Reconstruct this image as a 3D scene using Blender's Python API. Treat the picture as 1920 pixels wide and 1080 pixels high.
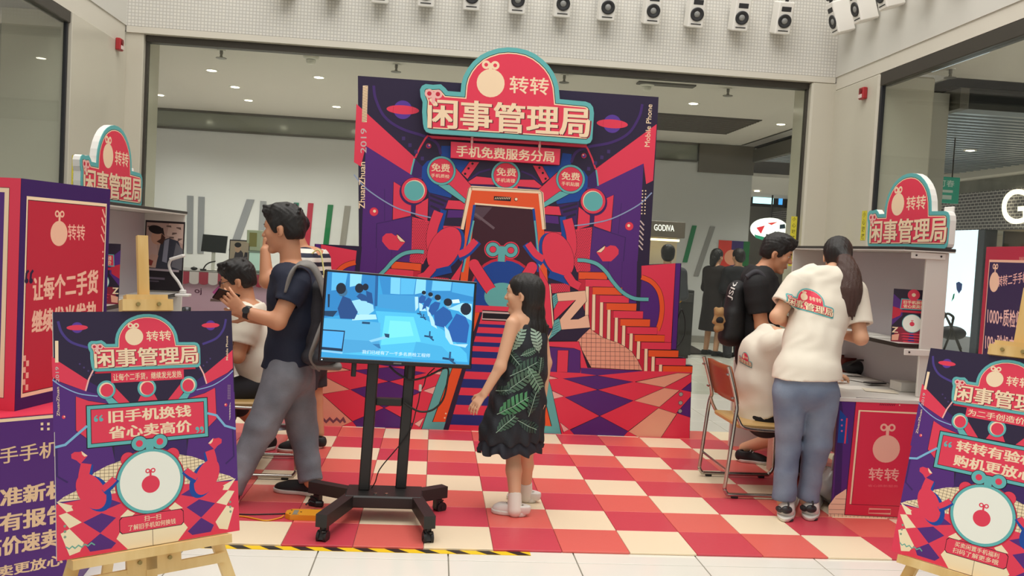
import bpy, math, random
import numpy as np
from mathutils import Vector, Matrix
from mathutils.geometry import tessellate_polygon
from mathutils.bvhtree import BVHTree
random.seed(7)
for o in list(bpy.data.objects):
    bpy.data.objects.remove(o, do_unlink=True)
SC = bpy.context.scene
COL = SC.collection

# ------------------------------------------------------------------ camera, world, light, exposure
FPX = 1646.65                       # focal length in pixels of a 1920 wide picture
YAW, PITCH, ROLL = 0.0879322, -0.0449533, 0.0538177
EYE = np.array([0.0, 0.0, 1.526])
FW = np.array([math.sin(YAW)*math.cos(PITCH), math.cos(YAW)*math.cos(PITCH), math.sin(PITCH)])
_r = np.array([math.cos(YAW), -math.sin(YAW), 0.0]); _u = np.cross(_r, FW)
RT = _r*math.cos(ROLL) + _u*math.sin(ROLL)
UP = _u*math.cos(ROLL) - _r*math.sin(ROLL)
cam = bpy.data.cameras.new('camera'); cam.sensor_width = 36.0; cam.lens = FPX/1920*36.0
cam.clip_start = 0.05; cam.clip_end = 200
camo = bpy.data.objects.new('camera', cam); COL.objects.link(camo)
camo.matrix_world = Matrix([[RT[0], UP[0], -FW[0], EYE[0]], [RT[1], UP[1], -FW[1], EYE[1]],
                            [RT[2], UP[2], -FW[2], EYE[2]], [0, 0, 0, 1]])
SC.camera = camo
SC.view_settings.view_transform = 'Standard'; SC.view_settings.look = 'None'
SC.view_settings.gamma = 1.0; SC.view_settings.use_curve_mapping = False
SC.view_settings.exposure = 0.17
SC.cycles.use_denoising = True
SC.cycles.max_bounces = 6; SC.cycles.transparent_max_bounces = 12
SC.cycles.caustics_reflective = False; SC.cycles.caustics_refractive = False
W = bpy.data.worlds.new('mall_daylight'); SC.world = W; W.use_nodes = True
W.node_tree.nodes['Background'].inputs[0].default_value = (1.0, 0.975, 0.935, 1)
W.node_tree.nodes['Background'].inputs[1].default_value = 0.62

def area_light(name, loc, size, power, color=(1, 1, 1), rot=(0, 0, 0), size_y=None):
    l = bpy.data.lights.new(name, 'AREA'); l.energy = power; l.color = color; l.size = size
    if size_y: l.shape = 'RECTANGLE'; l.size_y = size_y
    o = bpy.data.objects.new(name, l); o.location = loc; o.rotation_euler = rot; COL.objects.link(o)
    return o
# the atrium's roof light, high above the open court
area_light('atrium_skylight', (0.5, 4.5, 9.0), 7.0, 660, (1.0, 0.965, 0.91), size_y=8.0)

# ------------------------------------------------------------------ picture geometry: a pixel of the photograph to a point of the place
def ray(x, y): return FW + RT*((x-960)/FPX) - UP*((y-540)/FPX)
def atZ(x, y, z=0.0):
    d = ray(x, y); return EYE + d*((z-EYE[2])/d[2])
def atY(x, y, Y):
    d = ray(x, y); return EYE + d*(Y/d[1])
def atX(x, y, X):
    d = ray(x, y); return EYE + d*(X/d[0])

# ------------------------------------------------------------------ materials
def lin(h):
    h = h.lstrip('#'); v = [int(h[i:i+2], 16)/255 for i in (0, 2, 4)]
    return tuple((c/12.92 if c <= .04045 else ((c+.055)/1.055)**2.4) for c in v)
MATS = {}
def M(name, hexc, rough=.55, metal=0.0, spec=.5, emit=0.0, bump=None, var=None, alpha=None, stretch=None):
    if name in MATS: return MATS[name]
    m = bpy.data.materials.new(name); m.use_nodes = True; nt = m.node_tree
    b = nt.nodes['Principled BSDF']; c = lin(hexc)
    b.inputs['Base Color'].default_value = (*c, 1); b.inputs['Roughness'].default_value = rough
    b.inputs['Metallic'].default_value = metal; b.inputs['Specular IOR Level'].default_value = spec
    if emit:
        b.inputs['Emission Color'].default_value = (*c, 1); b.inputs['Emission Strength'].default_value = emit
    if alpha is not None: b.inputs['Alpha'].default_value = alpha
    if bump or var:
        tc = nt.nodes.new('ShaderNodeTexCoord'); mp = nt.nodes.new('ShaderNodeMapping')
        nt.links.new(tc.outputs['Object'], mp.inputs[0])
        if stretch: mp.inputs['Scale'].default_value = stretch
    if bump:
        n = nt.nodes.new('ShaderNodeTexNoise'); n.inputs['Scale'].default_value = bump[0]; n.inputs['Detail'].default_value = 4
        bp = nt.nodes.new('ShaderNodeBump'); bp.inputs['Strength'].default_value = bump[1]; bp.inputs['Distance'].default_value = bump[2] if len(bump) > 2 else .01
        nt.links.new(mp.outputs[0], n.inputs['Vector']); nt.links.new(n.outputs['Fac'], bp.inputs['Height']); nt.links.new(bp.outputs[0], b.inputs['Normal'])
    if var:
        n = nt.nodes.new('ShaderNodeTexNoise'); n.inputs['Scale'].default_value = var[0]; n.inputs['Detail'].default_value = 5
        r = nt.nodes.new('ShaderNodeValToRGB'); r.color_ramp.elements[0].color = (*lin(var[1]), 1); r.color_ramp.elements[1].color = (*lin(var[2]), 1)
        r.color_ramp.elements[0].position = .35; r.color_ramp.elements[1].position = .65
        nt.links.new(mp.outputs[0], n.inputs['Vector']); nt.links.new(n.outputs['Fac'], r.inputs[0]); nt.links.new(r.outputs[0], b.inputs['Base Color'])
    MATS[name] = m
    return m
def glass_mat(name, tint='#f4f7f4', refl=.08):
    if name in MATS: return MATS[name]
    m = bpy.data.materials.new(name); m.use_nodes = True; nt = m.node_tree; nt.nodes.clear()
    out = nt.nodes.new('ShaderNodeOutputMaterial'); t = nt.nodes.new('ShaderNodeBsdfTransparent'); g = nt.nodes.new('ShaderNodeBsdfGlossy')
    mx = nt.nodes.new('ShaderNodeMixShader'); lw = nt.nodes.new('ShaderNodeFresnel'); lw.inputs[0].default_value = 1.4
    t.inputs[0].default_value = (*lin(tint), 1); g.inputs['Roughness'].default_value = .01
    ge = nt.nodes.new('ShaderNodeNewGeometry'); mu = nt.nodes.new('ShaderNodeMath'); mu.operation = 'MULTIPLY_ADD'; mu.inputs[1].default_value = -1; mu.inputs[2].default_value = 1
    nt.links.new(ge.outputs['Backfacing'], mu.inputs[0]); m2 = nt.nodes.new('ShaderNodeMath'); m2.operation = 'MULTIPLY'; nt.links.new(lw.outputs[0], m2.inputs[0]); nt.links.new(mu.outputs[0], m2.inputs[1])
    nt.links.new(m2.outputs[0], mx.inputs[0]); nt.links.new(t.outputs[0], mx.inputs[1]); nt.links.new(g.outputs[0], mx.inputs[2]); nt.links.new(mx.outputs[0], out.inputs[0])
    MATS[name] = m; return m

# ------------------------------------------------------------------ mesh helpers
def V3(p): return np.array(p, float)
class MB:
    """collects shapes and links them as one mesh object"""
    def __init__(s): s.v = []; s.f = []; s.m = []; s.sm = []; s.cur = 0; s.mats = []
    def mat(s, m):
        if m not in s.mats: s.mats.append(m)
        s.cur = s.mats.index(m); return s
    def add(s, vs, fs, smooth=False):
        b = len(s.v); s.v += [tuple(map(float, p)) for p in vs]
        for f in fs: s.f.append([b+i for i in f]); s.m.append(s.cur); s.sm.append(smooth)
        return s
    def box(s, lo, hi, bev=0.0, R=None, c0=None):
        lo, hi = V3(lo), V3(hi); c = (lo+hi)/2; h = (hi-lo)/2; bev = min(bev, min(h)*.6)
        if bev <= 0:
            P = [c+h*np.array(k) for k in ((-1,-1,-1),(1,-1,-1),(1,1,-1),(-1,1,-1),(-1,-1,1),(1,-1,1),(1,1,1),(-1,1,1))]
            F = [(0,3,2,1),(4,5,6,7),(0,1,5,4),(1,2,6,5),(2,3,7,6),(3,0,4,7)]
        else:
            P = []; idx = {}
            for sx in (-1, 1):
                for sy in (-1, 1):
                    for sz in (-1, 1):
                        S = np.array((sx, sy, sz))
                        for a in range(3):
                            q = h*S - S*bev; q = q.copy(); q[a] = h[a]*S[a]
                            idx[(sx, sy, sz, a)] = len(P); P.append(c+q)
            F = []
            for a in range(3):
                b, d = (a+1) % 3, (a+2) % 3
                for sa in (-1, 1):
                    q = []
                    for sb, sd in ((-1,-1),(1,-1),(1,1),(-1,1)):
                        k = [0]*3; k[a] = sa; k[b] = sb; k[d] = sd; q.append(idx[(*k, a)])
                    F.append(q if sa > 0 else q[::-1])
                for sb in (-1, 1):
                    for sd in (-1, 1):
                        k1 = [0]*3; k1[a] = -1; k1[b] = sb; k1[d] = sd; k2 = list(k1); k2[a] = 1
                        q = [idx[(*k1, b)], idx[(*k2, b)], idx[(*k2, d)], idx[(*k1, d)]]
                        F.append(q if sb*sd < 0 else q[::-1])
            for sx in (-1, 1):
                for sy in (-1, 1):
                    for sz in (-1, 1):
                        q = [idx[(sx, sy, sz, a)] for a in range(3)]
                        F.append(q if sx*sy*sz > 0 else q[::-1])
        if R is not None:
            c0 = c if c0 is None else V3(c0); P = [c0+R@(p-c0) for p in P]
        return s.add(P, F)
    def ring(s, c, ax, r, n=16):
        ax = V3(ax)/np.linalg.norm(ax); t = np.array([0, 0, 1.]) if abs(ax[2]) < .9 else np.array([1., 0, 0])
        e1 = np.cross(t, ax); e1 /= np.linalg.norm(e1); e2 = np.cross(ax, e1)
        return [V3(c)+r*(math.cos(2*math.pi*i/n)*e1+math.sin(2*math.pi*i/n)*e2) for i in range(n)]
    def cyl(s, a, b, ra, rb=None, n=16, smooth=True):
        a, b = V3(a), V3(b); rb = ra if rb is None else rb; ax = b-a
        P = s.ring(a, ax, ra, n)+s.ring(b, ax, rb, n)
        s.add(P, [(i, (i+1) % n, n+(i+1) % n, n+i) for i in range(n)], smooth)
        s.add(P[:n], [tuple(range(n))[::-1]]); s.add(P[n:], [tuple(range(n))]); return s
    def lathe(s, c, ax, prof, n=20, smooth=True):
        c = V3(c); ax = V3(ax)/np.linalg.norm(ax); P = []
        for r, h in prof: P += s.ring(c+ax*h, ax, max(r, 1e-5), n)
        F = [(k*n+i, k*n+(i+1) % n, (k+1)*n+(i+1) % n, (k+1)*n+i) for k in range(len(prof)-1) for i in range(n)]
        return s.add(P, F, smooth)
    def tube(s, pts, r, n=8, closed=False):
        pts = [V3(p) for p in pts]; N = len(pts); P = []; e1 = None
        for i in range(N):
            a = pts[(i-1) % N] if (i or closed) else pts[0]; b = pts[(i+1) % N] if (i < N-1 or closed) else pts[-1]
            t = b-a; t = t/(np.linalg.norm(t)+1e-12)
            if e1 is None:
                q = np.array([0, 0, 1.]) if abs(t[2]) < .9 else np.array([1., 0, 0]); e1 = np.cross(q, t)
            e1 = e1-t*(e1@t); e1 /= np.linalg.norm(e1)+1e-12; e2 = np.cross(t, e1)
            rr = r[i] if hasattr(r, '__len__') else r
            P += [pts[i]+rr*(math.cos(2*math.pi*k/n)*e1+math.sin(2*math.pi*k/n)*e2) for k in range(n)]
        F = [(k*n+i, k*n+(i+1) % n, ((k+1) % N)*n+(i+1) % n, ((k+1) % N)*n+i) for k in range(N if closed else N-1) for i in range(n)]
        s.add(P, F, True)
        if not closed:
            s.add(P[:n], [tuple(range(n))[::-1]]); s.add(P[-n:], [tuple(range(n))])
        return s
    def prism(s, poly, a, b, fn):
        """poly of 2D points extruded between depth a and b; fn(u, v, depth) gives the point"""
        n = len(poly); P = [fn(u, v, a) for u, v in poly]+[fn(u, v, b) for u, v in poly]
        tri = tessellate_polygon([[Vector((u, v, 0)) for u, v in poly]])
        s.add(P, [(i, (i+1) % n, n+(i+1) % n, n+i) for i in range(n)])
        s.add(P[:n], [tuple(t) for t in tri]); s.add(P[n:], [tuple(t) for t in tri]); return s
    def ribbon(s, pts, sides, w, t):
        """flat strap along pts; sides = width direction at each point"""
        P = []; N = len(pts)
        for i in range(N):
            T = pts[min(i+1, N-1)]-pts[max(i-1, 0)]; T = T/np.linalg.norm(T); a = V3(sides[i]); a = a-T*(a@T); a /= np.linalg.norm(a); n = np.cross(T, a)
            P += [pts[i]+a*w+n*t, pts[i]-a*w+n*t, pts[i]-a*w-n*t, pts[i]+a*w-n*t]
        F = [(4*i+k, 4*i+(k+1) % 4, 4*i+4+(k+1) % 4, 4*i+4+k) for i in range(N-1) for k in range(4)]
        return s.add(P, F+[(3, 2, 1, 0), (4*N-4, 4*N-3, 4*N-2, 4*N-1)], True)
    def sphere(s, c, r, n=16, k=10, sc=(1, 1, 1)):
        c = V3(c); P = []
        for j in range(k+1):
            th = math.pi*j/k
            for i in range(n):
                P.append(c+r*np.array(sc)*np.array([math.sin(th)*math.cos(2*math.pi*i/n), math.sin(th)*math.sin(2*math.pi*i/n), math.cos(th)]))
        return s.add(P, [(j*n+i, (j+1)*n+i, (j+1)*n+(i+1) % n, j*n+(i+1) % n) for j in range(k) for i in range(n)], True)
    def xf(s, fn, start=0): s.v[start:] = [tuple(map(float, fn(V3(p)))) for p in s.v[start:]]; return s
    def build(s, name, m=None, parent=None, fix=True):
        if m is not None: s.mats = [m]+[x for x in s.mats if x is not m] if not s.mats else s.mats
        if not s.mats: s.mats = [m]
        off = wloc(parent)
        me = bpy.data.meshes.new(name)
        va = np.array(s.v, float).reshape(-1, 3)-off
        me.from_pydata([tuple(p) for p in va], [], s.f)
        for x in s.mats: me.materials.append(x)
        me.polygons.foreach_set('material_index', s.m); me.polygons.foreach_set('use_smooth', s.sm)
        me.update()
        if fix:
            import bmesh
            bm = bmesh.new(); bm.from_mesh(me); bmesh.ops.recalc_face_normals(bm, faces=bm.faces); bm.to_mesh(me); bm.free()
        return link(name, me, parent)
def wloc(o):
    p = np.zeros(3)
    while o is not None: p += np.array(o.location); o = o.parent
    return p
def link(name, me, parent=None):
    o = bpy.data.objects.new(name, me); COL.objects.link(o)
    if parent is not None: o.parent = parent
    return o
def tag(o, label=None, cat=None, group=None, kind=None):
    if label: o['label'] = label
    if cat: o['category'] = cat
    if group: o['group'] = group
    if kind: o['kind'] = kind
    return o
def thing(name, label, cat, loc=(0, 0, 0), group=None):
    o = bpy.data.objects.new(name, None); o.location = tuple(map(float, loc)); o.empty_display_size = .1; COL.objects.link(o)
    return tag(o, label, cat, group)
def copy_tree(o, parent=None):
    c = o.copy(); COL.objects.link(c)
    if parent is not None: c.parent = parent
    for ch in [x for x in bpy.data.objects if x.parent is o]: copy_tree(ch, c)
    return c
def rot(a, b=0, c=0):
    Rz = np.array([[math.cos(a), -math.sin(a), 0], [math.sin(a), math.cos(a), 0], [0, 0, 1]])
    Rx = np.array([[1, 0, 0], [0, math.cos(b), -math.sin(b)], [0, math.sin(b), math.cos(b)]])
    Ry = np.array([[math.cos(c), 0, math.sin(c)], [0, 1, 0], [-math.sin(c), 0, math.cos(c)]])
    return Rz@Rx@Ry
def smooth_path(pts, n=6, closed=False):
    P = [V3(p) for p in pts]; N = len(P); out = []
    rng = range(N if closed else N-1)
    for i in rng:
        p0 = P[(i-1) % N] if (closed or i) else P[0]; p1 = P[i]; p2 = P[(i+1) % N]; p3 = P[(i+2) % N] if (closed or i < N-2) else P[-1]
        for k in range(n):
            t = k/n; out.append(.5*((2*p1)+(-p0+p2)*t+(2*p0-5*p1+4*p2-p3)*t*t+(-p0+3*p1-3*p2+p3)*t**3))
    if not closed: out.append(P[-1])
    return out

# ------------------------------------------------------------------ lettering and flat print
_G = {}
def glyphs(text, bold=.02):
    k = (text, bold)
    if k in _G: return _G[k]
    c = bpy.data.curves.new('lettering', 'FONT'); c.body = text; c.size = 1; c.resolution_u = 8 if len(text) == 1 else 3; c.offset = bold if bold <= .012 else 0
    o = bpy.data.objects.new('lettering', c); COL.objects.link(o)
    dg = bpy.context.evaluated_depsgraph_get(); me = o.evaluated_get(dg).to_mesh()
    v = np.array([tuple(x.co)[:2] for x in me.vertices]).reshape(-1, 2); f = [tuple(p.vertices) for p in me.polygons]
    o.evaluated_get(dg).to_mesh_clear(); bpy.data.objects.remove(o); bpy.data.curves.remove(c)
    lo, hi = v.min(0), v.max(0); v = (v-lo)/np.maximum(hi-lo, 1e-6)
    _G[k] = (v, f, (hi-lo)); return _G[k]
def heavy(bold, n):
    """shifts that thicken a line of lettering"""
    if bold <= .012: return [(0, 0)]
    return [(dx*bold*.8/max(1, n), dy*bold*.8) for dx, dy in ((-1, -.6), (1, -.6), (-1, .6), (1, .6), (0, 0))]
PAL = {'navy': '#2a1f3c', 'red': '#e23c56', 'dred': '#c4273f', 'purple': '#54287a', 'dpur': '#3b2060', 'violet': '#5a3a9a', 'blue': '#16479c',
       'dblue': '#1c2f7c', 'teal': '#62b4b4', 'cream': '#f6dcb8', 'orange': '#ea5a2c', 'pink': '#e8a88e', 'black': '#16121c', 'maroon': '#3e1a28',
       'white': '#eeeee6', 'gold': '#e8c86a', 'lpink': '#f0b8b0', 'gtext': '#c9b7b4', 'gdot': '#9fa6a0', 'green': '#1f8a50'}
def ink(c, rough=.42): return M('print_'+c, PAL.get(c, c), rough, spec=.35)
class Art:
    """flat print: thin layers of coloured shapes on a board. frame = (origin, rotation) with u along local x, v along local z, the viewer on local -y"""
    def __init__(s, warp=None, eps=6e-5, inkf=ink):
        s.w = warp or (lambda p: p); s.eps = eps; s.items = []; s.boxes = []; s.ink = inkf
    def _put(s, v, f, col):
        v = np.array(v, float).reshape(-1, 2); lo, hi = v.min(0), v.max(0); z = 1
        for b in s.boxes:
            if b[2] >= z and lo[0] < b[1][0] and hi[0] > b[0][0] and lo[1] < b[1][1] and hi[1] > b[0][1]: z = b[2]+1
        s.boxes.append((lo, hi, z)); s.items.append((v, f, col, z))
    def W(s, pts): return np.array([s.w(tuple(p)) for p in pts], float)
    def raw(s, pts, col):
        tri = tessellate_polygon([[Vector((u, v, 0)) for u, v in pts]]); s._put(pts, [tuple(t) for t in tri], col)
    def poly(s, pts, col, mir=None, line=0):
        p = s.W(pts); s.raw(p, col)
        if mir is not None:
            q = p.copy(); q[:, 0] = 2*mir-q[:, 0]; s.raw(q, col)
        if line:
            s.rstroke(p, line, 'black', True)
            if mir is not None: s.rstroke(q, line, 'black', True)
    def rell(s, c, rx, ry, col, n=28, ang=0, a0=0, a1=2*math.pi, ri=0):
        t = np.linspace(a0, a1, n+1); e = np.stack([np.cos(t)*rx, np.sin(t)*ry], 1)
        R = np.array([[math.cos(ang), -math.sin(ang)], [math.sin(ang), math.cos(ang)]])
        o = np.array(c)+e@R.T
        if ri:
            i = np.array(c)+(e*ri)@R.T; P = np.concatenate([o, i]); s._put(P, [(k, k+1, n+2+k, n+1+k) for k in range(n)], col)
        else: s._put(np.concatenate([o[:-1] if a1-a0 > 6.28 else o]), [tuple(range(n if a1-a0 > 6.28 else n+1))], col)
    def ell(s, c, rx, ry, col, mir=None, **k):
        """centre and radii in source units, warped by the local scale"""
        c0 = s.W([c])[0]; ax = s.W([(c[0]+1, c[1])])[0]-c0; ay = s.W([(c[0], c[1]+1)])[0]-c0
        rx, ry = rx*np.linalg.norm(ax), ry*np.linalg.norm(ay); s.rell(c0, rx, ry, col, **k)
        if mir is not None:
            if 'ang' in k: k['ang'] = -k['ang']
            s.rell((2*mir-c0[0], c0[1]), rx, ry, col, **k)
    def rstroke(s, p, w, col, closed=False):
        p = np.array(p, float); n = len(p); L = []; Rr = []
        for i in range(n):
            a = p[(i-1) % n] if (closed or i) else p[0]; b = p[(i+1) % n] if (closed or i < n-1) else p[-1]
            t = b-a; t /= np.linalg.norm(t)+1e-12; nn = np.array([-t[1], t[0]])
            if 0 < i < n-1 or closed:
                t1 = p[i]-a; t1 /= np.linalg.norm(t1)+1e-12; cs = max(.5, abs(t1@t)); nn = nn/cs
            L.append(p[i]+nn*w/2); Rr.append(p[i]-nn*w/2)
        m = n if closed else n-1
        s._put(np.array(L+Rr), [(i, (i+1) % n, n+(i+1) % n, n+i) for i in range(m)], col)
    def stroke(s, pts, w, col, mir=None, smooth=0, closed=False):
        p = s.W(pts)
        if smooth: p = np.array([q[:2] for q in smooth_path([(a, b, 0) for a, b in p], smooth, closed)])
        s.rstroke(p, w, col, closed)
        if mir is not None:
            q = p.copy(); q[:, 0] = 2*mir-q[:, 0]; s.rstroke(q, w, col, closed)
    def text(s, t, bl, br, tl, col, bold=.02):
        v, f, _ = glyphs(t, bold); bl, br, tl = (np.array(x, float) for x in (bl, br, tl))
        for dx, dy in heavy(bold, len(t)): q = v+np.array((dx, dy)); p = bl+q[:, :1]*(br-bl)+q[:, 1:]*(tl-bl); s._put(s.W(p), f, col)
    def tris(s):
        for v, f, col, z in s.items: yield v, f, col, z
    def build(s, name, parent, origin, R, mats=None):
        mb = MB(); o = V3(origin)
        for v, f, col, z in s.items:
            mb.mat(s.ink(col)); mb.add([o+R@np.array([a, -s.eps*z, b]) for a, b in v], f)
        return mb.build(name, None, parent, fix=False)
def offset_poly(p, d):
    p = np.array(p, float); n = len(p); A = .5*sum(p[i][0]*p[(i+1) % n][1]-p[(i+1) % n][0]*p[i][1] for i in range(n)); sg = 1 if A > 0 else -1; out = []
    for i in range(n):
        t1 = p[i]-p[i-1]; t2 = p[(i+1) % n]-p[i]; t1 /= np.linalg.norm(t1)+1e-12; t2 /= np.linalg.norm(t2)+1e-12
        n1 = np.array([-t1[1], t1[0]])*sg; n2 = np.array([-t2[1], t2[0]])*sg; m = n1+n2; m /= max(.35, (m@m)/2)
        out.append(p[i]+m*d)
    return np.array(out)
def key_shape(A, c, s, col, hole='red', mir=None):
    """wind-up key: two rings on a stem; c = middle of the rings in raw units, s = ring radius"""
    cs = [c] if mir is None else [c, (2*mir-c[0], c[1])]
    for x, y in cs:
        A.raw([(x-s*.42, y-s*2.1), (x+s*.42, y-s*2.1), (x+s*.42, y+s*.1), (x-s*.42, y+s*.1)], col)
        A.raw([(x-s*.9, y-s*.45), (x+s*.9, y-s*.45), (x+s*.9, y+s*.45), (x-s*.9, y+s*.45)], col)
        for k in (-1, 1): A.rell((x+k*s*1.08, y), s, s, col)
        for k in (-1, 1): A.rell((x+k*s*1.08, y), s*.5, s*.5, hole)
def emblem(A, c, r, col='cream', hole='red'):
    """pale round badge with a wind-up key on top"""
    key_shape(A, (c[0], c[1]+r*1.52), r*.27, col, hole); A.rell(c, r, r*.98, col)
# ------------------------------------------------------------------ the setting
YA, XR, XL, ZB, ZC, YF = 9.5, 4.31, -3.30, 3.61, 3.60, 15.6
m_white = M('white_panel', '#c9c7bf', .35); m_soff = M('soffit_white', '#cdc8bb', .45); m_ceil = M('ceiling_white', '#d8d2ca', .7)
m_wall = M('back_wall_grey', '#c9c9c8', .6); m_col = M('column_cream', '#c2bdae', .2, spec=.5); m_frame = M('dark_metal_frame', '#4a4640', .4, .6)
m_blackf = M('black_frame', '#26262a', .4, .3); m_gw = M('grey_gloss_wall', '#a9a69c', .3)
m_tilef = M('floor_tile_white', '#eae6da', .16, spec=.5, var=(.6, '#e6e2d6', '#eeeae0')); m_grout = M('grout_grey', '#9c968a', .8)
GL = glass_mat('clear_glass')
def struct(o): o['kind'] = 'structure'; return o
# floor: base slab with separate tiles
mb = MB(); mb.box((-7, 1.0, -.06), (15, 26, -.012)); floor = struct(mb.build('floor', m_grout))
TS, TG = .634, .003
tile_me = None
def floor_tile(x, y, sx=TS, sy=TS):
    mb = MB(); mb.box((TG, TG, -.012), (sx-TG, sy-TG, 0), .0015); return mb
fx0, fy0 = -.502-5*TS, 2.30
for i in range(20):
    for j in range(23):
        x, y = fx0+i*TS, fy0+j*TS
        # only tiles the picture can show: the front strip, the right aisle and the corridor
        if y > 5.0 and y < 7.0 and x < 3.0: continue
        if tile_me is None:
            o = floor_tile(0, 0).build('tile', m_tilef, floor); tile_me = o.data
        else: o = link('tile', tile_me, floor)
        o.location = (x, y, 0)
mb = MB(); mb.box((-7, 16.9, -.012), (15, 26, 0)); mb.box((9.0, 2.3, -.012), (15, 16.9, 0)); mb.build('paving', m_tilef, floor)
# bulkhead above the shop glass: dotted mesh cloth
mm = bpy.data.materials.new('bulkhead_mesh'); mm.use_nodes = True; nt = mm.node_tree; b = nt.nodes['Principled BSDF']; b.inputs['Roughness'].default_value = .75
tc = nt.nodes.new('ShaderNodeTexCoord'); br = nt.nodes.new('ShaderNodeTexBrick'); br.offset = 0; br.inputs['Scale'].default_value = 1
br.inputs['Brick Width'].default_value = .035; br.inputs['Row Height'].default_value = .035; br.inputs['Mortar Size'].default_value = .006; br.inputs['Mortar Smooth'].default_value = .4
br.inputs['Color1'].default_value = (*lin('#d6d3ca'), 1); br.inputs['Color2'].default_value = (*lin('#d0cec8'), 1); br.inputs['Mortar'].default_value = (*lin('#b9b6ae'), 1)
mp = nt.nodes.new('ShaderNodeMapping'); mp.inputs['Rotation'].default_value = (math.pi/2, 0, 0)
nt.links.new(tc.outputs['Object'], mp.inputs[0]); nt.links.new(mp.outputs[0], br.inputs['Vector']); nt.links.new(br.outputs['Color'], b.inputs['Base Color'])
mb = MB(); mb.mat(mm).box((XL-.02, YA, ZB), (XR+.02, YA+.2, 6.0)); bulk = struct(mb.build('wall_back', mm))
mm2 = mm.copy(); mm2.name = 'bulkhead_side'; mm2.node_tree.nodes['Mapping'].inputs['Rotation'].default_value = (math.pi/2, 0, math.pi/2)
mb = MB(); mb.box((XL-.2, 2, ZB), (XL, YA, 6.0)); struct(mb.build('wall_left', m_white))
mb = MB(); mb.box((XR, 2, ZB), (XR+.2, YA, 6.0)); struct(mb.build('wall_right', m_white))
# soffits under the bulkheads and their dark beams
mb = MB(); mb.mat(m_soff).box((XL, YA, 3.545), (XR, YA+.35, ZB+.002)); mb.mat(m_soff).box((XL-.3, 2, 3.40), (XL-.012, YA, ZB)); mb.box((XR+.012, 2, 3.47), (XR+.3, YA, ZB))
struct(mb.build('trim_1', m_soff))
mb = MB(); mb.mat(m_frame).box((-3.13, YA+.08, 3.475), (4.05, YA+.2, 3.545), .006); mb.box((XL-.10, 2, 3.30), (XL-.012, 8.165, 3.40), .006); mb.box((XR+.012, 2, 3.34), (XR+.12, 8.51, 3.47), .006)
struct(mb.build('trim_2', m_frame))
# corner columns
mb = MB(); mb.mat(m_col).box((XL-.6, 8.17, 0), (XL, YA+.02, 3.40), .004); mb.box((XL-.6, YA+.02, 0), (-3.13, YA+.55, 3.55), .004); struct(mb.build('column_left', m_col))['label'] = 'cream corner column on the left'
mb = MB(); mb.mat(m_col).box((XR, 8.52, 0), (XR+.6, YA+.02, 3.47), .02); mb.box((4.05, YA+.0, 0), (XR+.6, YA+.5, 3.55), .02); struct(mb.build('column_right', m_col))['label'] = 'cream corner column on the right'
# grey walls behind the side glass; the right one stands in for the column's reflection
mb = MB(); mb.mat(m_gw).box((-7, 8.85, 0), (XL-.6, 9.2, 3.40)); mb.box((XR+.6, 9.2, 0), (5.47, 9.6, 3.46)); struct(mb.build('wall_inner', m_gw))
# the glass
def pane(nm, lo, hi, lab=None):
    mb = MB(); mb.box(lo, hi); o = struct(mb.build(nm, GL)); return o
w1 = pane('window_1', (-3.12, YA+.12, 0.0), (.45, YA+.132, 3.475)); w2 = pane('window_2', (.46, YA+.12, 0.0), (4.045, YA+.132, 3.475))
for w, xx in ((w1, (-3.13, -3.105)), (w2, (4.03, 4.05))):
    mb = MB(); mb.box((xx[0], YA+.09, 0), (xx[1], YA+.16, 3.476), .004); mb.build('window_frame', m_frame, w)
w3 = pane('window_3', (XL-.06, 2.2, 0), (XL-.048, 8.13, 3.30)); mb = MB(); mb.box((XL-.062, 8.135, 0), (XL-.03, 8.168, 3.31), .004); mb.build('window_frame', m_blackf, w3)
w4 = pane('window_4', (XR+.048, 2.2, 0), (XR+.06, 8.48, 3.34)); mb = MB(); mb.box((XR+.02, 8.48, 0), (XR+.062, 8.515, 3.345), .004); mb.build('window_frame', m_blackf, w4)
# corridor: ceiling, far wall
mb = MB(); mb.box((-7, YA+.2, ZC), (5.4, YF+.3, ZC+.1)); mb.box((-7, 2, ZC), (XL-.3, YA+.2, ZC+.1)); mb.box((XR+.3, 2, ZC), (14, 9.0, ZC+.1)); mb.box((5.4, 9.0, ZC+.35), (14, 26, ZC+.45)); mb.box((5.36, 9.0, ZC), (5.4, YF, ZC+.4)); mb.box((5.4, 9.0, ZC), (14, 9.04, ZC+.4))
ceil = struct(mb.build('ceiling', m_ceil))
mb = MB(); mb.box((-7, YF, 0), (5.64, YF+.3, 3.28)); mb.box((-7, YF+.06, 3.28), (5.64, YF+.3, ZC)); fw = struct(mb.build('wall_far', m_wall))
m_band = M('band_glass', '#8f9287', .12, .2); m_dk = M('band_trim', '#5a564e', .5)
mb = MB(); mb.box((-5.4, YF+.02, 3.285), (4.6, YF+.06, 3.585)); mb.build('band_panel', m_band, fw)
mb = MB(); mb.box((4.62, YF-.05, 3.08), (5.64, YF+.04, 3.595)); mb.build('band_panel', M('band_dark', '#6d665c', .4), fw)
for z in (3.255, 3.565): mb = MB(); mb.box((-5.4, YF-.03, z), (4.6, YF+.03, z+.035), .003); mb.build('band_trim', m_dk, fw)
mb = MB(); mb.box((-7, YF-.02, 0), (5.64, YF, .12), .003); struct(mb.build('baseboard_far', M('skirting', '#8e8a82', .4)))
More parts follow.
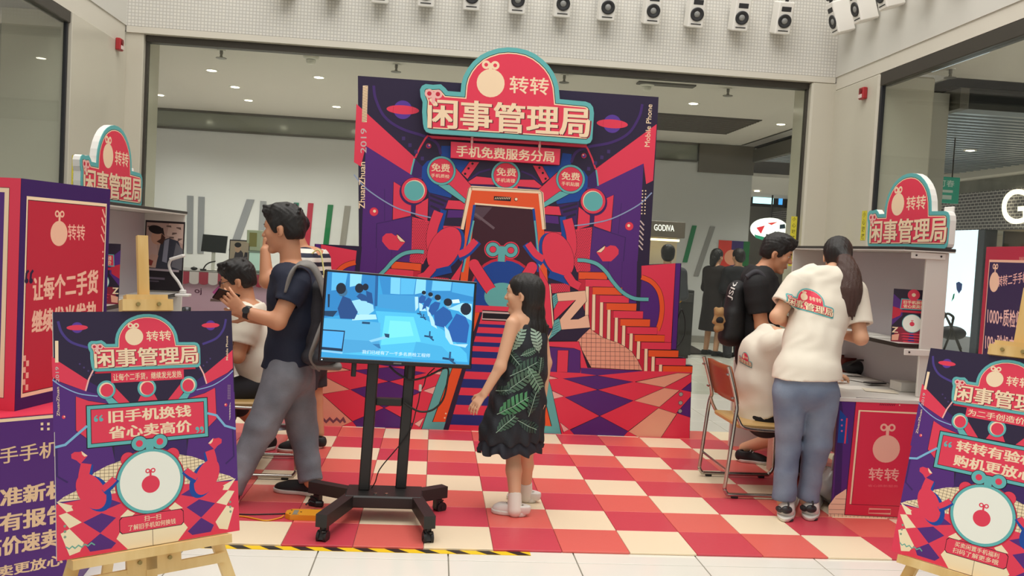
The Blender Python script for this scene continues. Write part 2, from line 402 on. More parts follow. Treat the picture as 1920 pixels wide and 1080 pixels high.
# slanted colour stripes on the far wall, each a thin panel
def stripe(x0, y0, x1, y1, w, hexc):
    a, c = atY(x0, y0, YF), atY(x1, y1, YF); h = w/2/FPX*YF
    mb = MB(); P = [(a[0]-h, a[2]), (a[0]+h, a[2]), (c[0]+h, c[2]), (c[0]-h, c[2])]
    mb.prism(P, YF-.012, YF-.001, lambda u, v, d: (u, d, v)); o = mb.build('wall_stripe', M('stripe_'+hexc, hexc, .5), fw)
for a in ((357, 367, 356, 475, 11, '#7f8184'), (378, 369, 376, 475, 11, '#7f8184'), (470, 374, 436, 470, 14, '#84868a'), (494, 377, 488, 470, 11, '#8a8c8e'), (556, 380, 548, 470, 9, '#1f6b58'),
          (583, 381, 574, 475, 10, '#a8263c'), (620, 384, 609, 476, 10, '#0f6b3c'), (652, 386, 640, 478, 11, '#8c8880'),
          (1302, 423, 1284, 492, 9, '#17794a'), (1336, 425, 1305, 518, 10, '#8c8a88')): stripe(*a)
# ceiling of the side hall, slatted
sl = thing('slat_ceiling', 'dark slatted metal ceiling beyond the glass on the right', 'ceiling grille', (5.6, 9.2, 3.3))
m_slat = M('slat_metal', '#9aa2a8', .35, .2); m_void = M('ceiling_void', '#15181c', .8)
mb = MB(); mb.box((5.5, 9.25, 3.52), (13, 15.2, 3.55)); mb.build('ceiling_void', m_void, sl)
sme = None
for i in range(29):
    y = 9.3+i*.2
    if sme is None: mb = MB(); mb.box((5.6, 9.2, 3.28), (12.5, 9.29, 3.33)); o = mb.build('slat', m_slat, sl); sme = o.data; o.location = (0, y-9.2, 0)
    else: o = link('slat', sme, sl); o.location = (0, y-9.2, 0)
mb = MB(); mb.box((5.5, 9.05, 3.28), (5.6, 15.25, 3.5)); mb.build('edge_trim', m_dk, sl)
# digital corridor beyond the far wall
mb = MB(); mb.box((5.42, 24, 0), (14, 24.2, 4.2)); struct(mb.build('wall_end', M('end_wall', '#8f8b86', .6)))
mb = MB(); mb.box((5.42, YF+.3, 3.1), (9.2, 24, 3.16)); struct(mb.build('ceiling_inner', m_ceil))
# lamps
m_lamp = M('lamp_glow', '#fff4e0', emit=14.0); m_ring = M('lamp_ring', '#e6e2d8', .4)
LP = [(300, 178), (397, 132), (441, 163), (466, 188), (598, 145), (631, 200), (1300, 194), (1464, 233), (1438, 295)]
def downlight(p, power, lab):
    t = thing('downlight', lab, 'lamp', p, 'recessed ceiling downlights'); x, y, z = p
    mb = MB(); mb.lathe((x, y, z+.01), (0, 0, -1), [(.055, 0), (.06, .014), (.085, .016), (.09, .008), (.09, 0)], 18); mb.build('lamp_ring', m_ring, t)
    mb = MB(); mb.cyl((x, y, z-.002), (x, y, z-.006), .056, n=18); mb.build('lamp_glass', m_lamp, t)
    l = bpy.data.lights.new('downlight_lamp', 'SPOT'); l.energy = power; l.color = (1, .96, .9); l.spot_size = 2.4; l.spot_blend = .8; l.shadow_soft_size = .06
    o = bpy.data.objects.new('downlight_lamp', l); o.location = (0, 0, -.03); COL.objects.link(o); o.parent = t
names = ['by the left column', 'under the left end of the beam', 'left of the triangle of three', 'nearest the far wall', 'left of the tall backdrop', 'beside the backdrop edge', 'right of the tall backdrop', 'near the right column', 'over the passage', '', '']
for i, (x, y) in enumerate(LP):
    p = atZ(x, y, ZC); downlight((p[0], min(p[1], YF-.6), ZC), 130, 'round recessed downlight in the white corridor ceiling, '+names[i] if names[i] else 'round recessed downlight hidden behind the tall backdrop')
for k, (x, y, z, w) in enumerate(((7.5, 12, 3.27, 200), (6.6, 14, 3.27, 90), (7.0, 19, 3.08, 100), (-5, 6, ZC, 90), (7.5, 6, ZC, 220))):  # slatted hall and right glass lamps are added fill, brightening those ceilings
    downlight((x, y, z), w, ['round downlight in the slatted ceiling beyond the right glass', 'far round downlight in the slatted ceiling', 'small downlight in the passage behind the far wall', 'downlight behind the left glass', 'downlight behind the right glass'][k])
a_, b_ = atX(1742, 129, XR+.14), atX(1856, 96, XR+.14); t = thing('strip_light', 'slim cool white strip light under the dark beam of the right glass', 'lamp', (XR+.14, b_[1], a_[2]-.03))  # bluish reflection on the beam, built as a glowing strip
mb = MB(); mb.box((XR+.125, b_[1], a_[2]-.02), (XR+.16, a_[1], 3.40), .003); mb.build('lamp_housing', m_ring, t); mb = MB(); mb.box((XR+.122, b_[1]+.02, a_[2]-.035), (XR+.158, a_[1]-.02, a_[2]-.0205), .003); mb.build('lamp_tube', M('tube_glow', '#d4ecff', emit=2.2), t)
# sprinklers, smoke detectors, grilles
m_gm = M('sprinkler_metal', '#8b8880', .3, .8)
def sprinkler(px, py, lab, z=ZC):
    p = atZ(px, py, z-.05); x, y = p[0], p[1]; t = thing('sprinkler', lab, 'sprinkler', (x, y, z), 'ceiling sprinklers')
    mb = MB(); mb.cyl((x, y, z), (x, y, z-.05), .018, n=10); mb.cyl((x, y, z-.05), (x, y, z-.09), .012, .02, n=10); mb.build('sprinkler_body', m_gm, t)
    mb = MB(); mb.cyl((x, y, z-.09), (x, y, z-.096), .06, n=14); mb.build('deflector', m_gm, t)
    mb = MB(); mb.cyl((x, y, z+.001), (x, y, z-.008), .045, n=14); mb.build('escutcheon', m_ring, t)
for a in ((415, 102, 'small metal sprinkler in the ceiling left of the backdrop'), (743, 128, 'small metal sprinkler just above the backdrop'), (1058, 148, 'small metal sprinkler right of the arched sign'), (1365, 173, 'small metal sprinkler near the right column'), (1782, 138, 'small metal sprinkler behind the right glass')): sprinkler(*a)
def detector(px, py, lab):
    p = atZ(px, py, ZC-.04); x, y = p[0], p[1]; t = thing('smoke_detector', lab, 'smoke detector', (x, y, ZC), 'round smoke detectors')
    mb = MB(); mb.lathe((x, y, ZC), (0, 0, -1), [(.0, 0), (.09, 0), (.09, .02), (.075, .035), (.06, .04), (0, .04)], 20); mb.build('detector_base', m_ring, t)
    mb = MB(); mb.lathe((x, y, ZC-.045), (0, 0, -1), [(.055, 0), (.05, .03), (.03, .045), (0, .045)], 16); mb.build('detector_cap', m_ring, t)
detector(583, 112, 'white smoke detector on the ceiling left of the backdrop'); detector(1213, 163, 'white smoke detector above the right end of the backdrop')
g = thing('air_grille', 'dark slotted air return grille in the corridor ceiling', 'air grille', (3.4, 13.2, ZC))
gp = [atZ(x, y, ZC-.01) for x, y in ((1240, 238), (1404, 242), (1372, 262), (1236, 256))]; xs = [p[0] for p in gp]; ys = [p[1] for p in gp]
x0, x1, y0, y1 = 2.9, 4.65, 12.6, 14.2
mb = MB(); mb.box((x0, y0, ZC-.012), (x1, y1, ZC-.001)); mb.build('grille_backing', M('grille_dark', '#4d4842', .6), g)
for k in range(14): mb = MB(); mb.box((x0+.03, y0+.05+k*.11, ZC-.03), (x1-.03, y0+.08+k*.11, ZC-.012)); mb.build('grille_blade', M('grille_blade', '#6a645c', .5), g)
g = thing('air_grille', 'narrow dark air slot in the ceiling above the backdrop', 'air grille', (2.6, 10.3, ZC)); mb = MB(); mb.box((2.3, 10.4, ZC-.02), (3.0, 10.55, ZC+.01), .003); mb.build('grille_frame', m_dk, g)
# fire alarms on the columns
m_al = M('alarm_red', '#a3262c', .4)
def alarm(P, nrm, lab, grp=None):
    t = thing('fire_alarm', lab, 'fire alarm', P); x, y, z = P
    if nrm == 'x': lo, hi = (x-.05*1, y-.05, z-.06), (x, y+.05, z+.06)
    else: lo, hi = (x, y-.05, z-.06), (x+.05, y+.05, z+.06)
    mb = MB(); mb.box(lo, hi, .008); mb.build('alarm_case', m_al, t)
    s = -1 if nrm == 'x' else 1; xx = x-.05 if nrm == 'x' else x+.05
    mb = MB(); mb.box((min(xx, xx+s*.012), y-.035, z-.05), (max(xx, xx+s*.012), y+.035, z-.012), .003); mb.build('alarm_lens', M('alarm_lens', '#d8c6c0', .2), t)
    mb = MB(); mb.cyl((xx, y, z+.022), (xx+s*.008, y, z+.022), .026, n=14); mb.build('alarm_button', M('alarm_dark', '#6e161c', .4), t)
alarm((XR, 8.78, 3.31), 'x', 'red fire alarm box high on the right column'); alarm((XL, 9.25, 3.36), '-x', 'red fire alarm box high on the left column')
# yellow door stickers
def sticker(P, R, w, h, lab, glyph):
    t = thing('warning_sticker', lab, 'sticker', P); A = Art(eps=2e-4)
    mb = MB(); mb.prism([(0, 0), (w, 0), (w, h), (0, h)], 0, .002, lambda u, v, d: V3(P)+R@np.array([u, d, v])); mb.build('sticker_sheet', M('sticker_yellow', '#cfc43a', .45), t)
    A.text(glyph, (w*.2, h*.06), (w*.2, h*.9), (w*.85, h*.06) if False else (w*.8, h*.06), '#4a4410', .01) if False else None
    for k, c in enumerate(glyph):
        n = len(glyph); y = h*(n-1-k)/n; A.text(c, (w*.2, y+h*.03), (w*.8, y+h*.03), (w*.2, y+h*(.9/n)), '#5a5414', .01)
    A.build('lettering', t, V3(P), R)
I3 = np.eye(3)
a = atY(1503, 500, YA+.08); b2 = atY(1513, 405, YA+.08); sticker((3.955, YA+.105, a[2]), I3, .07, .56, 'tall yellow warning sticker on the glass left of the right column', '小心玻璃当心碰头')
sticker((XR-.003, 8.66, 1.80), rot(-math.pi/2), .1, .30, 'yellow warning sticker on the edge of the right column', '小心玻璃')
sticker((XL+.003, 8.25, 1.85), rot(math.pi/2), .1, .30, 'yellow warning sticker on the edge of the left column', '小心玻璃')
# row of white speakers along the bulkheads
m_spk = M('speaker_white', '#e9e6df', .3); m_cone = M('speaker_cone', '#2a2a2c', .5); m_cen = M('speaker_dust_cap', '#8f8f8c', .35)
def speaker(P, yaw, lab):
    t = thing('speaker', lab, 'speaker', P, 'white speakers in a row along the bulkhead')
    R = rot(yaw, .30, 0); p = V3(P)
    def T(q): return p+R@np.array(q)
    def bx(lo, hi, bev, m, nm):
        mb = MB(); mb.box(lo, hi, bev); mb.xf(T); return mb.build(nm, m, t)
    bx((-.085, -.16, -.17), (.085, .03, .17), .012, m_spk, 'speaker_cabinet')
    mb = MB(); mb.lathe((0, -.16, -.03), (0, -1, 0), [(.072, 0), (.072, .010), (.060, .012), (.034, .002), (.03, .0)], 22); mb.xf(T); mb.build('speaker_cone', m_cone, t)
    mb = MB(); mb.lathe((0, -.158, -.03), (0, -1, 0), [(.034, 0), (.032, .008), (.02, .014), (0, .016)], 16); mb.xf(T); mb.build('dust_cap', m_cen, t)
    bx((-.055, -.164, -.135), (.055, -.156, -.125), 0, m_cone, 'bass_slot')
    bx((-.06, -.163, .06), (.06, -.10, .125), .01, m_cone, 'mount_clamp')
    mb = MB(); mb.cyl((0, -.13, .12), (0, -.13, .26), .02, n=8); mb.box((-.05, -.16, .2), (.05, -.1, .26), .01); mb.xf(T); mb.build('bracket', m_cone, t)
    mb = MB(); mb.box((-.04, .02, -.05), (.04, .085, .05), .005); mb.xf(T); mb.build('wall_bracket', m_cone, t)
sx = [539, 624, 713, 799, 884, 969, 1053, 1136, 1220, 1301, 1384, 1463]
sn = ['first', 'second', 'third', 'fourth', 'fifth', 'sixth', 'seventh', 'eighth', 'ninth', 'tenth', 'eleventh', 'last']
for k, x in enumerate(sx):
    p = atY(x, -16+ (x-624)*.078, YA-.12); speaker((p[0], YA-.09, 4.19), 0, 'small white wall speaker with round black cone, '+sn[k]+' from the left on the back bulkhead')
for k, y in enumerate((9.15, 8.65, 8.15, 7.65, 7.15)):
    speaker((XR-.09, y, 4.19), -math.pi/2, 'small white wall speaker on the right bulkhead, '+sn[k]+' from the corner')
# ------------------------------------------------------------------ checkered mat, tape
TM = .35; MX0, MY0 = -1.97283261*TM, 12.4020453*TM
m_mw, m_ml, m_md = M('mat_cream', '#efdcbc', .38, bump=(60, .08)), M('mat_light_red', '#dd665c', .38, bump=(60, .08)), M('mat_red', '#cb4452', .38, bump=(60, .08))
mat = thing('floor_mat', 'checkered floor mat of red, light red and cream tiles', 'mat', (MX0, MY0, 0))
mes = {}
for k in range(-3, 13):
    for j in range(9):
        c = (k+j) % 3; m = (m_md, m_ml, m_mw)[c]
        if c not in mes:
            mb = MB(); mb.box((MX0+.0012, MY0+.0012, .0005), (MX0+TM-.0012, MY0+TM-.0012, .011), .002); o = mb.build('mat_tile', m, mat); mes[c] = o.data
        else: o = link('mat_tile', mes[c], mat)
        o.location = (k*TM, j*TM, 0)
tp = thing('hazard_tape', 'yellow and black striped tape along the front edge of the mat', 'tape', (-1.2, MY0-.03, 0))
x0, x1 = -1.42, .545; mb = MB(); mb.box((x0, MY0-.052, 0.0004), (x1, MY0-.002, .0016)); mb.build('tape_strip', M('tape_yellow', '#f2c81e', .4), tp)
mk = M('tape_black', '#22201e', .4)
n = 0; x = x0+.02; P0 = .152
while x < x1-.1:
    P = [(x+.055, MY0-.052), (x+.123, MY0-.052), (x+.068, MY0-.002), (x, MY0-.002)]
    P = [(min(a, x1), b) for a, b in P]; mb = MB(); mb.prism(P, .0017, .0022, lambda u, v, d: (u, v, d)); mb.build('tape_stripe', mk, tp); x += P0
# ------------------------------------------------------------------ the tall printed backdrop
YB = 7.168
def crop(ox, oy, s): return lambda x, y: (ox+x/s, oy+y/s)
R1, R2, R3, R4 = crop(660, 130, 5.4), crop(940, 130, 5.4), crop(660, 310, 5.4), crop(940, 310, 5.4)
R5, R6, R7, R8 = crop(1000, 490, 5.4), crop(1000, 640, 5.4), crop(580, 640, 4.571), crop(580, 440, 4.5)
def PB(p, Y=YB): q = atY(p[0], p[1], Y); return (q[0], q[2])
def L(f, *xy): return [f(*p) for p in xy]
bd = thing('backdrop', 'tall printed cut-out backdrop with staircase, phone and arched sign on top', 'backdrop', (PB((940, 810))[0], YB, 0))
sil = [(671, 142), (1235, 182), (1231, 260), (1217, 496)]+L(R5, (1495, 20), (1447, 890), (1470, 895), (1470, 968), (1543, 980), (1543, 1050), (1612, 1056))+[(1297, 701), (1293, 822)]
silp = [PB(p) for p in sil]; silp[-1] = (silp[-1][0], 0.012)
CX = PB((948, 327))[0]
left = [(2*CX-u, v) for u, v in silp[4:]][::-1]
lx = PB((671, 500))[0]
silp = [PB((671, 142)), PB((1235, 182)), PB((1231, 260)), PB((1217, 496))]+silp[4:]+left+[(lx, left[-1][1])]
mb = MB(); mb.mat(ink('navy')); mb.prism(silp, YB, YB+.06, lambda u, v, d: (u, d, v)); mb.build('backdrop_panel', ink('navy'), bd)
# feet behind
mb = MB()
for x in (-.6, .2, 1.0, 1.7): mb.box((x-.02, YB+.06, .012), (x+.02, YB+.45, .05), .004); mb.box((x-.02, YB+.062, .012), (x+.02, YB+.10, 1.2), .004)
mb.build('rear_strut', M('strut_steel', '#55555a', .4, .6), bd)
A = Art(PB)
m = CX
poly, ell, stroke = A.poly, A.ell, A.stroke
# walls of the printed room
poly(L(R1, (140, 775), (592, 1062), (640, 905), (712, 985))+L(R3, (712, 130), (600, 400), (605, 1000))+[(772, 560), (674, 560)]+L(R3, (85, 1080), (110, 430)), 'purple', m)
poly(L(R1, (45, 350), (160, 455), (640, 895), (592, 1062), (140, 775), (90, 985), (20, 940)), 'red', m)
poly(L(R1, (592, 1062), (640, 905), (712, 985))+L(R3, (705, 120), (640, 130)), 'dpur', m)
stroke(L(R3, (590, 522), (250, 590), (240, 1080)), .006, 'dpur', m); stroke(L(R3, (330, 240), (330, 560)), .004, 'dpur', m)
poly(L(R1, (905, 775), (1000, 775), (1010, 905), (1195, 935), (1110, 1050))+L(R3, (1000, 330), (780, 275), (705, 120))+L(R1, (712, 985), (760, 930), (900, 890)), 'blue', m)
poly(L(R3, (775, 280), (1000, 340), (950, 430), (850, 470), (780, 530)), 'dpur', m)
for a, b in (((790, 350), (930, 405)), ((795, 410), (880, 450)), ((790, 300), (960, 370))): stroke(L(R3, a, b), .018, 'navy', m)
poly(L(R3, (945, 440), (975, 350), (1150, 362), (1140, 452)), 'red', m, .003)
poly(L(R3, (975, 452), (1130, 455), (1120, 530), (960, 530)), 'purple', m)
poly(L(R3, (925, 612), (1100, 620), (1085, 690), (920, 700)), 'red', m)
poly(L(R3, (915, 700), (1085, 695), (1080, 760), (900, 770)), 'purple', m)
stroke(L(R3, (1180, 150), (1290, 70), (1400, 40)), .015, 'dpur', m)
poly(L(R1, (1190, 935), (1292, 940))+L(R3, (1170, 140), (1105, 78)), 'red', m, .003)
for p in ((1220, 955), (1180, 1003), (1145, 1058)): ell(R1(*p), 2.2, 2.2, 'black', m)
poly(L(R3, (1170, 165), (1260, 110), (1445, 130), (1445, 200), (1200, 190)), 'red', m, .003)
poly(L(R3, (1200, 192), (1440, 202), (1445, 228), (1215, 218)), 'dpur', m)
poly(L(R3, (1030, 0), (1215, 215), (1160, 370), (965, 190)), 'red', m, .003)
poly(L(R3, (868, 200), (985, 195), (1152, 342), (1140, 388)), 'teal', m, .003)
poly(L(R4, (20, 210), (165, 160), (165, 238), (0, 240)), 'red')
# ring lamps with their captions
for c in ((827.6, 320), (948.3, 328.5), (1069.6, 336)):
    ell(c, 27.6, 27.6, 'black'); ell(c, 27, 27, 'teal'); ell(c, 23.2, 23.2, 'black'); ell(c, 22.6, 22.6, 'red')
for t1, q1, t2, q2 in (('免费', ((809, 321), (843, 323), (809.5, 306)), '手机质检', ((808, 332), (842.5, 334.5), (808.5, 325))),
                       ('免费', ((931, 329), (967, 331), (931.5, 314)), '手机清理', ((930, 341), (965.5, 343), (930.4, 333.5))),
                       ('免费', ((1053, 336.5), (1087, 339), (1053, 322)), '手机贴膜', ((1053, 347.5), (1086, 350), (1053, 340)))):
    A.text(t1, *q1, 'cream', .03); A.text(t2, *q2, 'cream', .015)
# side lamps, doors
poly(L(R3, (420, 165), (490, 205), (560, 330), (600, 405), (596, 512), (410, 552)), 'red', m, .003)
poly(L(R3, (645, 405), (775, 330), (765, 565), (640, 512)), 'red', m, .003)
poly(L(R3, (598, 395), (642, 395), (642, 490), (598, 490)), 'dpur', m)
c = R3(618, 268); ell(c, 25.5, 25.5, 'dpur', m); c = R3(630, 255); ell(c, 24.6, 24.6, 'black', m); ell(c, 24, 24, 'red', m); ell(R3(634, 254), 19.4, 19.4, 'cream', m); ell(R3(629, 258), 18.6, 18.6, 'teal', m)
dz = L(R3, (610, 522), (800, 572), (795, 850), (720, 1000), (600, 992)); poly(dz, 'red', m)
for j in range(30):
    for i in range(12):
        x, y = 618+i*19+(j % 2)*9.5, 535+j*15.6
        if 605 < x < 795-(max(0, y-850)*.4) and y > 522+(x-610)*.27+10 and y < 985: A.ell(R3(x, y), .85, .85, 'maroon', m, n=6)
c = R3(222, 470); ell(c, 8.2, 8.2, 'dred', m); ell(c, 7.4, 7.4, 'red', m); ell(R3(228, 464), 2.8, 2.8, 'cream', m)
stroke(L(R3, (20, 95), (150, 240), (400, 405), (600, 480), (820, 535)), .010, '#8fa0c4', m, smooth=6)
stroke(L(R1, (220, 165), (240, 300), (330, 480), (500, 600), (740, 680), (860, 750), (900, 860)), .022, '#43286c', m, smooth=6)
c = R1(515, 410); ell(c, 17.5, 17.5, 'violet', m); ell(c, 30.5, 8.4, 'red', m); stroke(L(R1, (420, 375), (415, 440)), .003, 'dred', m); stroke(L(R1, (612, 375), (610, 440)), .003, 'dred', m)
stroke(L(R1, (770, 670), (740, 705), (690, 790), (640, 895)), .014, 'red', m); stroke(L(R1, (632, 905), (610, 990), (595, 1065)), .013, 'teal', m)
for p in ((522, 700), (587, 768), (648, 835), (712, 903)): x, y = p; poly(L(R1, (x-17, y-19), (x+17, y-19), (x+17, y+19), (x-17, y+19)), '#43306a', m)
c = R1(776, 775); ell(c, 5, 5, 'dred', m); ell(c, 3.4, 3.4, 'violet', m); ell(R1(783, 768), 1.8, 1.8, 'lpink', m)
poly(L(R3, (425, 905), (340, 815), (305, 770), (308, 725), (345, 690), (400, 688), (440, 715), (455, 700), (540, 775)), 'red', m); poly(L(R3, (455, 693), (542, 775), (490, 772), (460, 735)), 'cream', m, .003)
# phone in the middle
ph = [(880, 352.5), (1015, 360), (1031, 585), (858, 578)]
poly(ph, 'orange'); stroke([(866, 430), (881.5, 354), (884, 352.5), (1011, 359.5), (1014, 362), (1020, 430)], .03, 'cream'); stroke([(863, 430), (879, 353), (883, 351), (1012, 358), (1016, 361), (1022, 430)], .004, 'black')
poly([(891, 381), (1001, 389.8), (1017, 585), (872, 578)], 'maroon'); stroke([(890, 382), (1001, 391)], .014, 'cream'); stroke(L(R3, (1240, 400), (1205, 640), (1165, 830), (1110, 1080)), .022, 'blue', None); stroke(L(R3, (1232, 560), (1190, 760), (1120, 1080)), .014, 'teal')
stroke(L(R4, (325, 440), (355, 700), (372, 1080)), .02, 'blue'); stroke(L(R4, (338, 560), (370, 860), (390, 1080)), .014, 'teal')
poly(L(R3, (1250, 420), (1420, 425), (1300, 560), (1235, 520)), '#57424e'); stroke(L(R3, (1245, 490), (1440, 640)), .02, '#6d5a63')
stroke([(926, 371.6), (958, 373.6)], .034, 'black')
for k in range(9): stroke([(928+k*3.3, 373.6), (930+k*3.3, 370)], .005, 'cream')
ell(R4(148, 345), 3.4, 3.4, 'black'); ell(R4(150, 343), 2.6, 2.6, 'cream')
# alarm dome, bells and key
ell((944, 545), 62, 62, 'dred'); ell((944, 547), 59, 59, 'blue'); ell((942, 556), 34, 26, 'teal'); ell((941, 533), 40, 30, 'dblue') if False else None
stroke([(889, 497), (904, 520), (921, 545)], .095, 'black'); stroke([(889, 497), (904, 520), (921, 545)], .088, 'red'); ell((889, 496), 10, 10, 'red')
stroke([(997, 502), (984, 522), (968, 548)], .095, 'black'); stroke([(997, 502), (984, 522), (968, 548)], .088, 'red'); ell((997, 501), 10, 10, 'red')
ell((941, 558), 30, 21, 'teal')
kc = PB((941, 468.5)); ks = 13/FPX*YB
for s_, col in ((1.25, 'red'), (1.08, 'black'), (1.0, 'teal')):
    A.raw([(kc[0]-ks*.5*s_, kc[1]-ks*1.7), (kc[0]+ks*.5*s_, kc[1]-ks*1.7), (kc[0]+ks*.5*s_, kc[1]), (kc[0]-ks*.5*s_, kc[1])], col); A.raw([(kc[0]-ks, kc[1]-ks*.5*s_), (kc[0]+ks, kc[1]-ks*.5*s_), (kc[0]+ks, kc[1]+ks*.5*s_), (kc[0]-ks, kc[1]+ks*.5*s_)], col)
    for k in (-1, 1): A.rell((kc[0]+k*ks*1.3, kc[1]), ks*s_, ks*s_, col)
for k in (-1, 1): A.rell((kc[0]+k*ks*1.3, kc[1]), ks*.52, ks*.5, 'black'); A.rell((kc[0]+k*ks*1.3, kc[1]), ks*.46, ks*.44, 'red')
# right hand tower and staircase (mirrored to the left as printed)
poly(L(R5, (575, 0), (1090, 0), (1090, 700), (1040, 500), (830, 260), (700, 100)), 'purple', m); poly(L(R5, (1050, 0), (1097, 0), (1078, 500), (1040, 500)), 'navy', m)
poly(L(R5, (1095, 45), (1440, 20), (1400, 885), (1090, 885)), 'red', m); poly(L(R5, (1440, 20), (1495, 20), (1447, 890), (1395, 890)), 'purple', m, .003)
arc = [(1095, 160), (1200, 210), (1275, 310), (1302, 450), (1290, 590), (1255, 700)]
poly(L(R5, *arc)+L(R5, (1180, 700), (1085, 560)), 'purple', m); stroke(L(R5, *arc), .044, 'black', m, smooth=5); stroke(L(R5, *arc), .038, 'orange', m, smooth=5)
for k, x in enumerate((900, 760)): stroke(L(R5, (x, 0), (x-10, 240)), .003, 'dpur', m)
poly(L(R5, (455, 0), (577, 0), (577, 100), (458, 100)), 'red', m)
for j in range(6):
    for i in range(6): ell(R5(468+i*19+(j % 2)*9, 10+j*16), .85, .85, 'maroon', m, n=6)
st0 = [(460, 105, 750, 180), (525, 180, 820, 258), (600, 258, 900, 337), (670, 340, 970, 417), (740, 420, 1045, 497), (810, 498, 1112, 577), (880, 580, 1183, 657), (950, 660, 1255, 737), (1025, 740, 1330, 812), (1095, 815, 1397, 890), (1165, 895, 1470, 967), (1240, 975, 1545, 1052), (1310, 1145-90, 1612, 1215-90+2)]
poly(L(R5, (455, 105), *[(a, b) for a, b, c, d in st0[1:]], (1312, 1122), (1100, 1200), (580, 690), (455, 300)), 'dred', m)
for k, (a, b, c_, d) in enumerate(st0): t = .022*(c_-a); poly(L(R5, (a, b), (c_, b+t), (c_-4, d+t), (a, d)), 'orange' if k % 2 == 0 else 'red', m, .003)
for x, y0, y1 in ((545, 255, 560), (612, 335, 700), (690, 415, 770), (765, 490, 800), (840, 570, 840), (915, 650, 880), (990, 730, 910), (1065, 810, 990), (1140, 885, 1205), (1212, 965, 1208), (1287, 1045, 1212)):
    poly(L(R5, (x-15, y0), (x+18, y0), (x+12, y1), (x-24, y1)), 'cream', m, .002)
hill = L(R5, (570, 680), (640, 730), (700, 770), (780, 798), (870, 830), (940, 872), (1000, 920), (1050, 990), (1080, 1050))+L(R6, (1105, 297), (585, 265))+L(R5, (440, 803)); poly(hill, 'pink', m, .003)
hy = [(570, 680), (640, 730), (700, 770), (780, 798), (870, 830), (940, 872), (1000, 920), (1080, 1050), (1105, 1195)]
for x in range(490, 1100, 48):
    y0 = np.interp(x, [q[0] for q in hy], [q[1] for q in hy]) if x > 570 else 803-(x-440)*.92; stroke(L(R5, (x, y0), (x-6+ (x-490)*.02, 1170+ (x-490)*.05)), .0025, 'maroon', m)
for y in range(730, 1190, 45):
    xs = [x for x, yy in hy if yy < y]; xr = np.interp(y, [q[1] for q in hy], [q[0] for q in hy]); xl = 440+(803-y)*1.09 if y < 803 else 440+(y-803)*.36
    if xr > xl+20: stroke(L(R5, (xl, y), (xr, y+8)), .0025, 'maroon', m)
poly(L(R5, (50, 40), (150, 220), (190, 330), (192, 680), (110, 660)), 'red', m, .003)
poly(L(R5, (175, 225), (370, 225), (372, 312), (190, 322)), 'red', m)
for j in range(6):
    for i in range(10): ell(R5(190+i*19+(j % 2)*9, 232+j*15), .85, .85, 'maroon', m, n=6)
poly(L(R5, (150, 810), (460, 810), (580, 1170), (480, 1170), (470, 905), (400, 880), (150, 860)), 'red', m, .003)
poly(L(R5, (100, 860), (410, 880), (475, 905), (475, 1080))+L(R6, (475, 322), (100, 312)), 'purple', m, .003); poly(L(R6, (245, 90), (357, 90), (345, 312), (235, 312)), 'red', m, .003)
poly(L(R5, (160, 225), (175, 240), (212, 690), (150, 790), (140, 780), (195, 680)), 'cream', m, .002)
poly(L(R5, (190, 350), (235, 320), (250, 405), (205, 490)), 'teal', m, .003); poly(L(R5, (212, 600), (265, 575), (285, 690), (150, 800), (190, 700)), 'teal', m, .003)
for k in range(5): stroke(L(R5, (194+k*6, 375+k*18), (236+k*2, 345+k*20)), .003, 'navy', m); stroke(L(R5, (215-k*8, 640+k*26), (262-k*2, 610+k*26)), .003, 'navy', m)
poly(L(R5, (205, 490), (250, 405), (430, 390), (212, 600)), 'red', m, .003)
poly(L(R5, (235, 320), (525, 295), (540, 400), (375, 590), (455, 585), (535, 545), (558, 545), (575, 672), (285, 692), (265, 590), (430, 392), (250, 405)), '#eec4a6', m, .003)
poly(L(R5, (285, 692), (575, 672), (445, 805), (165, 800)), 'navy', m)
# printed checker floor
fl = L(R6, (100, 305), (475, 320), (480, 265), (1110, 300), (1605, 312))+L(R6, (1600, 330), (1582, 985), (100, 938)); fl[-2] = (1292.2, 821.8); poly(fl, 'red', m)
poly(L(R6, (480, 268), (1110, 300), (650, 345), (480, 322)), 'purple', m)
for q in (((300, 375), (640, 345), (1010, 410), (650, 490)), ((320, 565), (650, 490), (1010, 600), (670, 755)), ((370, 895), (670, 755), (960, 910), (905, 966), (420, 948)), ((1500, 490), (1600, 410), (1598, 510)), ((1450, 725), (1592, 560), (1588, 770))): poly(L(R6, *q), 'purple', m, .003)
for q in (((1030, 410), (1460, 320), (1600, 325), (1325, 465)), ((1020, 600), (1325, 470), (1480, 495), (1275, 665)), ((960, 910), (1265, 675), (1450, 735), (1285, 982), (1075, 975)), ((100, 330), (250, 375), (120, 388)), ((150, 480), (310, 555), (200, 585)), ((270, 820), (360, 890), (305, 920))): poly(L(R6, *q), 'pink' if q[0][0] > 500 else 'lpink', m, .003)
for a, b in (((300, 375), (1325, 700)), ((650, 345), (1600, 520)), ((650, 490), (270, 400)), ((670, 755), (1480, 330)), ((420, 900), (1600, 400))): pass
for p in ((1493, 535), (1490, 622), (1485, 705)): ell(R6(*p), 4.2, 4.2, 'black'); ell(R6(*p), 3.5, 3.5, 'gdot')
zz = [(60, 665), (90, 690), (115, 660), (145, 690), (175, 660), (205, 690), (235, 662), (265, 690), (290, 662), (308, 697)]; stroke(L(R7, *zz), .018, '#7c5260')
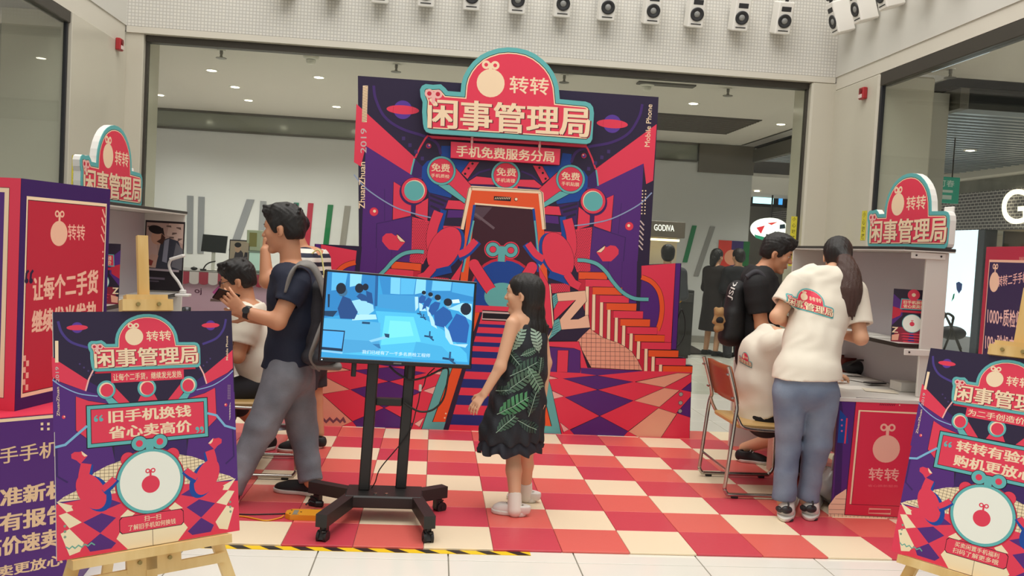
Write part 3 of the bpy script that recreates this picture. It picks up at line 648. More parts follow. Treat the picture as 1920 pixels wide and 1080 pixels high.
# printed stairs in the middle
sx0 = PB((897, 605)); mid = PB((927, 700))[0]
def wid(y): return np.interp(y, [575, 605, 808], [.20, .215, .365])
def band(y0, y1, col, k=0):
    a, b = PB((930, y0)), PB((930, y1)); w0, w1 = wid(y0)+k, wid(y1)+k; A.raw([(CX-w0, a[1]), (CX+w0, a[1]), (CX+w1, b[1]), (CX-w1, b[1])], col)
band(574, 812, 'navy', .05); band(574, 812, 'red')
for a, b in ((607, 613), (624, 630.5), (641, 649), (658.6, 670.6), (682.7, 697), (711, 727.5), (741.7, 760), (778, 797.5)): band(a+1.5, b+1.5, 'dblue')
poly(L(R7, (1340, -250), (1430, -250), (1170, 690), (1145, 770), (955, 770), (1085, 380)), 'teal', m, .003)
poly(L(R7, (1400, -250), (1464, -250), (1165, 690), (1055, 690)), 'orange', m, .003); poly(L(R7, (1464, -250), (1484, -250), (1190, 770), (1145, 770)), 'navy', m)
for p in ((1170, 618), (1160, 655)): ell(R7(*p), 1.6, 1.6, 'cream', m)
stroke([(904, 591), (965, 594)], .085, 'black'); stroke([(904, 591), (965, 594)], .07, 'gtext'); stroke([(905, 591.6), (964, 594.4)], .045, 'black')
# ribbons and balloons in the place of the figures
stroke(L(R4, (620, 520), (640, 690), (660, 850), (640, 920)), .05, 'blue', m, smooth=5); stroke(L(R4, (668, 545), (705, 700), (712, 830), (690, 930)), .085, 'black', m, smooth=5); stroke(L(R4, (668, 545), (705, 700), (712, 830), (690, 930)), .08, 'red', m, smooth=5)
ell(R4(530, 900), 25, 42, 'blue', m, ang=.45); ell(R4(575, 905), 27.6, 44.6, 'black', m, ang=.45); ell(R4(575, 905), 27, 44, 'red', m, ang=.45)
stroke(L(R4, (240, 800), (330, 920), (420, 990)), .05, 'blue', m, smooth=5); stroke(L(R4, (270, 790), (350, 900), (430, 950)), .055, 'red', m, smooth=5)
stroke(L(R5, (160, 130), (330, 190), (440, 240)), .06, 'blue', m, smooth=5); stroke(L(R5, (340, 130), (400, 220), (470, 255)), .07, 'black', m); stroke(L(R5, (340, 130), (400, 220), (470, 255)), .065, 'red', m)
stroke(L(R4, (770, 960), (860, 965), (970, 1000), (1060, 1080))+L(R5, (800, 200), (900, 310), (1020, 375), (1165, 385)), .034, 'black', m, smooth=5); stroke(L(R4, (770, 960), (860, 965), (970, 1000), (1060, 1080))+L(R5, (800, 200), (900, 310), (1020, 375), (1165, 385)), .029, 'teal', m, smooth=5)
# edge lettering and hatches
A.text('ZhuanZhuan', (684, 391), (684.8, 304), (673, 391), 'cream', .03); A.text('2019', (687, 287), (687.5, 241), (676, 287), 'gtext', .015)
A.text('Mobile Phone', (1218, 275.5), (1223, 196), (1208.5, 275), 'cream', .015)
poly(L(R1, (110, 165), (162, 165), (150, 535), (100, 535)), 'cream')
for k in range(22): y = 170+k*16.4; x = 110-k*.45; stroke(L(R1, (x, y+16), (x+50, y+2)), .004, '#9a7a54')
for k in range(8):
    for i in (0, 1): ell(R4(1430+i*31-k*1.4, 258+k*33), 1.4, 1.4, 'cream', n=8)
for k in range(6): stroke(L(R4, (1405-k*3, 560+k*50), (1445-k*3, 608+k*50)), .011, 'gtext')
A.build('printed_artwork', bd, (0, YB-.0008, 0), I3)
# arched sign standing proud of the panel
YS = YB-.11
SGN = [(799, 247), (795, 241), (793, 232), (791.5, 209.6), (792.4, 191), (788.5, 181), (787.5, 168), (791, 161), (798, 157.5), (812, 159), (826.7, 158), (835, 165), (839.6, 170.7), (863.7, 172.6), (865, 158), (869, 143), (877, 128), (887, 115.5), (901, 103.5), (915, 96.5), (934, 90.5), (952.6, 88.8), (970, 90), (988, 94), (1004, 101.5), (1018, 112), (1029, 123), (1038, 136), (1044, 150), (1047.5, 163), (1049.6, 185.8), (1075, 188.3), (1098, 190.5), (1107, 194), (1112, 201), (1113.7, 212), (1112, 240), (1110.5, 261), (1107, 267.5), (1100, 270), (1040, 265.5), (960, 260), (870, 254.3), (808, 250.3)]
PS = lambda p: PB(p, YS)
sgp = [PS(p) for p in SGN]
mb = MB(); mb.mat(ink('teal')); mb.prism(sgp, YS, YS+.05, lambda u, v, d: (u, d, v)); mb.build('sign_board', ink('teal'), bd)
mb = MB()
for x, y in ((840, 215), (950, 150), (1060, 240)): p = atY(x, y, YB); mb.cyl((p[0], YS+.05, p[2]), (p[0], YB, p[2]), .02, n=8)
mb.build('sign_spacer', M('strut_steel', '#55555a'), bd)
def sign_art(A, T, small=False):
    """print of the arched sign; T maps sign-plane metres (backdrop scale) to the art's raw units; A.w must be identity"""
    raw = lambda pts, col: A.raw([T(p) for p in pts], col)
    sc = np.linalg.norm(np.array(T((1, 0)))-np.array(T((0, 0))))
    if small: raw(sgp, 'teal')
    i1 = offset_poly(sgp, .036); i2 = offset_poly(sgp, .041); i3 = offset_poly(sgp, .050); raw(i1, 'black'); raw(i2, 'cream'); raw(i3, 'red')
    def tx(t, a, b, c, col, bold, d=(0, 0)):
        v, f, _ = glyphs(t, bold); bl, br, tl = (np.array(PS((p[0]+d[0], p[1]+d[1]))) for p in (a, b, c)); 
        for dx, dy in heavy(bold, len(t)): w_ = v+np.array((dx, dy)); q = bl+w_[:, :1]*(br-bl)+w_[:, 1:]*(tl-bl); A._put(np.array([T(p) for p in q]), f, col)
    for d in ((2.6, 1.6), (1.4, .9)): tx('闲事管理局', (803, 239), (1104, 257), (804, 184), 'dred' if d[0] > 2 else 'maroon', .035, d)
    tx('闲事管理局', (803, 239), (1104, 257), (804, 184), 'cream', .035)
    tx('转转', (955, 174.5), (1029, 179), (955.5, 142), 'cream', .012)
    c = PS((920, 156)); r = 26/FPX*YS
    q = PS((920, 122)); kk = 8/FPX*YS
    def el(c_, rr, col, n=24): raw([(c_[0]+rr*math.cos(t), c_[1]+rr*math.sin(t)) for t in np.linspace(0, 2*math.pi, n, endpoint=False)], col)
    raw([(q[0]-.014, q[1]-.07), (q[0]+.014, q[1]-.07), (q[0]+.014, q[1]), (q[0]-.014, q[1])], 'cream'); raw([(q[0]-.03, q[1]-.016), (q[0]+.03, q[1]-.016), (q[0]+.03, q[1]+.016), (q[0]-.03, q[1]+.016)], 'cream')
    for k in (-1, 1): el((q[0]+k*.036, q[1]), kk, 'cream', 16); el((q[0]+k*.036, q[1]), kk*.45, 'red', 12)
    el(c, r, 'cream')
    q = PS((813, 176))
    for k in (-1, 1): el((q[0]+k*.034, q[1]), .036, 'lpink', 16); el((q[0]+k*.034, q[1]), .018, 'dred', 12)
    raw([(q[0]-.014, q[1]-.075), (q[0]+.014, q[1]-.075), (q[0]+.014, q[1]), (q[0]-.014, q[1])], 'lpink')
A2 = Art(); sign_art(A2, lambda p: p); A2.build('sign_print', bd, (0, YS-.0008, 0), I3)
mb = MB(); YN = YB-.05
bq = [PB(p, YN) for p in ((845.5, 265.5), (1051, 279.3), (1049, 309), (845, 295.6))]; mb.mat(ink('red')).prism(bq, YN, YN+.05, lambda u, v, d: (u, d, v)); mb.build('banner_board', ink('red'), bd)
A3 = Art(lambda p: PB(p, YN)); A3.text('手机免费服务分局', (856, 293), (1039, 304.5), (856.5, 272.5), 'cream', .03); A3.build('banner_print', bd, (0, YN-.0006, 0), I3)
mb = MB(); bq = [PB(p, YN) for p in ((803, 254), (1100, 270.5), (1100, 276), (810, 259))]; mb.mat(ink('red')).prism(bq, YN, YN+.05, lambda u, v, d: (u, d, v)); mb.build('sign_ledge', ink('red'), bd)
mb = MB()
for x, y in ((885, 263), (1012, 272.5)): p = atY(x, y, YN); mb.cyl((p[0], YN+.01, p[2]-.05), (p[0], YN+.01, p[2]+.05), .012, n=8)
mb.build('banner_pin', ink('lpink'), bd)
SGC = ((min(p[0] for p in sgp)+max(p[0] for p in sgp))/2, min(p[1] for p in sgp)); SGW = max(p[0] for p in sgp)-min(p[0] for p in sgp); SGH = max(p[1] for p in sgp)-SGC[1]
# the sign is hung with a slight perspective-free tilt in the photo plane, so small copies reuse the same outline
# ------------------------------------------------------------------ posters on easels
def homog(src, dst):
    Am = []
    for (x, y), (U, V_) in zip(src, dst): Am += [[x, y, 1, 0, 0, 0, -U*x, -U*y, -U], [0, 0, 0, x, y, 1, -V_*x, -V_*y, -V_]]
    return np.linalg.svd(np.array(Am, float))[2][-1].reshape(3, 3)
def hmap(H): return lambda p: (lambda v: (v[0]/v[2], v[1]/v[2]))(H@np.array([p[0], p[1], 1.0]))
HL = homog([(100, 585), (433, 583), (450, 993), (105, 1053)], [(0, .8), (.6, .8), (.6, 0), (0, 0)])
K4, K5, K6, K7 = crop(90, 570, 4.5), crop(260, 570, 4.5), crop(90, 800, 3.857), crop(270, 800, 3.857)
def poster_art(kind):
    A = Art(hmap(HL)); m = .2965; poly, ell, stroke = A.poly, A.ell, A.stroke
    poly([(100, 585), (433, 583), (450, 993), (105, 1053)], 'navy')
    A.raw([(0, .50), (.15, .44), (.6-.15, .44), (.6, .50), (.6, .18), (0, .18)], 'purple')
    poly(L(K4, (33, 437), (90, 480), (340, 640), (320, 730), (100, 650), (38, 610)), 'red', m)
    poly(L(K4, (40, 625), (100, 655), (320, 730), (340, 640), (440, 780), (600, 835), (330, 845), (240, 780), (230, 1075), (42, 1075)), 'purple', m)
    poly(L(K4, (320, 730), (340, 645), (420, 690), (430, 760)), 'dpur', m)
    A.raw([(.12, .42), (.25, .52), (.35, .52), (.48, .42), (.5, .30), (.1, .30)], 'navy')
    poly([(142, 742), (166, 750), (205, 756), (205, 800), (164, 822), (142, 806)], 'red', m, .0012)
    A.raw([(.0, .33), (.17, .36), (.18, .30), (.42, .30), (.43, .36), (.6, .33), (.6, .17), (0, .17)], 'purple'); A.raw([(.18, .36), (.42, .36), (.42, .24), (.18, .24)], 'dpur'); A.raw([(.23, .3), (.36, .3), (.36, .23), (.23, .23)], 'navy')
    stroke(L(K6, (60, 130), (62, 355), (140, 400)), .006, 'dpur', m)
    # gridded mound and checker floor
    hp = L(K6, (60, 545), (110, 505), (210, 455), (330, 330), (420, 280), (540, 235), (545, 500), (400, 500)); poly(hp, '#f0dcb4', m)
    for k in range(14): x = 120+k*32; yt = np.interp(x, [60, 110, 210, 330, 420, 540], [545, 505, 455, 330, 280, 235]); stroke(L(K6, (x, yt), (x-4, 520)), .0011, 'maroon', m)
    for y in range(260, 530, 26): xl = np.interp(-y, [-545, -505, -455, -330, -280, -235], [60, 110, 210, 330, 420, 540]); stroke(L(K6, (xl, y), (545, y-14)), .0011, 'maroon', m)
    fl = A.W([(102, 937), (281, 925)]); A.raw([(0, .178), (.12, .186), (.2965, .197), (.473, .186), (.6, .178), (.6, 0), (0, 0)], 'red')
    for q in (((385, 622), (490, 655), (375, 768), (250, 690)), ((375, 770), (490, 840), (455, 880), (300, 905), (270, 860)), ((270, 545), (400, 505), (530, 548), (385, 610))): poly(L(K6, *q), 'purple', m)
    for q in (((54, 540), (198, 575), (190, 600), (130, 617)), ((72, 640), (130, 620), (240, 690), (150, 735)), ((85, 775), (150, 738), (255, 840), (225, 905), (150, 935)), ((520, 650), (580, 590), (630, 620), (600, 650))): poly(L(K6, *q), '#f3e2bc', m)
    A.raw([(.215, 0), (.18, .04), (.2, .075), (.39, .075), (.415, .04), (.38, 0)], '#f3e2bc'); A.rstroke([(.2965, .08), (.2965, 0)], .0015, 'maroon')
    for k in range(3):
        ell(K6(117, 718+k*40), 2.6, 2.6, '#8aa08a', m)
    stroke(L(K6, (122, 870), (148, 885), (170, 865), (190, 880), (215, 858), (240, 872), (262, 850), (285, 862), (310, 840), (335, 855)), .004, '#6fae9c')
    # rings, cords, side details
    stroke(L(K4, (88, 145), (120, 240), (200, 320), (340, 365)), .008, '#4a3a86', m, smooth=6)
    c = K4(250, 198); ell(c, 11, 10, 'violet', m); ell(c, 20, 5, 'red', m)
    stroke(L(K4, (38, 635), (120, 690), (260, 750), (420, 772)), .0035, '#8fb0d8', m, smooth=6)
    stroke(L(K4, (390, 540), (345, 630), (318, 728)), .005, 'lpink', m)
    for p in ((270, 502), (305, 532), (342, 560), (378, 592)): ell(K4(*p), 2, 2, '#4a3a70', m, n=6)
    poly(L(K4, (62, 308), (90, 308), (90, 490), (62, 490)), 'cream')
    A.text('ZhuanZhuan', K4(97, 940), K4(94, 695), K4(74, 940), 'cream', .02); A.text('2019', K4(95, 655), K4(92, 525), K4(66, 655), 'gtext', .01)
    A.text('Mobile Phone', K5(752, 470), K5(750, 268), K5(735, 470), 'cream', .01)
    for k in range(9):
        for i in range(3): ell(K5(752+i*9, 680+k*14), .5, .5, 'cream', n=6)
    for k in range(6): stroke(L(K5, (765, 860+k*22), (773, 824+k*22)), .002, 'gtext')
    ell(K4(132, 948), 3.4, 3.4, 'red', m); ell(K4(137, 944), 1.4, 1.4, 'cream', m)
    # ring lamps
    poly([(194, 742), (206, 740), (225, 757), (205, 757)], 'teal', m); poly(L(K4, (550, 780), (560, 690), (690, 825), (600, 835)), 'red', m); A.raw([(.275, .52), (.31, .52), (.325, .49), (.26, .49)], 'red')
    for c in ((199.5, 729.5), (275.5, 726)):
        mi = m if c[0] < 240 else None; ell(c, 18, 17.6, 'black', mi); ell(c, 17.5, 17.2, 'teal', mi); ell(c, 13.6, 13.4, 'cream', mi); ell((c[0]+1.2, c[1]+1), 12, 12, 'red', mi)
    # arched sign
    su = .375/SGW; T = lambda p: (.2965+(p[0]-SGC[0])*su-.005, .597+(p[1]-SGC[1])*su*1.0); B = Art(); sign_art(B, T, True)
    for v, f, col, z in B.items: A._put(v, f, col)
    A.raw([(.175, .557), (.418, .557), (.418, .594), (.175, .594)], 'red'); A.rstroke([(.125, .594), (.46, .594)], .006, 'dred')
    keep, A.w = A.w, (lambda p: p)
    A.text({'a': '让每个二手货，继续发光发热', 'b': '为二手创造价值'}[kind], (.182, .563), (.41, .563), (.182, .587), 'cream', .02)
    # framed slogan
    fr = [(.097, .485), (.497, .485), (.497, .348), (.097, .348)]
    A.raw([(.094, .488), (.500, .488), (.500, .345), (.094, .345)], 'black'); A.raw(fr, 'teal'); A.raw([(.108, .474), (.486, .474), (.486, .359), (.108, .359)], 'black'); A.raw([(.110, .472), (.484, .472), (.484, .361), (.110, .361)], 'red')
    l1, l2 = {'a': ('旧手机换钱', '省心卖高价'), 'b': ('转转有验机', '购机更放心')}[kind]
    A.text(l1, (.165, .424), (.438, .424), (.165, .464), 'cream', .04); A.text(l2, (.165, .370), (.438, .370), (.165, .411), 'cream', .04)
    for x, y, s_ in ((.120, .437, 1), (.136, .437, 1), (.470, .379, -1), (.454, .379, -1)): A.rell((x+.005, y), .0062, .0062, 'teal', n=12); A.rstroke([(x-.000 if s_ > 0 else x+.01, y), (x+.001 if s_ > 0 else x+.0095, y+.008*s_), (x+.008 if s_ > 0 else x+.003, y+.015*s_)], .004, 'teal')
    A.rstroke([(.0, .36), (.03, .365), (.06, .39), (.097, .42)], .008, '#7fb6d8'); A.rstroke([(.497, .43), (.53, .42), (.56, .38), (.6, .365)], .008, '#7fb6d8')
    # blank alarm disc with bells and key (its printed code is left out)
    for k in (-1, 1): A.rell((.2965+k*.074, .297), .024, .024, 'black', n=18); A.rell((.2965+k*.074, .297), .0232, .0232, 'red', n=18)
    A.rell((.2945, .215), .116, .113, 'dred', n=48); A.rell((.2945, .216), .112, .110, 'black', n=48); A.rell((.2945, .216), .1105, .109, 'teal', n=48); A.rell((.2945, .216), .1, .099, '#eef0e4', n=48)
    emblem(A, (.2945, .205), .030, 'red', '#eef0e4')
    for q, s_ in (('black', 1.09), ('teal', 1.0)):
        y = .346; A.raw([(.2945-.013*s_, .322), (.2945+.013*s_, .322), (.2945+.013*s_, y), (.2945-.013*s_, y)], q); A.raw([(.2945-.025, y-.012*s_), (.2945+.025, y-.012*s_), (.2945+.025, y+.012*s_), (.2945-.025, y+.012*s_)], q)
        for k in (-1, 1): A.rell((.2945+k*.034, y), .0255*s_, .0245*s_, q, n=22)
    for k in (-1, 1): A.rell((.2945+k*.034, .346), .0115, .0115, 'red', n=16)
    # caption plate
    rr = lambda x0, y0, x1, y1, c: [(x0+c, y0), (x1-c, y0), (x1, y0+c), (x1, y1-c), (x1-c, y1), (x0+c, y1), (x0, y1-c), (x0, y0+c)]
    A.raw(rr(.190, .052, .402, .108, .008), 'black'); A.raw(rr(.192, .054, .400, .106, .008), 'red')
    a_, b_ = {'a': ('扫一扫', '了解旧手机如何换钱'), 'b': ('买卖闲置手机福利', '扫码了解更多哦')}[kind]
    if kind == 'a': A.text(a_, (.27, .083), (.325, .083), (.27, .101), 'cream', .015)
    else: A.text(a_, (.222, .083), (.372, .083), (.222, .101), 'cream', .015)
    A.text(b_, (.218, .060), (.374, .060), (.218, .078), 'cream', .015)
    A.w = keep
    # hearts and ribbons
    poly(L(K6, (232, 265), (205, 240), (168, 225), (165, 195), (190, 178), (225, 178), (242, 172), (285, 205)), 'red', m); poly(L(K6, (240, 172), (285, 205), (262, 212), (245, 195)), 'cream', m)
    stroke(L(K6, (290, 270), (285, 360), (300, 450)), .03, 'blue', m, smooth=5); stroke(L(K6, (275, 262), (255, 360), (262, 460)), .033, 'red', m, smooth=5)
    ell(K6(345, 480), 26, 38, 'blue', m, ang=.5); ell(K6(310, 465), 24, 38, 'red', m, ang=.5); stroke(L(K6, (400, 470), (450, 430), (495, 375)), .02, 'blue', m, smooth=4); stroke(L(K6, (390, 450), (440, 410), (480, 370)), .02, 'red', m, smooth=4); stroke(L(K6, (270, 530), (225, 580), (180, 605)), .03, 'red', m)
    return A
m_wood = M('easel_pine', '#d9b878', .5, var=(9, '#cfa761', '#e6c88c'), stretch=(1, 1, .12)); m_edge = M('board_white_edge', '#e4e2dc', .5); m_bolt = M('bolt_brass', '#9c8a58', .35, .8)
def easel(P, R, kind, lab_e, lab_p, nm):
    P = V3(P); n0 = P[2]/R[2, 2]
    t = thing('easel', lab_e, 'easel', (*(P+R@np.array([.3, .25, 0]))[:2], 0), 'pine easels with posters')
    T = lambda q: P+R@np.array(q)
    def bar(nm_, a, b, w, d, y0, mat_=m_wood):
        a, b = np.array(a), np.array(b); dr = (b-a)/np.linalg.norm(b-a); s_ = np.array([-dr[1], dr[0]])*w/2
        q = [a+s_, a-s_, b-s_, b+s_]; mb = MB(); mb.prism([tuple(x) for x in q], y0, y0+d, lambda u, v, dd: T((u, dd, v))); return mb.build(nm_, mat_, t)
    lo = -n0+.012
    bar('mast', (.3, -.12), (.3, 1.075), .036, .022, .030); bar('front_leg', (.285, .70), (-.065, lo), .040, .022, .055); bar('front_leg', (.315, .70), (.665, lo), .040, .022, .055)
    led = bar('ledge', (.04, -.018), (.56, -.018), .030, .075, -.030)
    bar('cross_rail', (.06, -.09), (.56, -.09), .034, .02, .032)
    cl = bar('top_clamp', (.215, .822), (.385, .822), .040, .05, -.012); bar('top_clamp_lip', (.23, .85), (.37, .85), .018, .04, -.004)
    for u, v, y in ((.265, .824, -.013), (.335, .824, -.013), (.26, -.055, .028), (.36, -.055, .028)): mb = MB(); mb.cyl(T((u, y+.002, v)), T((u, y-.006, v)), .007, n=10); mb.build('bolt', m_bolt, t)
    bar('ledge_plate', (.22, -.055), (.40, -.055), .06, .022, .03)
    a = T((.3, .066, .74)); yaw = math.atan2(R[1, 0], R[0, 0]); bk = np.array([-math.sin(yaw), math.cos(yaw), 0]); b = T((.3, 0, 0)); b = np.array([b[0], b[1], 0.018])+bk*.62
    mb = MB(); d = b-a; d /= np.linalg.norm(d); e1 = R[:, 0]*.018; e2 = np.cross(d, R[:, 0])*.011
    q = [a+e1+e2, a-e1+e2, a-e1-e2, a+e1-e2, b+e1+e2, b-e1+e2, b-e1-e2, b+e1-e2]; mb.add(q, [(0, 1, 2, 3), (7, 6, 5, 4), (0, 4, 5, 1), (1, 5, 6, 2), (2, 6, 7, 3), (3, 7, 4, 0)]); mb.build('rear_leg', m_wood, t)
    tp_ = thing(nm, lab_p, 'poster', P+R@np.array([.3, 0, 0]), 'posters on the easels')
    mb = MB(); mb.prism([(0, 0), (.6, 0), (.6, .8), (0, .8)], .0, .010, lambda u, v, d_: T((u, d_, v))); mb.build('poster_board', m_edge, tp_)
    Ar = poster_art(kind); Ar.build('poster_print', tp_, P-R[:, 1]*.0006, R)
easel((-1.157, 2.873, .451), rot(.593, -.191, -.004), 'a', 'pine easel holding the poster at the lower left', 'printed poster about swapping old phones for money on the left easel', 'poster')
easel((1.788, 3.170, .450), rot(-.958, -.256, 0), 'b', 'pine easel cut by the right edge of the picture', 'printed poster on the easel at the lower right corner', 'poster')

# ------------------------------------------------------------------ display screen on a wheeled stand
m_blk = M('powder_black', '#232120', .45); m_blg = M('gloss_black', '#141416', .22); m_wheel = M('caster_rubber', '#1b1b1c', .5); m_chrome = M('chrome', '#b8b4ac', .18, .95)
PT, RT_, TW, TH = V3((-.587, 4.65, .88)), rot(.263, -.089, .044), .84, .487
tv = thing('television', 'flat television with a bright blue office video on a wheeled stand', 'television', PT+RT_@np.array([.42, .04, 0]))
TT = lambda q: PT+RT_@np.array(q)
mb = MB(); mb.box((0, .004, 0), (TW, .035, TH), .006); mb.box((.15, .035, .06), (TW-.15, .065, TH-.08), .012); mb.xf(TT); mb.build('television_case', m_blk, tv)
mb = MB()
for lo, hi in (((0, -.006, 0), (TW, .006, .024)), ((0, -.006, TH-.012), (TW, .006, TH)), ((0, -.006, .02), (.012, .006, TH-.01)), ((TW-.012, -.006, .02), (TW, .006, TH-.01))): mb.box(lo, hi, .003)
mb.xf(TT); mb.build('bezel', m_blg, tv)
mb = MB(); mb.box((TW/2-.022, -.0075, .007), (TW/2+.022, -.006, .015)); mb.xf(TT); mb.build('badge', M('badge_grey', '#6a6a6c', .4), tv)
mb = MB(); mb.sphere((.016, -.007, .012), .003, 8, 6); mb.xf(TT); mb.build('power_lamp', M('power_lamp', '#cfe6ff', emit=2), tv)
HT = homog([(612, 505), (893, 528), (884, 692), (595, 678)], [(0, TH), (TW, TH), (TW, 0), (0, 0)])
def sink(c): return M('screen_'+c, c, .3, emit=1.0) if 'screen_'+c in MATS else screen_mat(c)
def screen_mat(c):
    m = M('screen_'+c, c, .25, emit=1.0); m.node_tree.nodes['Principled BSDF'].inputs['Base Color'].default_value = (0, 0, 0, 1); return m
S = Art(hmap(HT), inkf=sink)
q = [(.012, .024), (TW-.012, .024), (TW-.012, TH-.012), (.012, TH-.012)]
S.raw(q, '#35a2dc')
clipu = lambda p: (min(max(p[0], .012), TW-.012), min(max(p[1], .024), TH-.012))
_w = S.w; S.w = lambda p: clipu(_w(p))
def sp(col, *xy): S.poly(L(R8, *xy), col)
sp('#2b86c6', (140, 300), (570, 330), (560, 620), (120, 700)); sp('#5cbcec', (200, 320), (330, 325), (300, 460), (190, 470)); sp('#8fdcf8', (350, 330), (450, 335), (440, 420), (345, 440))
sp('#2f8ccc', (590, 350), (1400, 395), (1385, 560), (890, 540), (620, 500)); sp('#7ad0f4', (690, 360), (770, 364), (765, 500), (685, 495)); sp('#58bcec', (775, 366), (900, 372), (880, 500), (770, 500)); sp('#8adaf8', (905, 372), (985, 378), (980, 480), (890, 500)); sp('#69c6f0', (1040, 385), (1200, 392), (1190, 470), (1030, 470)); sp('#4aaee4', (1210, 395), (1390, 405), (1380, 520), (1200, 480))
sp('#3e9cd6', (590, 500), (890, 512), (890, 650), (580, 610)); sp('#1d5f9c', (562, 345), (586, 347), (575, 600), (550, 600))
sp('#4fc2ee', (560, 640), (900, 660), (1130, 800), (1330, 1000), (1340, 1075), (260, 1005), (600, 800)); sp('#66dcfa', (640, 680), (880, 690), (940, 900), (600, 930)); sp('#7ceaff', (680, 720), (850, 730), (880, 850), (660, 870)); sp('#45b2e4', (900, 900), (1120, 940), (1250, 1070), (860, 1050))
sp('#55b4e4', (110, 700), (440, 720), (600, 740), (590, 960), (280, 1000), (100, 990)); sp('#4aa6da', (290, 880), (590, 900), (590, 980), (280, 1000)); sp('#16466c', (445, 730), (512, 735), (510, 752), (443, 748))
sp('#9adcf6', (340, 560), (440, 540), (540, 590), (545, 640), (470, 690), (380, 650)); sp('#b2e8fa', (370, 670), (560, 670), (570, 710), (360, 720)); sp('#8ed2f2', (500, 890), (640, 850), (660, 870), (520, 905)); sp('#2f7ab0', (590, 920), (600, 960), (580, 955), (530, 920)); sp('#1a4668', (630, 830), (675, 835), (672, 868), (640, 860))
# seated workers, left side
def worker(h, hr, body, c='#14508f'):
    sp(c, *body); S.ell(R8(*h), hr/4.5, hr/4.5*1.12, '#0f1c2e', n=14)
S.ell(R8(285, 480), 9, 9, '#3a6d92', n=12)
worker((272, 452), 42, ((285, 515), (350, 540), (410, 650), (380, 710), (260, 705), (240, 620)), '#1c4a86'); worker((425, 450), 36, ((430, 490), (480, 510), (500, 560), (440, 555), (400, 520)), '#1a4f8c'); worker((477, 440), 26, ((480, 470), (530, 490), (540, 580), (490, 570)), '#1a4f8c')
sp('#143a5c', (125, 640), (240, 640), (200, 690), (120, 680)); sp('#0f2c48', (160, 500), (178, 500), (172, 610), (158, 610))
# right row with white chairs
for hx, hy, hr, b, ch in ((966, 485, 18, ((950, 505), (985, 520), (970, 570), (920, 580), (925, 530)), ((890, 520), (918, 520), (920, 610), (895, 640))), (1022, 500, 20, ((1005, 525), (1035, 545), (1010, 600), (950, 630), (970, 560)), ((925, 570), (950, 580), (990, 640), (930, 640))),
                          (1083, 525, 27, ((1060, 560), (1105, 570), (1090, 620), (1040, 680), (1005, 640), (1020, 590)), ((985, 600), (1010, 610), (1030, 690), (1000, 680))), (1168, 565, 36, ((1130, 600), (1190, 640), (1210, 700), (1140, 780), (1060, 760), (1050, 660)), ((1000, 650), (1040, 690), (1080, 790), (1030, 760))), (1320, 625, 48, ((1240, 660), (1320, 690), (1350, 760), (1330, 910), (1210, 900), (1170, 780)), ((1140, 765), (1200, 830), (1215, 920), (1340, 920), (1320, 950), (1190, 920), (1150, 860)))):
    sp('#b4e6fa', *ch); sp('#1b5aa4', *b); S.ell(R8(hx+6, hy+hr*.7), hr/7, hr/7, '#7fb4cc', n=10); S.ell(R8(hx, hy), hr/4.5, hr/5, '#0f1c2c', n=14)
sp('#a8e4fa', (1170, 620), (1290, 570), (1370, 580), (1370, 720), (1330, 700), (1260, 640)); sp('#d8f6fe', (1200, 545), (1260, 540), (1270, 570), (1210, 575))
worker((1320, 622), 46, ((1240, 660), (1320, 690), (1350, 760), (1330, 910), (1210, 900), (1170, 780)), '#1c5cab')
for x, y, k in ((960, 690, .5), (1010, 850, .8), (1180, 1040, 1.1), (930, 660, .4)): S.stroke(L(R8, (x-50*k, y), (x+40*k, y+14*k)), .008*k+.003, '#16446c'); S.stroke(L(R8, (x+10*k, y-50*k), (x+6*k, y+10*k), (x+50*k, y+50*k)), .007*k+.003, '#1d5480')
sp('#0f2f50', (105, 795), (300, 808), (275, 985), (95, 968)); sp('#4eb0ee', (112, 806), (290, 818), (268, 960), (102, 945)); sp('#8ecdf0', (95, 972), (275, 990), (272, 1005), (92, 985))
S.w = _w
S.text('我们已经有了一千多名质检工程师', R8(440, 1003), R8(1018, 1035), R8(443, 970), '#cfeffc', .01)
S.build('video_picture', tv, PT-RT_[:, 1]*(-.003), RT_)
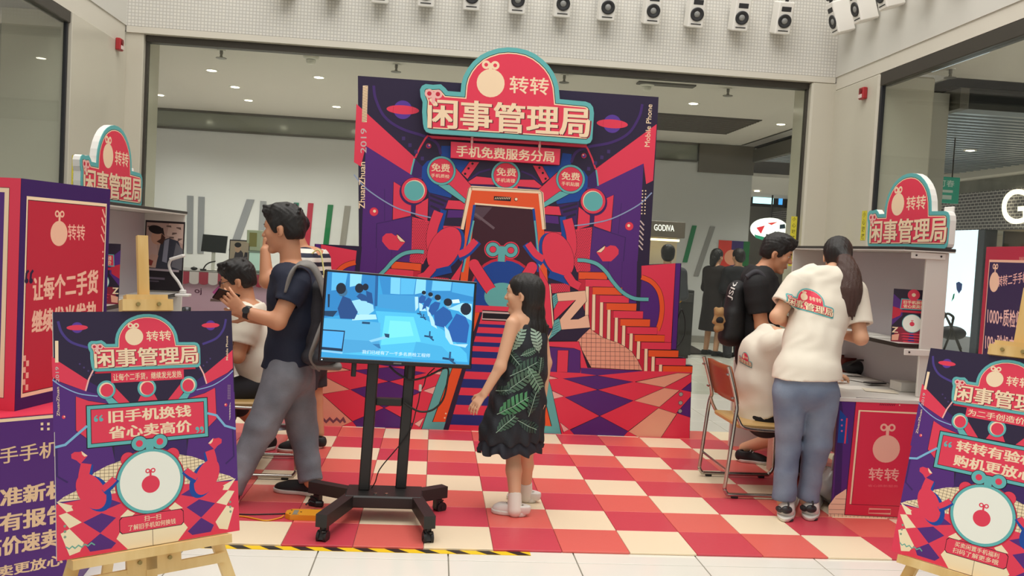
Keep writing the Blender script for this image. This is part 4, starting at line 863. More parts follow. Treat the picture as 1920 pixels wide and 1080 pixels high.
# the stand
ts = thing('television_stand', 'black wheeled steel stand with two posts under the television', 'stand', (-.25, 4.70, 0))
lean = math.radians(1.6)
def LN(q): q = V3(q); return np.array([q[0]+(q[2]-.1)*math.tan(lean), q[1], q[2]])
for nm, x, y in (('post', -.335, 4.86), ('post', -.135, 4.92)):
    mb = MB(); mb.box((x-.03, y-.03, .15), (x+.03, y+.03, 1.30), .006); mb.xf(LN); mb.build(nm, m_blk, ts)
mb = MB(); mb.box((-.306, 4.86, .62), (-.164, 4.91, .66), .004); mb.xf(LN); mb.build('cross_brace', m_blk, ts)
mb = MB(); mb.box((-.43, 4.72, .085), (-.01, 4.95, .152), .008); mb.build('base_beam', m_blk, ts)
for x in (-.265, -.205): mb = MB(); mb.cyl((x, 4.765, .152), (x, 4.765, .158), .009, n=10); mb.build('bolt', m_chrome, ts)
for a, b in (((-.40, 4.76), (-.505, 4.385)), ((-.40, 4.88), (-.64, 5.01)), ((-.04, 4.76), (.035, 4.405)), ((-.04, 4.88), (.115, 4.99))):
    a, b = np.array(a), np.array(b); d = (b-a)/np.linalg.norm(b-a); s_ = np.array([-d[1], d[0]])*.03; q = [a+s_, a-s_, b-s_, b+s_]
    mb = MB(); mb.prism([tuple(x) for x in q], .085, .150, lambda u, v, w: (u, v, w)); leg = mb.build('leg', m_blk, ts)
    cxy = b-d*.03; mb = MB(); mb.cyl((*cxy, .085), (*cxy, .06), .012, n=10); mb.prism([(-.016, 0), (.05, 0), (.02, .055), (-.016, .055)], -.017, .017, lambda u, v, w: (cxy[0]+d[0]*(u-.02)-d[1]*w, cxy[1]+d[1]*(u-.02)+d[0]*w, .022+v)); mb.build('caster_fork', m_blk, leg)
    mb = MB(); nrm = np.array([-d[1], d[0], 0])
    for k in (-1, 1): mb.cyl(np.array([*cxy, .031])+nrm*.012*k, np.array([*cxy, .031])+nrm*.026*k, .031, n=18)
    mb.build('caster_wheel', m_wheel, leg)
    mb = MB(); mb.box((cxy[0]-.03, cxy[1]-.012, .055), (cxy[0]+.03, cxy[1]+.012, .066), .004, R=rot(math.atan2(d[1], d[0])+.5)); mb.cyl(np.array([*cxy, .031])-nrm*.027, np.array([*cxy, .031])-nrm*.030, .01, n=10); mb.build('caster_brake', m_blk, leg)
mb = MB(); mb.box((.2, .067, .15), (.55, .08, .4), .004); mb.xf(TT); mb.build('mounting_plate', m_blk, ts)
for x in (.19, .50): mb = MB(); mb.box((x, .068, -.075), (x+.025, .09, .42), .003); mb.xf(TT); mb.build('mounting_rail', m_blk, ts)
# cables
m_cab = M('cable_black', '#1d1c1c', .5)
def cable(nm, lab, pts, r, m_, n=6, cat='cable', smooth=6, grp=None):
    P = smooth_path(pts, smooth); c = np.mean(P, 0); t = thing(nm, lab, cat, (c[0], c[1], max(0, min(p[2] for p in P)))); mb = MB(); mb.tube(P, r, n); mb.build('cable_run', m_, t); return t
cable('cable', 'thick black cable hanging in a loop behind the stand posts', [atY(x, y, 4.86) for x, y in ((730, 686), (745, 700), (770, 712), (800, 706), (838, 690), (838, 720), (830, 750), (812, 768), (790, 772), (772, 765), (758, 755))], .006, m_cab)
ct = cable('cable', 'thin black cable with a white plug hanging below the television', [atY(x, y, 4.88) for x, y in ((815, 690), (800, 705), (795, 722), (788, 735), (785, 752), (780, 770), (772, 800), (760, 822), (738, 848), (712, 880), (703, 905), (690, 925), (676, 948))], .0035, m_cab)
p = atY(788, 727, 4.88); mb = MB(); mb.box(p-np.array([.008, .006, .02]), p+np.array([.008, .006, .018]), .003); mb.build('plug', M('plug_white', '#d8d4cc', .4), ct)
# power strip with its leads
m_org = M('strip_orange', '#e39a22', .38); m_lab = M('strip_label', '#8c8676', .5)
p0, p1, p2, p3 = atZ(541, 958, .02), atZ(550, 981, .02), atZ(612, 957, .02), atZ(618, 967, .02)
ps = thing('power_strip', 'orange yellow power strip lying on the mat beside the stand', 'power strip', (*atZ(580, 970, .01)[:2], .011))
c = atZ(580, 970, .012); hw = .125; hd = .055
mb = MB(); pr_ = [(-hw, -hd*.45), (-hw+.03, -hd), (hw-.03, -hd), (hw, -hd*.45), (hw, hd*.45), (hw-.03, hd), (-hw+.03, hd), (-hw, hd*.45)]
mb.prism(pr_, .0115, .040, lambda u, v, w: (c[0]+u, c[1]+v, w)); mb.build('strip_body', m_org, ps)
mb = MB(); mb.box((c[0]-.085, c[1]-.04, .040), (c[0]-.06, c[1]+.03, .0412)); mb.box((c[0]-.088, c[1]-.048, .040), (c[0]-.05, c[1]-.044, .0412)); mb.build('strip_label', m_lab, ps)
mb = MB()
for u, v in ((-.1, -.03), (-.1, .03), (.095, -.03), (.095, .03), (.075, 0), (-.045, 0)): mb.cyl((c[0]+u, c[1]+v, .0395), (c[0]+u, c[1]+v, .0415), .005, n=8)
mb.build('strip_screw', m_cab, ps)
fz = .0155
cable('extension_cord', 'orange cord running from the power strip to the left easel', [(c[0]-hw-.01, c[1]-.01, .022)]+[atZ(x, y, fz) for x, y in ((525, 971), (500, 976), (475, 972), (452, 968), (400, 966), (330, 975))], .0045, m_org, cat='cord')
cable('extension_cord', 'black cord lying behind the orange power strip', [atZ(x, y, fz) for x, y in ((640, 962), (618, 962), (590, 955), (545, 962), (500, 964), (450, 964), (380, 958))], .0035, m_cab, cat='cord')
pp = thing('power_plug', 'small black plug lying on the mat behind the power strip', 'plug', (*atZ(598, 950, .02)[:2], .011))
c = atZ(598, 950, .012)
mb = MB(); mb.box((c[0]-.025, c[1]-.018, .0115), (c[0]+.025, c[1]+.018, .045), .008); mb.build('plug_body', m_cab, pp); mb = MB(); mb.tube([(c[0]-.02, c[1], .03), (c[0]-.05, c[1]-.01, .045), (c[0]-.07, c[1]-.03, .03)], .005, 6); mb.build('plug_lead', m_cab, pp)
# ------------------------------------------------------------------ printed boxes left and right
def frame_uv(o, ex, ez=(0, 0, 1)):
    """rotation whose local x is ex, local z is ez; the viewer side is local -y"""
    ex = V3(ex)/np.linalg.norm(ex); ez = V3(ez); ey = np.cross(ez, ex); return np.stack([ex, ey, ez], 1)
lb = thing('pedestal', 'large purple printed base at the left edge with lines of cream lettering', 'pedestal', (-1.9, 3.9, 0))
A0 = atZ(156, 772, .74)[:2]; dn = np.array([-.78, -.62]); dn /= np.linalg.norm(dn); Nn = A0+dn*1.0
bp = [tuple(A0), (-1.52, 4.45), (-2.5, 4.75), (-2.75, 3.5), tuple(Nn)]
mb = MB(); mb.mat(ink('purple')).prism(bp, 0.001, .74, lambda u, v, w: (u, v, w)); mb.build('base_body', ink('purple'), lb)
mb = MB(); mb.mat(ink('red')).prism([tuple(np.array(q)*.995+np.array((-2., 3.9))*.005) for q in bp], .7405, .744, lambda u, v, w: (u, v, w)); mb.build('base_top', ink('red'), lb)
ex = np.array([-dn[0], -dn[1], 0]); Rb = frame_uv((0, 0, 0), ex); ob = np.array([*Nn, 0.0])
def onplane(p, o, R):
    d = ray(*p); n = R[:, 1]; t = ((o-EYE)@n)/(d@n); q = EYE+d*t-o; return (q@R[:, 0], q@R[:, 2])
A = Art(lambda p: onplane(p, ob, Rb))
A.raw([(0.002, .725), (.998, .725), (.998, .738), (.002, .738)], 'cream'); A.build('base_rim', lb, ob-Rb[:, 1]*.0004, Rb); A.items = []
C3 = crop(0, 720, 3.0)
for i in (0, 1):
    for j in (0, 1): x, y = C3(236+i*36, 225+j*28); A.poly([(x-2.4, y-2.4), (x+2.4, y-2.8), (x+2.4, y+2.2), (x-2.4, y+2.6)], 'cream')
A.text('二手手机', C3(-115, 465), C3(330, 408), C3(-115, 375), '#e9c7a2', .02)
A.text('准新机', C3(5, 690), C3(385, 632), C3(5, 592), '#e9c7a2', .05); A.text('有报告', C3(2, 835), C3(385, 770), C3(2, 735), '#e9c7a2', .05)
A.text('高价速卖', C3(-90, 985), C3(330, 910), C3(-90, 885), '#e9c7a2', .05); A.text('卖更放心', C3(-10, 1090), C3(350, 1018), C3(-10, 1028), '#e9c7a2', .04)
for k in (0, 1): x, y = C3(385+k*48, 990); A.ell((x, y), 3.6, 4.2, 'red'); A.stroke([(x+2, y), (x+1, y+9), (x-4, y+15)], .012, 'red')
A.build('base_lettering', lb, ob-Rb[:, 1]*.0006, Rb)
ub = thing('display_cube', 'tall printed cube with a red panel and lettering standing on the purple base', 'display cube', (-1.85, 4.1, .744))
C0 = np.array([-1.702, 3.762]); d1 = np.array([.142, .588]); d1 /= np.linalg.norm(d1); d2 = np.array([-d1[1], d1[0]]); S1, S2, Z0, Z1 = .605, .62, .7445, 1.704
cp = [C0, C0+d1*S1, C0+d1*S1+d2*S2, C0+d2*S2]
mb = MB(); mb.mat(ink('navy')).prism([tuple(q) for q in cp], Z0, Z1, lambda u, v, w: (u, v, w)); mb.build('cube_body', ink('navy'), ub)
Ru = frame_uv(0, (*d1, 0)); ou = np.array([*C0, Z0]); hh = Z1-Z0
A = Art(lambda p: onplane(p, ou, Ru))
A.raw([(0, 0), (S1, 0), (S1, hh), (0, hh)], 'dpur'); fr = [(.035, .05), (S1-.025, .05), (S1-.025, hh-.07), (.035, hh-.07)]
A.raw(fr, 'cream'); A.raw([(.043, .066), (S1-.032, .066), (S1-.032, hh-.084), (.043, hh-.084)], 'maroon'); A.raw([(.046, .069), (S1-.035, .069), (S1-.035, hh-.087), (.046, hh-.087)], '#c02c40')
C1, C2 = crop(0, 320, 4.5), crop(0, 540, 4.5)
q = A.W([C1(497, 530)])[0]; emblem(A, (q[0], q[1]), .056, '#f2c0a4', '#c02c40')
A.text('转转', C1(572, 585), C1(716, 592), C1(572, 450), '#f4b8a4', .012)
A.text('让每个二手货', C1(275, 1100), C1(820, 1030), C1(280, 905), '#f2bda6', .05); A.text('继续发光发热', C2(268, 385), C2(812, 300), C2(272, 195), '#f2bda6', .05)
for k in range(2): x, y = C1(222+k*38, 930); A.ell((x, y), 3.6, 5, 'navy'); A.stroke([(x-1, y-2), (x, y-14), (x+4, y-20)], .012, 'navy')
for (a, b) in (((863, 325), (886, 395)), ((857, 395), (882, 462)), ((855, 468), (880, 532)), ((850, 538), (876, 604))): A.stroke([C1(*a), C1(*b)], .008, '#f4b8a4')
for y in (685, 740, 797): A.ell(C1(867, y), 1.3, 1.8, '#f4b8a4', n=8)
for k, (x, y) in enumerate(((205, 595), (231, 637), (204, 693), (228, 738), (201, 795), (225, 840))): A.poly([C2(x-11, y-24), C2(x+12, y-27), C2(x+11, y+21), C2(x-12, y+24)], '#f0b0a0')
A.build('red_panel_print', ub, ou-Ru[:, 1]*.0006, Ru)
Rl = frame_uv(0, (*(-d2), 0)); ol = np.array([*(C0+d2*S2), Z0]); A = Art()
A.raw([(0, 0), (S2, 0), (S2, hh), (0, hh)], 'red'); A.raw([(.07, .05), (S2-.05, .05), (S2-.05, hh-.04), (.07, hh-.04)], 'black'); A.raw([(.072, .052), (S2-.052, .052), (S2-.052, hh-.042), (.072, hh-.042)], 'cream'); A.raw([(.09, .07), (S2-.072, .07), (S2-.072, hh-.06), (.09, hh-.06)], 'purple'); A.build('purple_panel_print', ub, ol-Rl[:, 1]*.0006, Rl)
# right cube (cut by the frame) on its base
e0 = np.array([3.013, 4.6]); e1 = np.array([2.92, 4.05]); dd = (e1-e0)/np.linalg.norm(e1-e0); S3 = .75; e2 = np.array([-dd[1], dd[0]])*-1.0
if e2[0] < 0: e2 = -e2
rb = thing('pedestal', 'purple base under the printed cube at the right edge', 'pedestal', (*(e0+dd*.35+e2*.35), 0))
q = [e0, e0+dd*S3, e0+dd*S3+e2*.7, e0+e2*.7]; mb = MB(); mb.mat(ink('purple')).prism([tuple(x) for x in q], .001, .74, lambda u, v, w: (u, v, w)); mb.build('base_body', ink('purple'), rb)
rc = thing('display_cube', 'dark printed cube with a red rim behind the right easel', 'display cube', (*(e0+dd*.35+e2*.35), .74)); ZT = 1.675
mb = MB(); mb.mat(ink('dred')).prism([tuple(x) for x in q], .7405, ZT, lambda u, v, w: (u, v, w)); mb.build('cube_body', ink('dred'), rc)
Rr = frame_uv(0, (*dd, 0)); orr = np.array([*e0, .7405]); hr = ZT-.7405; A = Art(lambda p: onplane(p, orr, Rr))
A.raw([(.0, 0), (S3, 0), (S3, hr), (0, hr)], '#b02a44'); A.raw([(.045, .05), (S3-.045, .05), (S3-.045, hr-.07), (.045, hr-.07)], '#e8b8a0'); A.raw([(.053, .058), (S3-.053, .058), (S3-.053, hr-.083), (.053, hr-.083)], '#33224e')
C8 = crop(1800, 430, 4.0); c = A.W([C8(258, 395)])[0]; emblem(A, (c[0], c[1]), .055, '#efc4aa', '#33224e')
A.text('转转二手手机', C8(285, 432), C8(505, 395), C8(288, 352), '#f0b8b0', .02); A.text('1000+质检师', C8(205, 708), C8(462, 745), C8(210, 580), '#f0c0b8', .03); A.text('100+验机中心', C8(190, 902), C8(455, 940), C8(193, 778), '#f0c0b8', .03)
for k in range(5): A.stroke([C8(447+k*11, 208), C8(455+k*11, 240)], .004, '#e8b8a0')
A.build('cube_print', rc, orr-Rr[:, 1]*.0006, Rr)

# ------------------------------------------------------------------ desks with shelf backs
m_desk = M('desk_white', '#d8d4cc', .35); m_dedge = M('desk_dark_edge', '#2e2826', .4); m_back = M('hutch_grey', '#b9b3b8', .45); m_brk = M('bracket_white', '#e2ded6', .35)
def desk(nm, lab, x0, x1, y0, y1, back, front):
    """x0..x1 width, y0..y1 length; back = x of the wall side, front = +1/-1 direction of the open side"""
    t = thing(nm, lab, 'desk', ((x0+x1)/2, (y0+y1)/2, 0))
    mb = MB(); mb.box((x0, y0, .715), (x1, y1, .74), .003); mb.build('desk_top', m_desk, t)
    mb = MB(); mb.box((x0+.0, y0+.004, .001), (x1-.0, y0+.024, .714), .002); mb.build('end_panel', ink('purple'), t)
    mb = MB(); mb.box((x0+.0, y1-.024, .001), (x1, y1-.004, .714), .002); mb.build('end_panel', m_desk, t)
    bx = sorted((back, back+front*.02)); mb = MB(); mb.box((bx[0], y0+.03, .10), (bx[1], y1-.03, .714), .002); mb.build('modesty_panel', m_back, t)
    return t
dr = desk('desk', 'service desk on the right with a printed phone on its near end', 2.455, 3.15, 5.05, 6.95, 3.12, -1)
K = crop(1280, 700, 3.0); RI = I3; oD = V3((2.455, 5.054, 0)); A = Art(lambda p: onplane(p, oD, I3))
A.raw([(0, 0), (.695, 0), (.695, .714), (0, .714)], 'purple'); A.poly(L(K, (885, 95), (905, 240), (890, 700), (850, 720), (870, 300)), 'dpur')
A.poly(L(K, (885, 205), (925, 250), (930, 395), (870, 390)), 'blue'); [A.ell(K(895, y), 1.9, 1.9, '#d060a0', n=10) for y in (262, 293, 324)]; A.stroke(L(K, (924, 252), (912, 395)), .010, 'red')
A.poly(L(K, (820, 745), (860, 690), (920, 650), (920, 835), (820, 830)), '#f0d0b0'); A.poly(L(K, (900, 795), (1420, 815), (1420, 850), (900, 830)), '#f0d0b0')
for x in range(830, 1400, 22): A.stroke([K(x, 835+(x-830)*.03), K(x+2, max(790, 745-(x-830)*1.1) if x < 915 else 800+(x-900)*.03)], .0018, 'maroon')
for y in (815, 790, 765, 735, 705): A.stroke([K(822+(max(0, 745-y))*.9, y), K(918, y+2)], .0018, 'maroon')
A.poly(L(K, (975, 135), (1395, 155), (1345, 818), (908, 797)), 'maroon'); A.poly(L(K, (978, 138), (1392, 157), (1342, 815), (912, 794)), '#dc3450')
A.stroke(L(K, (943, 735), (994, 210), (1350, 226)), .011, 'cream'); A.stroke(L(K, (940, 736), (1330, 752)), .0025, 'maroon'); A.stroke(L(K, (999, 222), (950, 735)), .002, 'maroon')
for k in range(9): A.stroke([K(1108+k*10, 180+k*.4), K(1114+k*10, 170+k*.4)], .004, 'maroon')
A.ell(K(1220, 179), 1.2, 1.2, 'cream', n=8)
c = A.W([K(1145, 425)])[0]; emblem(A, (c[0], c[1]), .086, '#f0b8a4', '#dc3450'); A.text('转转', K(1045, 602), K(1216, 608), K(1046, 530), '#f2b4a8', .012); A.text('省心换新服务', K(1040, 638), K(1212, 642), K(1040, 624), '#ec6a76', .01)
A.stroke(L(K, (1048, 762), (1170, 765), (1168, 790), (1044, 786)), .005, '#f0b8a4', closed=True)
A.build('phone_print', dr, oD-V3((0, .0006, 0)), I3)
dl = desk('desk', 'service desk on the left half hidden behind the poster and the printed cube', -2.15, -1.46, 4.75, 6.7, -2.12, 1)
def hutch(nm, lab, x, s, y0, y1, post_near):
    """shelf back standing on a desk: x = back plane, s = direction of the open side"""
    t = thing(nm, lab, 'shelf unit', (x+s*.1, (y0+y1)/2, .74)); sx = lambda a, b: sorted((x+s*a, x+s*b))
    def bx(n_, a, b, yy0, yy1, z0, z1, m_, bev=.003): q = sx(a, b); mb = MB(); mb.box((q[0], yy0, z0), (q[1], yy1, z1), bev); return mb.build(n_, m_, t)
    bx('back_panel', 0, .018, y0+.02, y1-.02, .741, 1.640, m_back); bx('end_panel', 0, .145, y0, y0+.019, .741, 1.640, m_desk); bx('end_panel', 0, .30, y1-.02, y1, .741, 1.640, m_desk)
    bx('top_board', -.02, .31, y0-.03, y1+.01, 1.641, 1.649, m_desk, .001); bx('top_edge', -.022, .312, y0-.032, y1+.012, 1.6492, 1.668, m_dedge)
    bx('middle_shelf', .0185, .27, y0+.03, y1-.02, 1.050, 1.068, m_desk); bx('shelf_edge', .2705, .275, y0+.03, y1-.02, 1.043, 1.0685, m_dedge); bx('shelf_edge', .06, .2755, y0+.024, y0+.03, 1.043, 1.0685, m_dedge)
    for z in (1.640, 1.042):
        b = bx('shelf_bracket', .03, .25, y0-.012, y0-.0005, z-.042, z-.003, m_brk)
        for k in (.06, .22): q = x+s*k; mb = MB(); mb.cyl((q, y0-.012, z-.022), (q, y0-.015, z-.022), .006, n=10); mb.build('screw', m_dedge, b)
    return t
hr_ = hutch('shelf_unit', 'grey shelf unit with dark edges on the right desk', 3.15, -1, 5.17, 6.85, True)
hl_ = hutch('shelf_unit', 'grey shelf unit with dark edges on the left desk', -2.15, 1, 4.98, 6.66, True)
# arched signs on the shelf units
def small_sign(P, yaw, w, lab):
    P = V3(P); R = rot(yaw); k = w/SGW; t = thing('arched_sign', lab, 'sign', P, 'small arched signs')
    T = lambda p: ((p[0]-SGC[0])*k, (p[1]-SGC[1])*k)
    pl = [T(p) for p in sgp]; lo = min(p[1] for p in pl)
    mb = MB(); mb.mat(m_edge).prism(pl, .004, .045, lambda u, v, d: P+R@np.array((u, d, v))); mb.build('sign_board', m_edge, t)
    mb = MB(); mb.mat(ink('teal')).prism(pl, 0, .0038, lambda u, v, d: P+R@np.array((u, d, v))); mb.build('sign_face', ink('teal'), t)
    mb = MB(); mb.box((-w*.4, .046, 0), (w*.4, .052, .12), .002); mb.box((w*.36, .046, .0), (w*.46, .058, .262), .004); mb.xf(lambda p: P+R@p); mb.build('sign_foot', m_edge, t)
    B = Art(); sign_art(B, T); B.build('sign_print', t, P-R[:, 1]*.0006, R)
small_sign((3.095, 5.62, 1.6685), -1.53, .96, 'arched red sign standing on the right shelf unit')
small_sign((-2.05, 5.77, 1.6685), 1.53, .96, 'arched red sign standing on the left shelf unit')
# upright leaflets and film poster
def leaflet(P, yaw, w, h, lab, kind, tilt=-.12, cat='leaflet'):
    P = V3(P); R = rot(yaw, tilt); t = thing('leaflet_stand' if kind == 'z' else 'film_poster', lab, cat, P)
    mb = MB(); mb.prism([(-w/2, 0), (w/2, 0), (w/2, h), (-w/2, h)], 0, .006, lambda u, v, d: P+R@np.array((u, d, v))); mb.build('backing_board', m_dedge, t)
    A = Art(lambda p: ((p[0]-.5)*w, p[1]*h)); q = lambda *a: [tuple(x) for x in a]
    if kind == 'z':
        mb = MB(); mb.prism([(-.004, 0), (-.004, h*.5), (h*.3, 0)], -.01, .01, lambda u, v, d: P+R@np.array((d, u+.012, v))); mb.build('easel_back', m_dedge, t)
        A.poly(q((0, 0), (1, 0), (1, 1), (0, 1)), '#2a1c30'); A.poly(q((0, .3), (.25, .5), (.25, .75), (0, .9)), 'purple', 0); A.poly(q((0, .42), (.2, .5), (.22, .62), (0, .66)), 'dred', 0); A.poly(q((0, 0), (1, 0), (.85, .28), (.15, .28)), '#8c2438')
        A.poly(q((.42, 0), (.58, 0), (.54, .2), (.46, .2)), 'dblue'); [A.poly(q((.3-k*.03, k*.05), (.7+k*.03, k*.05), (.69, k*.05+.02), (.31, k*.05+.02)), 'red') for k in range(4)]
        A.poly(q((.18, .62), (.86, .62), (.84, .82), (.2, .82)), 'teal'); A.poly(q((.2, .635), (.84, .635), (.82, .805), (.22, .805)), 'red'); A.rell((0, h*.9), w*.15, w*.15, 'red'); A.rell((0, h*.9), w*.05, w*.05, 'cream')
        A.text('旧手机换钱', (.26, .725), (.78, .725), (.26, .79), 'cream', .04); A.text('省心卖高价', (.26, .648), (.78, .648), (.26, .715), 'cream', .04); A.poly(q((.2, .56), (.82, .56), (.82, .6), (.2, .6)), 'dred')
        A.rell((0, h*.36), w*.25, w*.25, 'teal', n=32); A.rell((0, h*.36), w*.235, w*.235, '#eef0e4', n=32); emblem(A, (0, h*.35), w*.06, 'red', '#eef0e4')
        for x in (.02, .84): A.text('Z', (x, .17), (x+.14, .17), (x, .27), 'cream', .06)
        A.poly(q((.02, .02), (.18, .03), (.2, .15), (.02, .12)), 'pink', 0)
    else:
        A.poly(q((0, 0), (1, 0), (1, 1), (0, 1)), '#2c2428')
        if kind == 'm':   # a generic dark film poster: a bearded man in a waistcoat among drifting papers
            A.poly(q((.03, .42), (.97, .3), (.97, .97), (.03, .97)), '#b89a90'); A.poly(q((.03, .3), (.4, .3), (.3, .7), (.03, .8)), '#c4a49c'); A.poly(q((.55, .8), (.97, .68), (.97, .97), (.6, .97)), '#d0b4a8')
            for x, y, r_ in ((.6, .92, .3), (.75, .82, -.2), (.85, .9, .6), (.12, .9, .4), (.68, .76, .1), (.9, .74, -.5)): A.poly([(x-.07, y-.01+r_*.03), (x+.06, y+r_*-.03), (x+.05, y+.02), (x-.06, y+.02)], '#6a5650')
            A.poly(q((.3, .3), (.9, .3), (.98, .55), (.85, .72), (.6, .76), (.42, .72), (.36, .55)), '#3a3c48'); A.poly(q((.5, .72), (.62, .75), (.58, .4), (.46, .42)), '#8a8c9c'); A.poly(q((.7, .35), (.97, .3), (.98, .6), (.8, .7)), '#6c6c74')
            A.ell((.33, .77), .17, .115, '#c89a84', ang=-.3); A.poly(q((.3, .7), (.45, .66), (.52, .76), (.42, .82), (.4, .74)), '#4a2c24'); A.ell((.27, .87), .19, .06, '#221a1c', ang=-.2); A.poly(q((.12, .85), (.45, .9), (.5, .78), (.43, .82), (.2, .83)), '#221a1c')
            A.poly(q((.03, .3), (.3, .34), (.36, .5), (.2, .52), (.03, .44)), '#c8a090'); A.poly(q((.08, .36), (.2, .35), (.24, .42), (.1, .45)), '#8c3a34')
            A.poly(q((0, 0), (1, 0), (1, .30), (0, .33)), '#241e24'); A.poly(q((.06, .285), (.9, .275), (.9, .305), (.06, .315)), '#a89aa2'); A.poly(q((.08, .16), (.55, .155), (.55, .185), (.08, .19)), '#6c6070'); A.poly(q((.1, .12), (.4, .12), (.4, .14), (.1, .14)), '#564c58')
        else:
            A.poly(q((.04, .35), (.96, .35), (.96, .96), (.04, .96)), '#b4a08e'); A.poly(q((.2, .2), (.75, .2), (.7, .6), (.5, .72), (.3, .6)), '#3c343c'); A.ell((.42, .74), .15, .14, '#c8a088'); A.ell((.42, .84), .17, .08, '#221c1c'); A.poly(q((.7, .3), (.95, .3), (.92, .62), (.78, .62)), '#2c2630'); A.poly(q((.08, .22), (.9, .22), (.9, .3), (.08, .3)), '#d0c4b0'); A.poly(q((.1, .08), (.8, .08), (.8, .14), (.1, .14)), '#6a5e58')
    A.build('leaflet_print' if kind == 'z' else 'poster_print', t, P-R[:, 1]*.0005, R); return t
leaflet((3.0, 5.27, 1.0695), -.42, .235, .335, 'dark red printed leaflet standing on the right shelf', 'z')
leaflet((-1.97, 5.36, 1.0695), .30, .22, .36, 'dark red printed leaflet standing on the left shelf', 'z')
leaflet((-1.985, 6.625, 1.08), 0, .28, .51, 'tall dark film poster of a bearded man leaning at the end of the left shelf', 'm', -.03, 'poster')
# things on the right desk and shelf
def paper(p, w, d, yaw, hexc, lab, nm='paper_sheet', h=.002, cat='paper', z=.7405, grp=None):
    x, y = p; t = thing(nm, lab, cat, (x, y, z), grp); mb = MB(); mb.box((-w/2, -d/2, 0), (w/2, d/2, h), min(.001, h*.3), R=rot(yaw)); mb.xf(lambda q: q+np.array((x, y, z))); mb.build('sheet', M('paper_'+hexc, hexc, .6), t); return t
D = lambda x, y: tuple(atZ(x, y, .742)[:2])
for i, (px_, py_, w, d, yw, hx, lb_) in enumerate(((1600, 727, .21, .15, .2, '#e8e4da', 'white paper sheet at the near left corner of the right desk'), (1650, 733, .20, .14, -.3, '#e6ddc8', 'cream paper sheet on the right desk in front of the yellow slip'), (1622, 714, .2, .14, .5, '#dcd8d0', 'white paper sheet in the middle of the right desk'), (1588, 703, .18, .13, -.1, '#e9e6df', 'white paper sheet beside the woman on the right desk'), (1703, 733, .12, .05, -.35, '#e6d23c', 'yellow slip of paper on the right desk'))):
    paper(D(px_, py_), w, d, yw, hx, lb_, z=.7405+i*.0023)
t = thing('phone', 'black phone lying on papers on the right desk', 'phone', (*D(1640, 722), .755)); x, y = D(1640, 722); mb = MB(); mb.box((x-.07, y-.036, .7525), (x+.07, y+.036, .761), .003, R=rot(.3)); mb.build('phone_body', m_blg, t); mb = MB(); mb.box((x-.064, y-.031, .761), (x+.064, y+.031, .7615), 0, R=rot(.3)); mb.build('phone_glass', M('phone_glass', '#0c0c10', .08), t)
x, y = D(1602, 700); y += .12; t = thing('storage_basket', 'reddish brown oval basket on the right desk', 'basket', (x, y, .741))
mb = MB(); pr = [(.10, 0), (.118, .05), (.125, .10), (.128, .105), (.12, .105), (.112, .05), (.095, .008), (0, .008)]; mb.lathe((0, 0, 0), (0, 0, 1), pr, 28); mb.xf(lambda q: np.array((x+q[0]*1.1, y+q[1]*.8, .741+q[2]))); mb.build('basket_body', M('basket_brown', '#7a2e22', .5, bump=(80, .3)), t)
mb = MB(); mb.tube([(x+.14*math.cos(a), y+.102*math.sin(a), .848) for a in np.linspace(0, 2*math.pi, 28, endpoint=False)], .006, 6, True); mb.build('basket_rim', M('basket_rim', '#5c2018', .5), t)
x, y = D(1650, 708); x -= .10; y += .15; t = thing('camera_bag', 'soft black bag lying behind the papers on the right desk', 'bag', (x, y, .741)); mb = MB(); mb.sphere((x, y, .79), .1, 18, 10, (1.15, .7, .5)); mb.build('bag_body', M('bag_black', '#1c1b20', .6, bump=(30, .4)), t); mb = MB(); mb.tube(smooth_path([(x-.09, y-.03, .80), (x-.03, y-.06, .85), (x+.05, y-.05, .84), (x+.1, y-.02, .79)], 6), .007, 6); mb.build('strap', m_dedge, t)
x, y = D(1712, 735); y += .06; t = thing('carton', 'white carton lying on the right desk under the shelf', 'carton', (x, y, .741)); mb = MB(); mb.box((x-.09, y-.07, .7412), (x+.09, y+.07, .80), .003); mb.build('carton_body', M('carton_white', '#dcd9d2', .5), t); mb = MB(); mb.box((x-.09, y-.004, .80), (x+.09, y+.004, .8008)); mb.build('carton_tape', M('carton_tape', '#c8c2b0', .4), t)
for k in range(5): paper((3.0+random.uniform(-.06, .06), 5.6+k*.22), .13, .18, random.uniform(-.4, .4), '#e4e2da', 'white leaflet lying flat on the right shelf, '+['next to the standing leaflet', 'second behind the standing leaflet', 'third behind the standing leaflet', 'near the far end', 'at the far end'][k], z=1.0692, grp='flat leaflets on the right shelf')
c = atZ(1438, 884); t = thing('shoe_box', 'pale pink carton standing upright under the right desk', 'carton', (2.56, 6.1, 0)); mb = MB(); mb.box((2.49, 6.02, .0125), (2.63, 6.2, .33), .003); mb.build('carton_body', M('carton_pink', '#d8b4a2', .6), t); mb = MB(); mb.box((2.50, 6.018, .06), (2.58, 6.0198, .27)); mb.build('carton_print', M('carton_print', '#c05a50', .5), t); mb = MB(); mb.box((2.487, 6.017, .28), (2.633, 6.203, .334), .002); mb.build('carton_lid', M('carton_cream', '#e0cdb4', .6), t)
t = thing('plastic_bag', 'pale crumpled plastic bag on the floor beside the right desk', 'bag', (2.56, 5.3, .012)); mb = MB(); mb.sphere((2.57, 5.32, .13), .115, 16, 10, (.7, .9, 1.05))
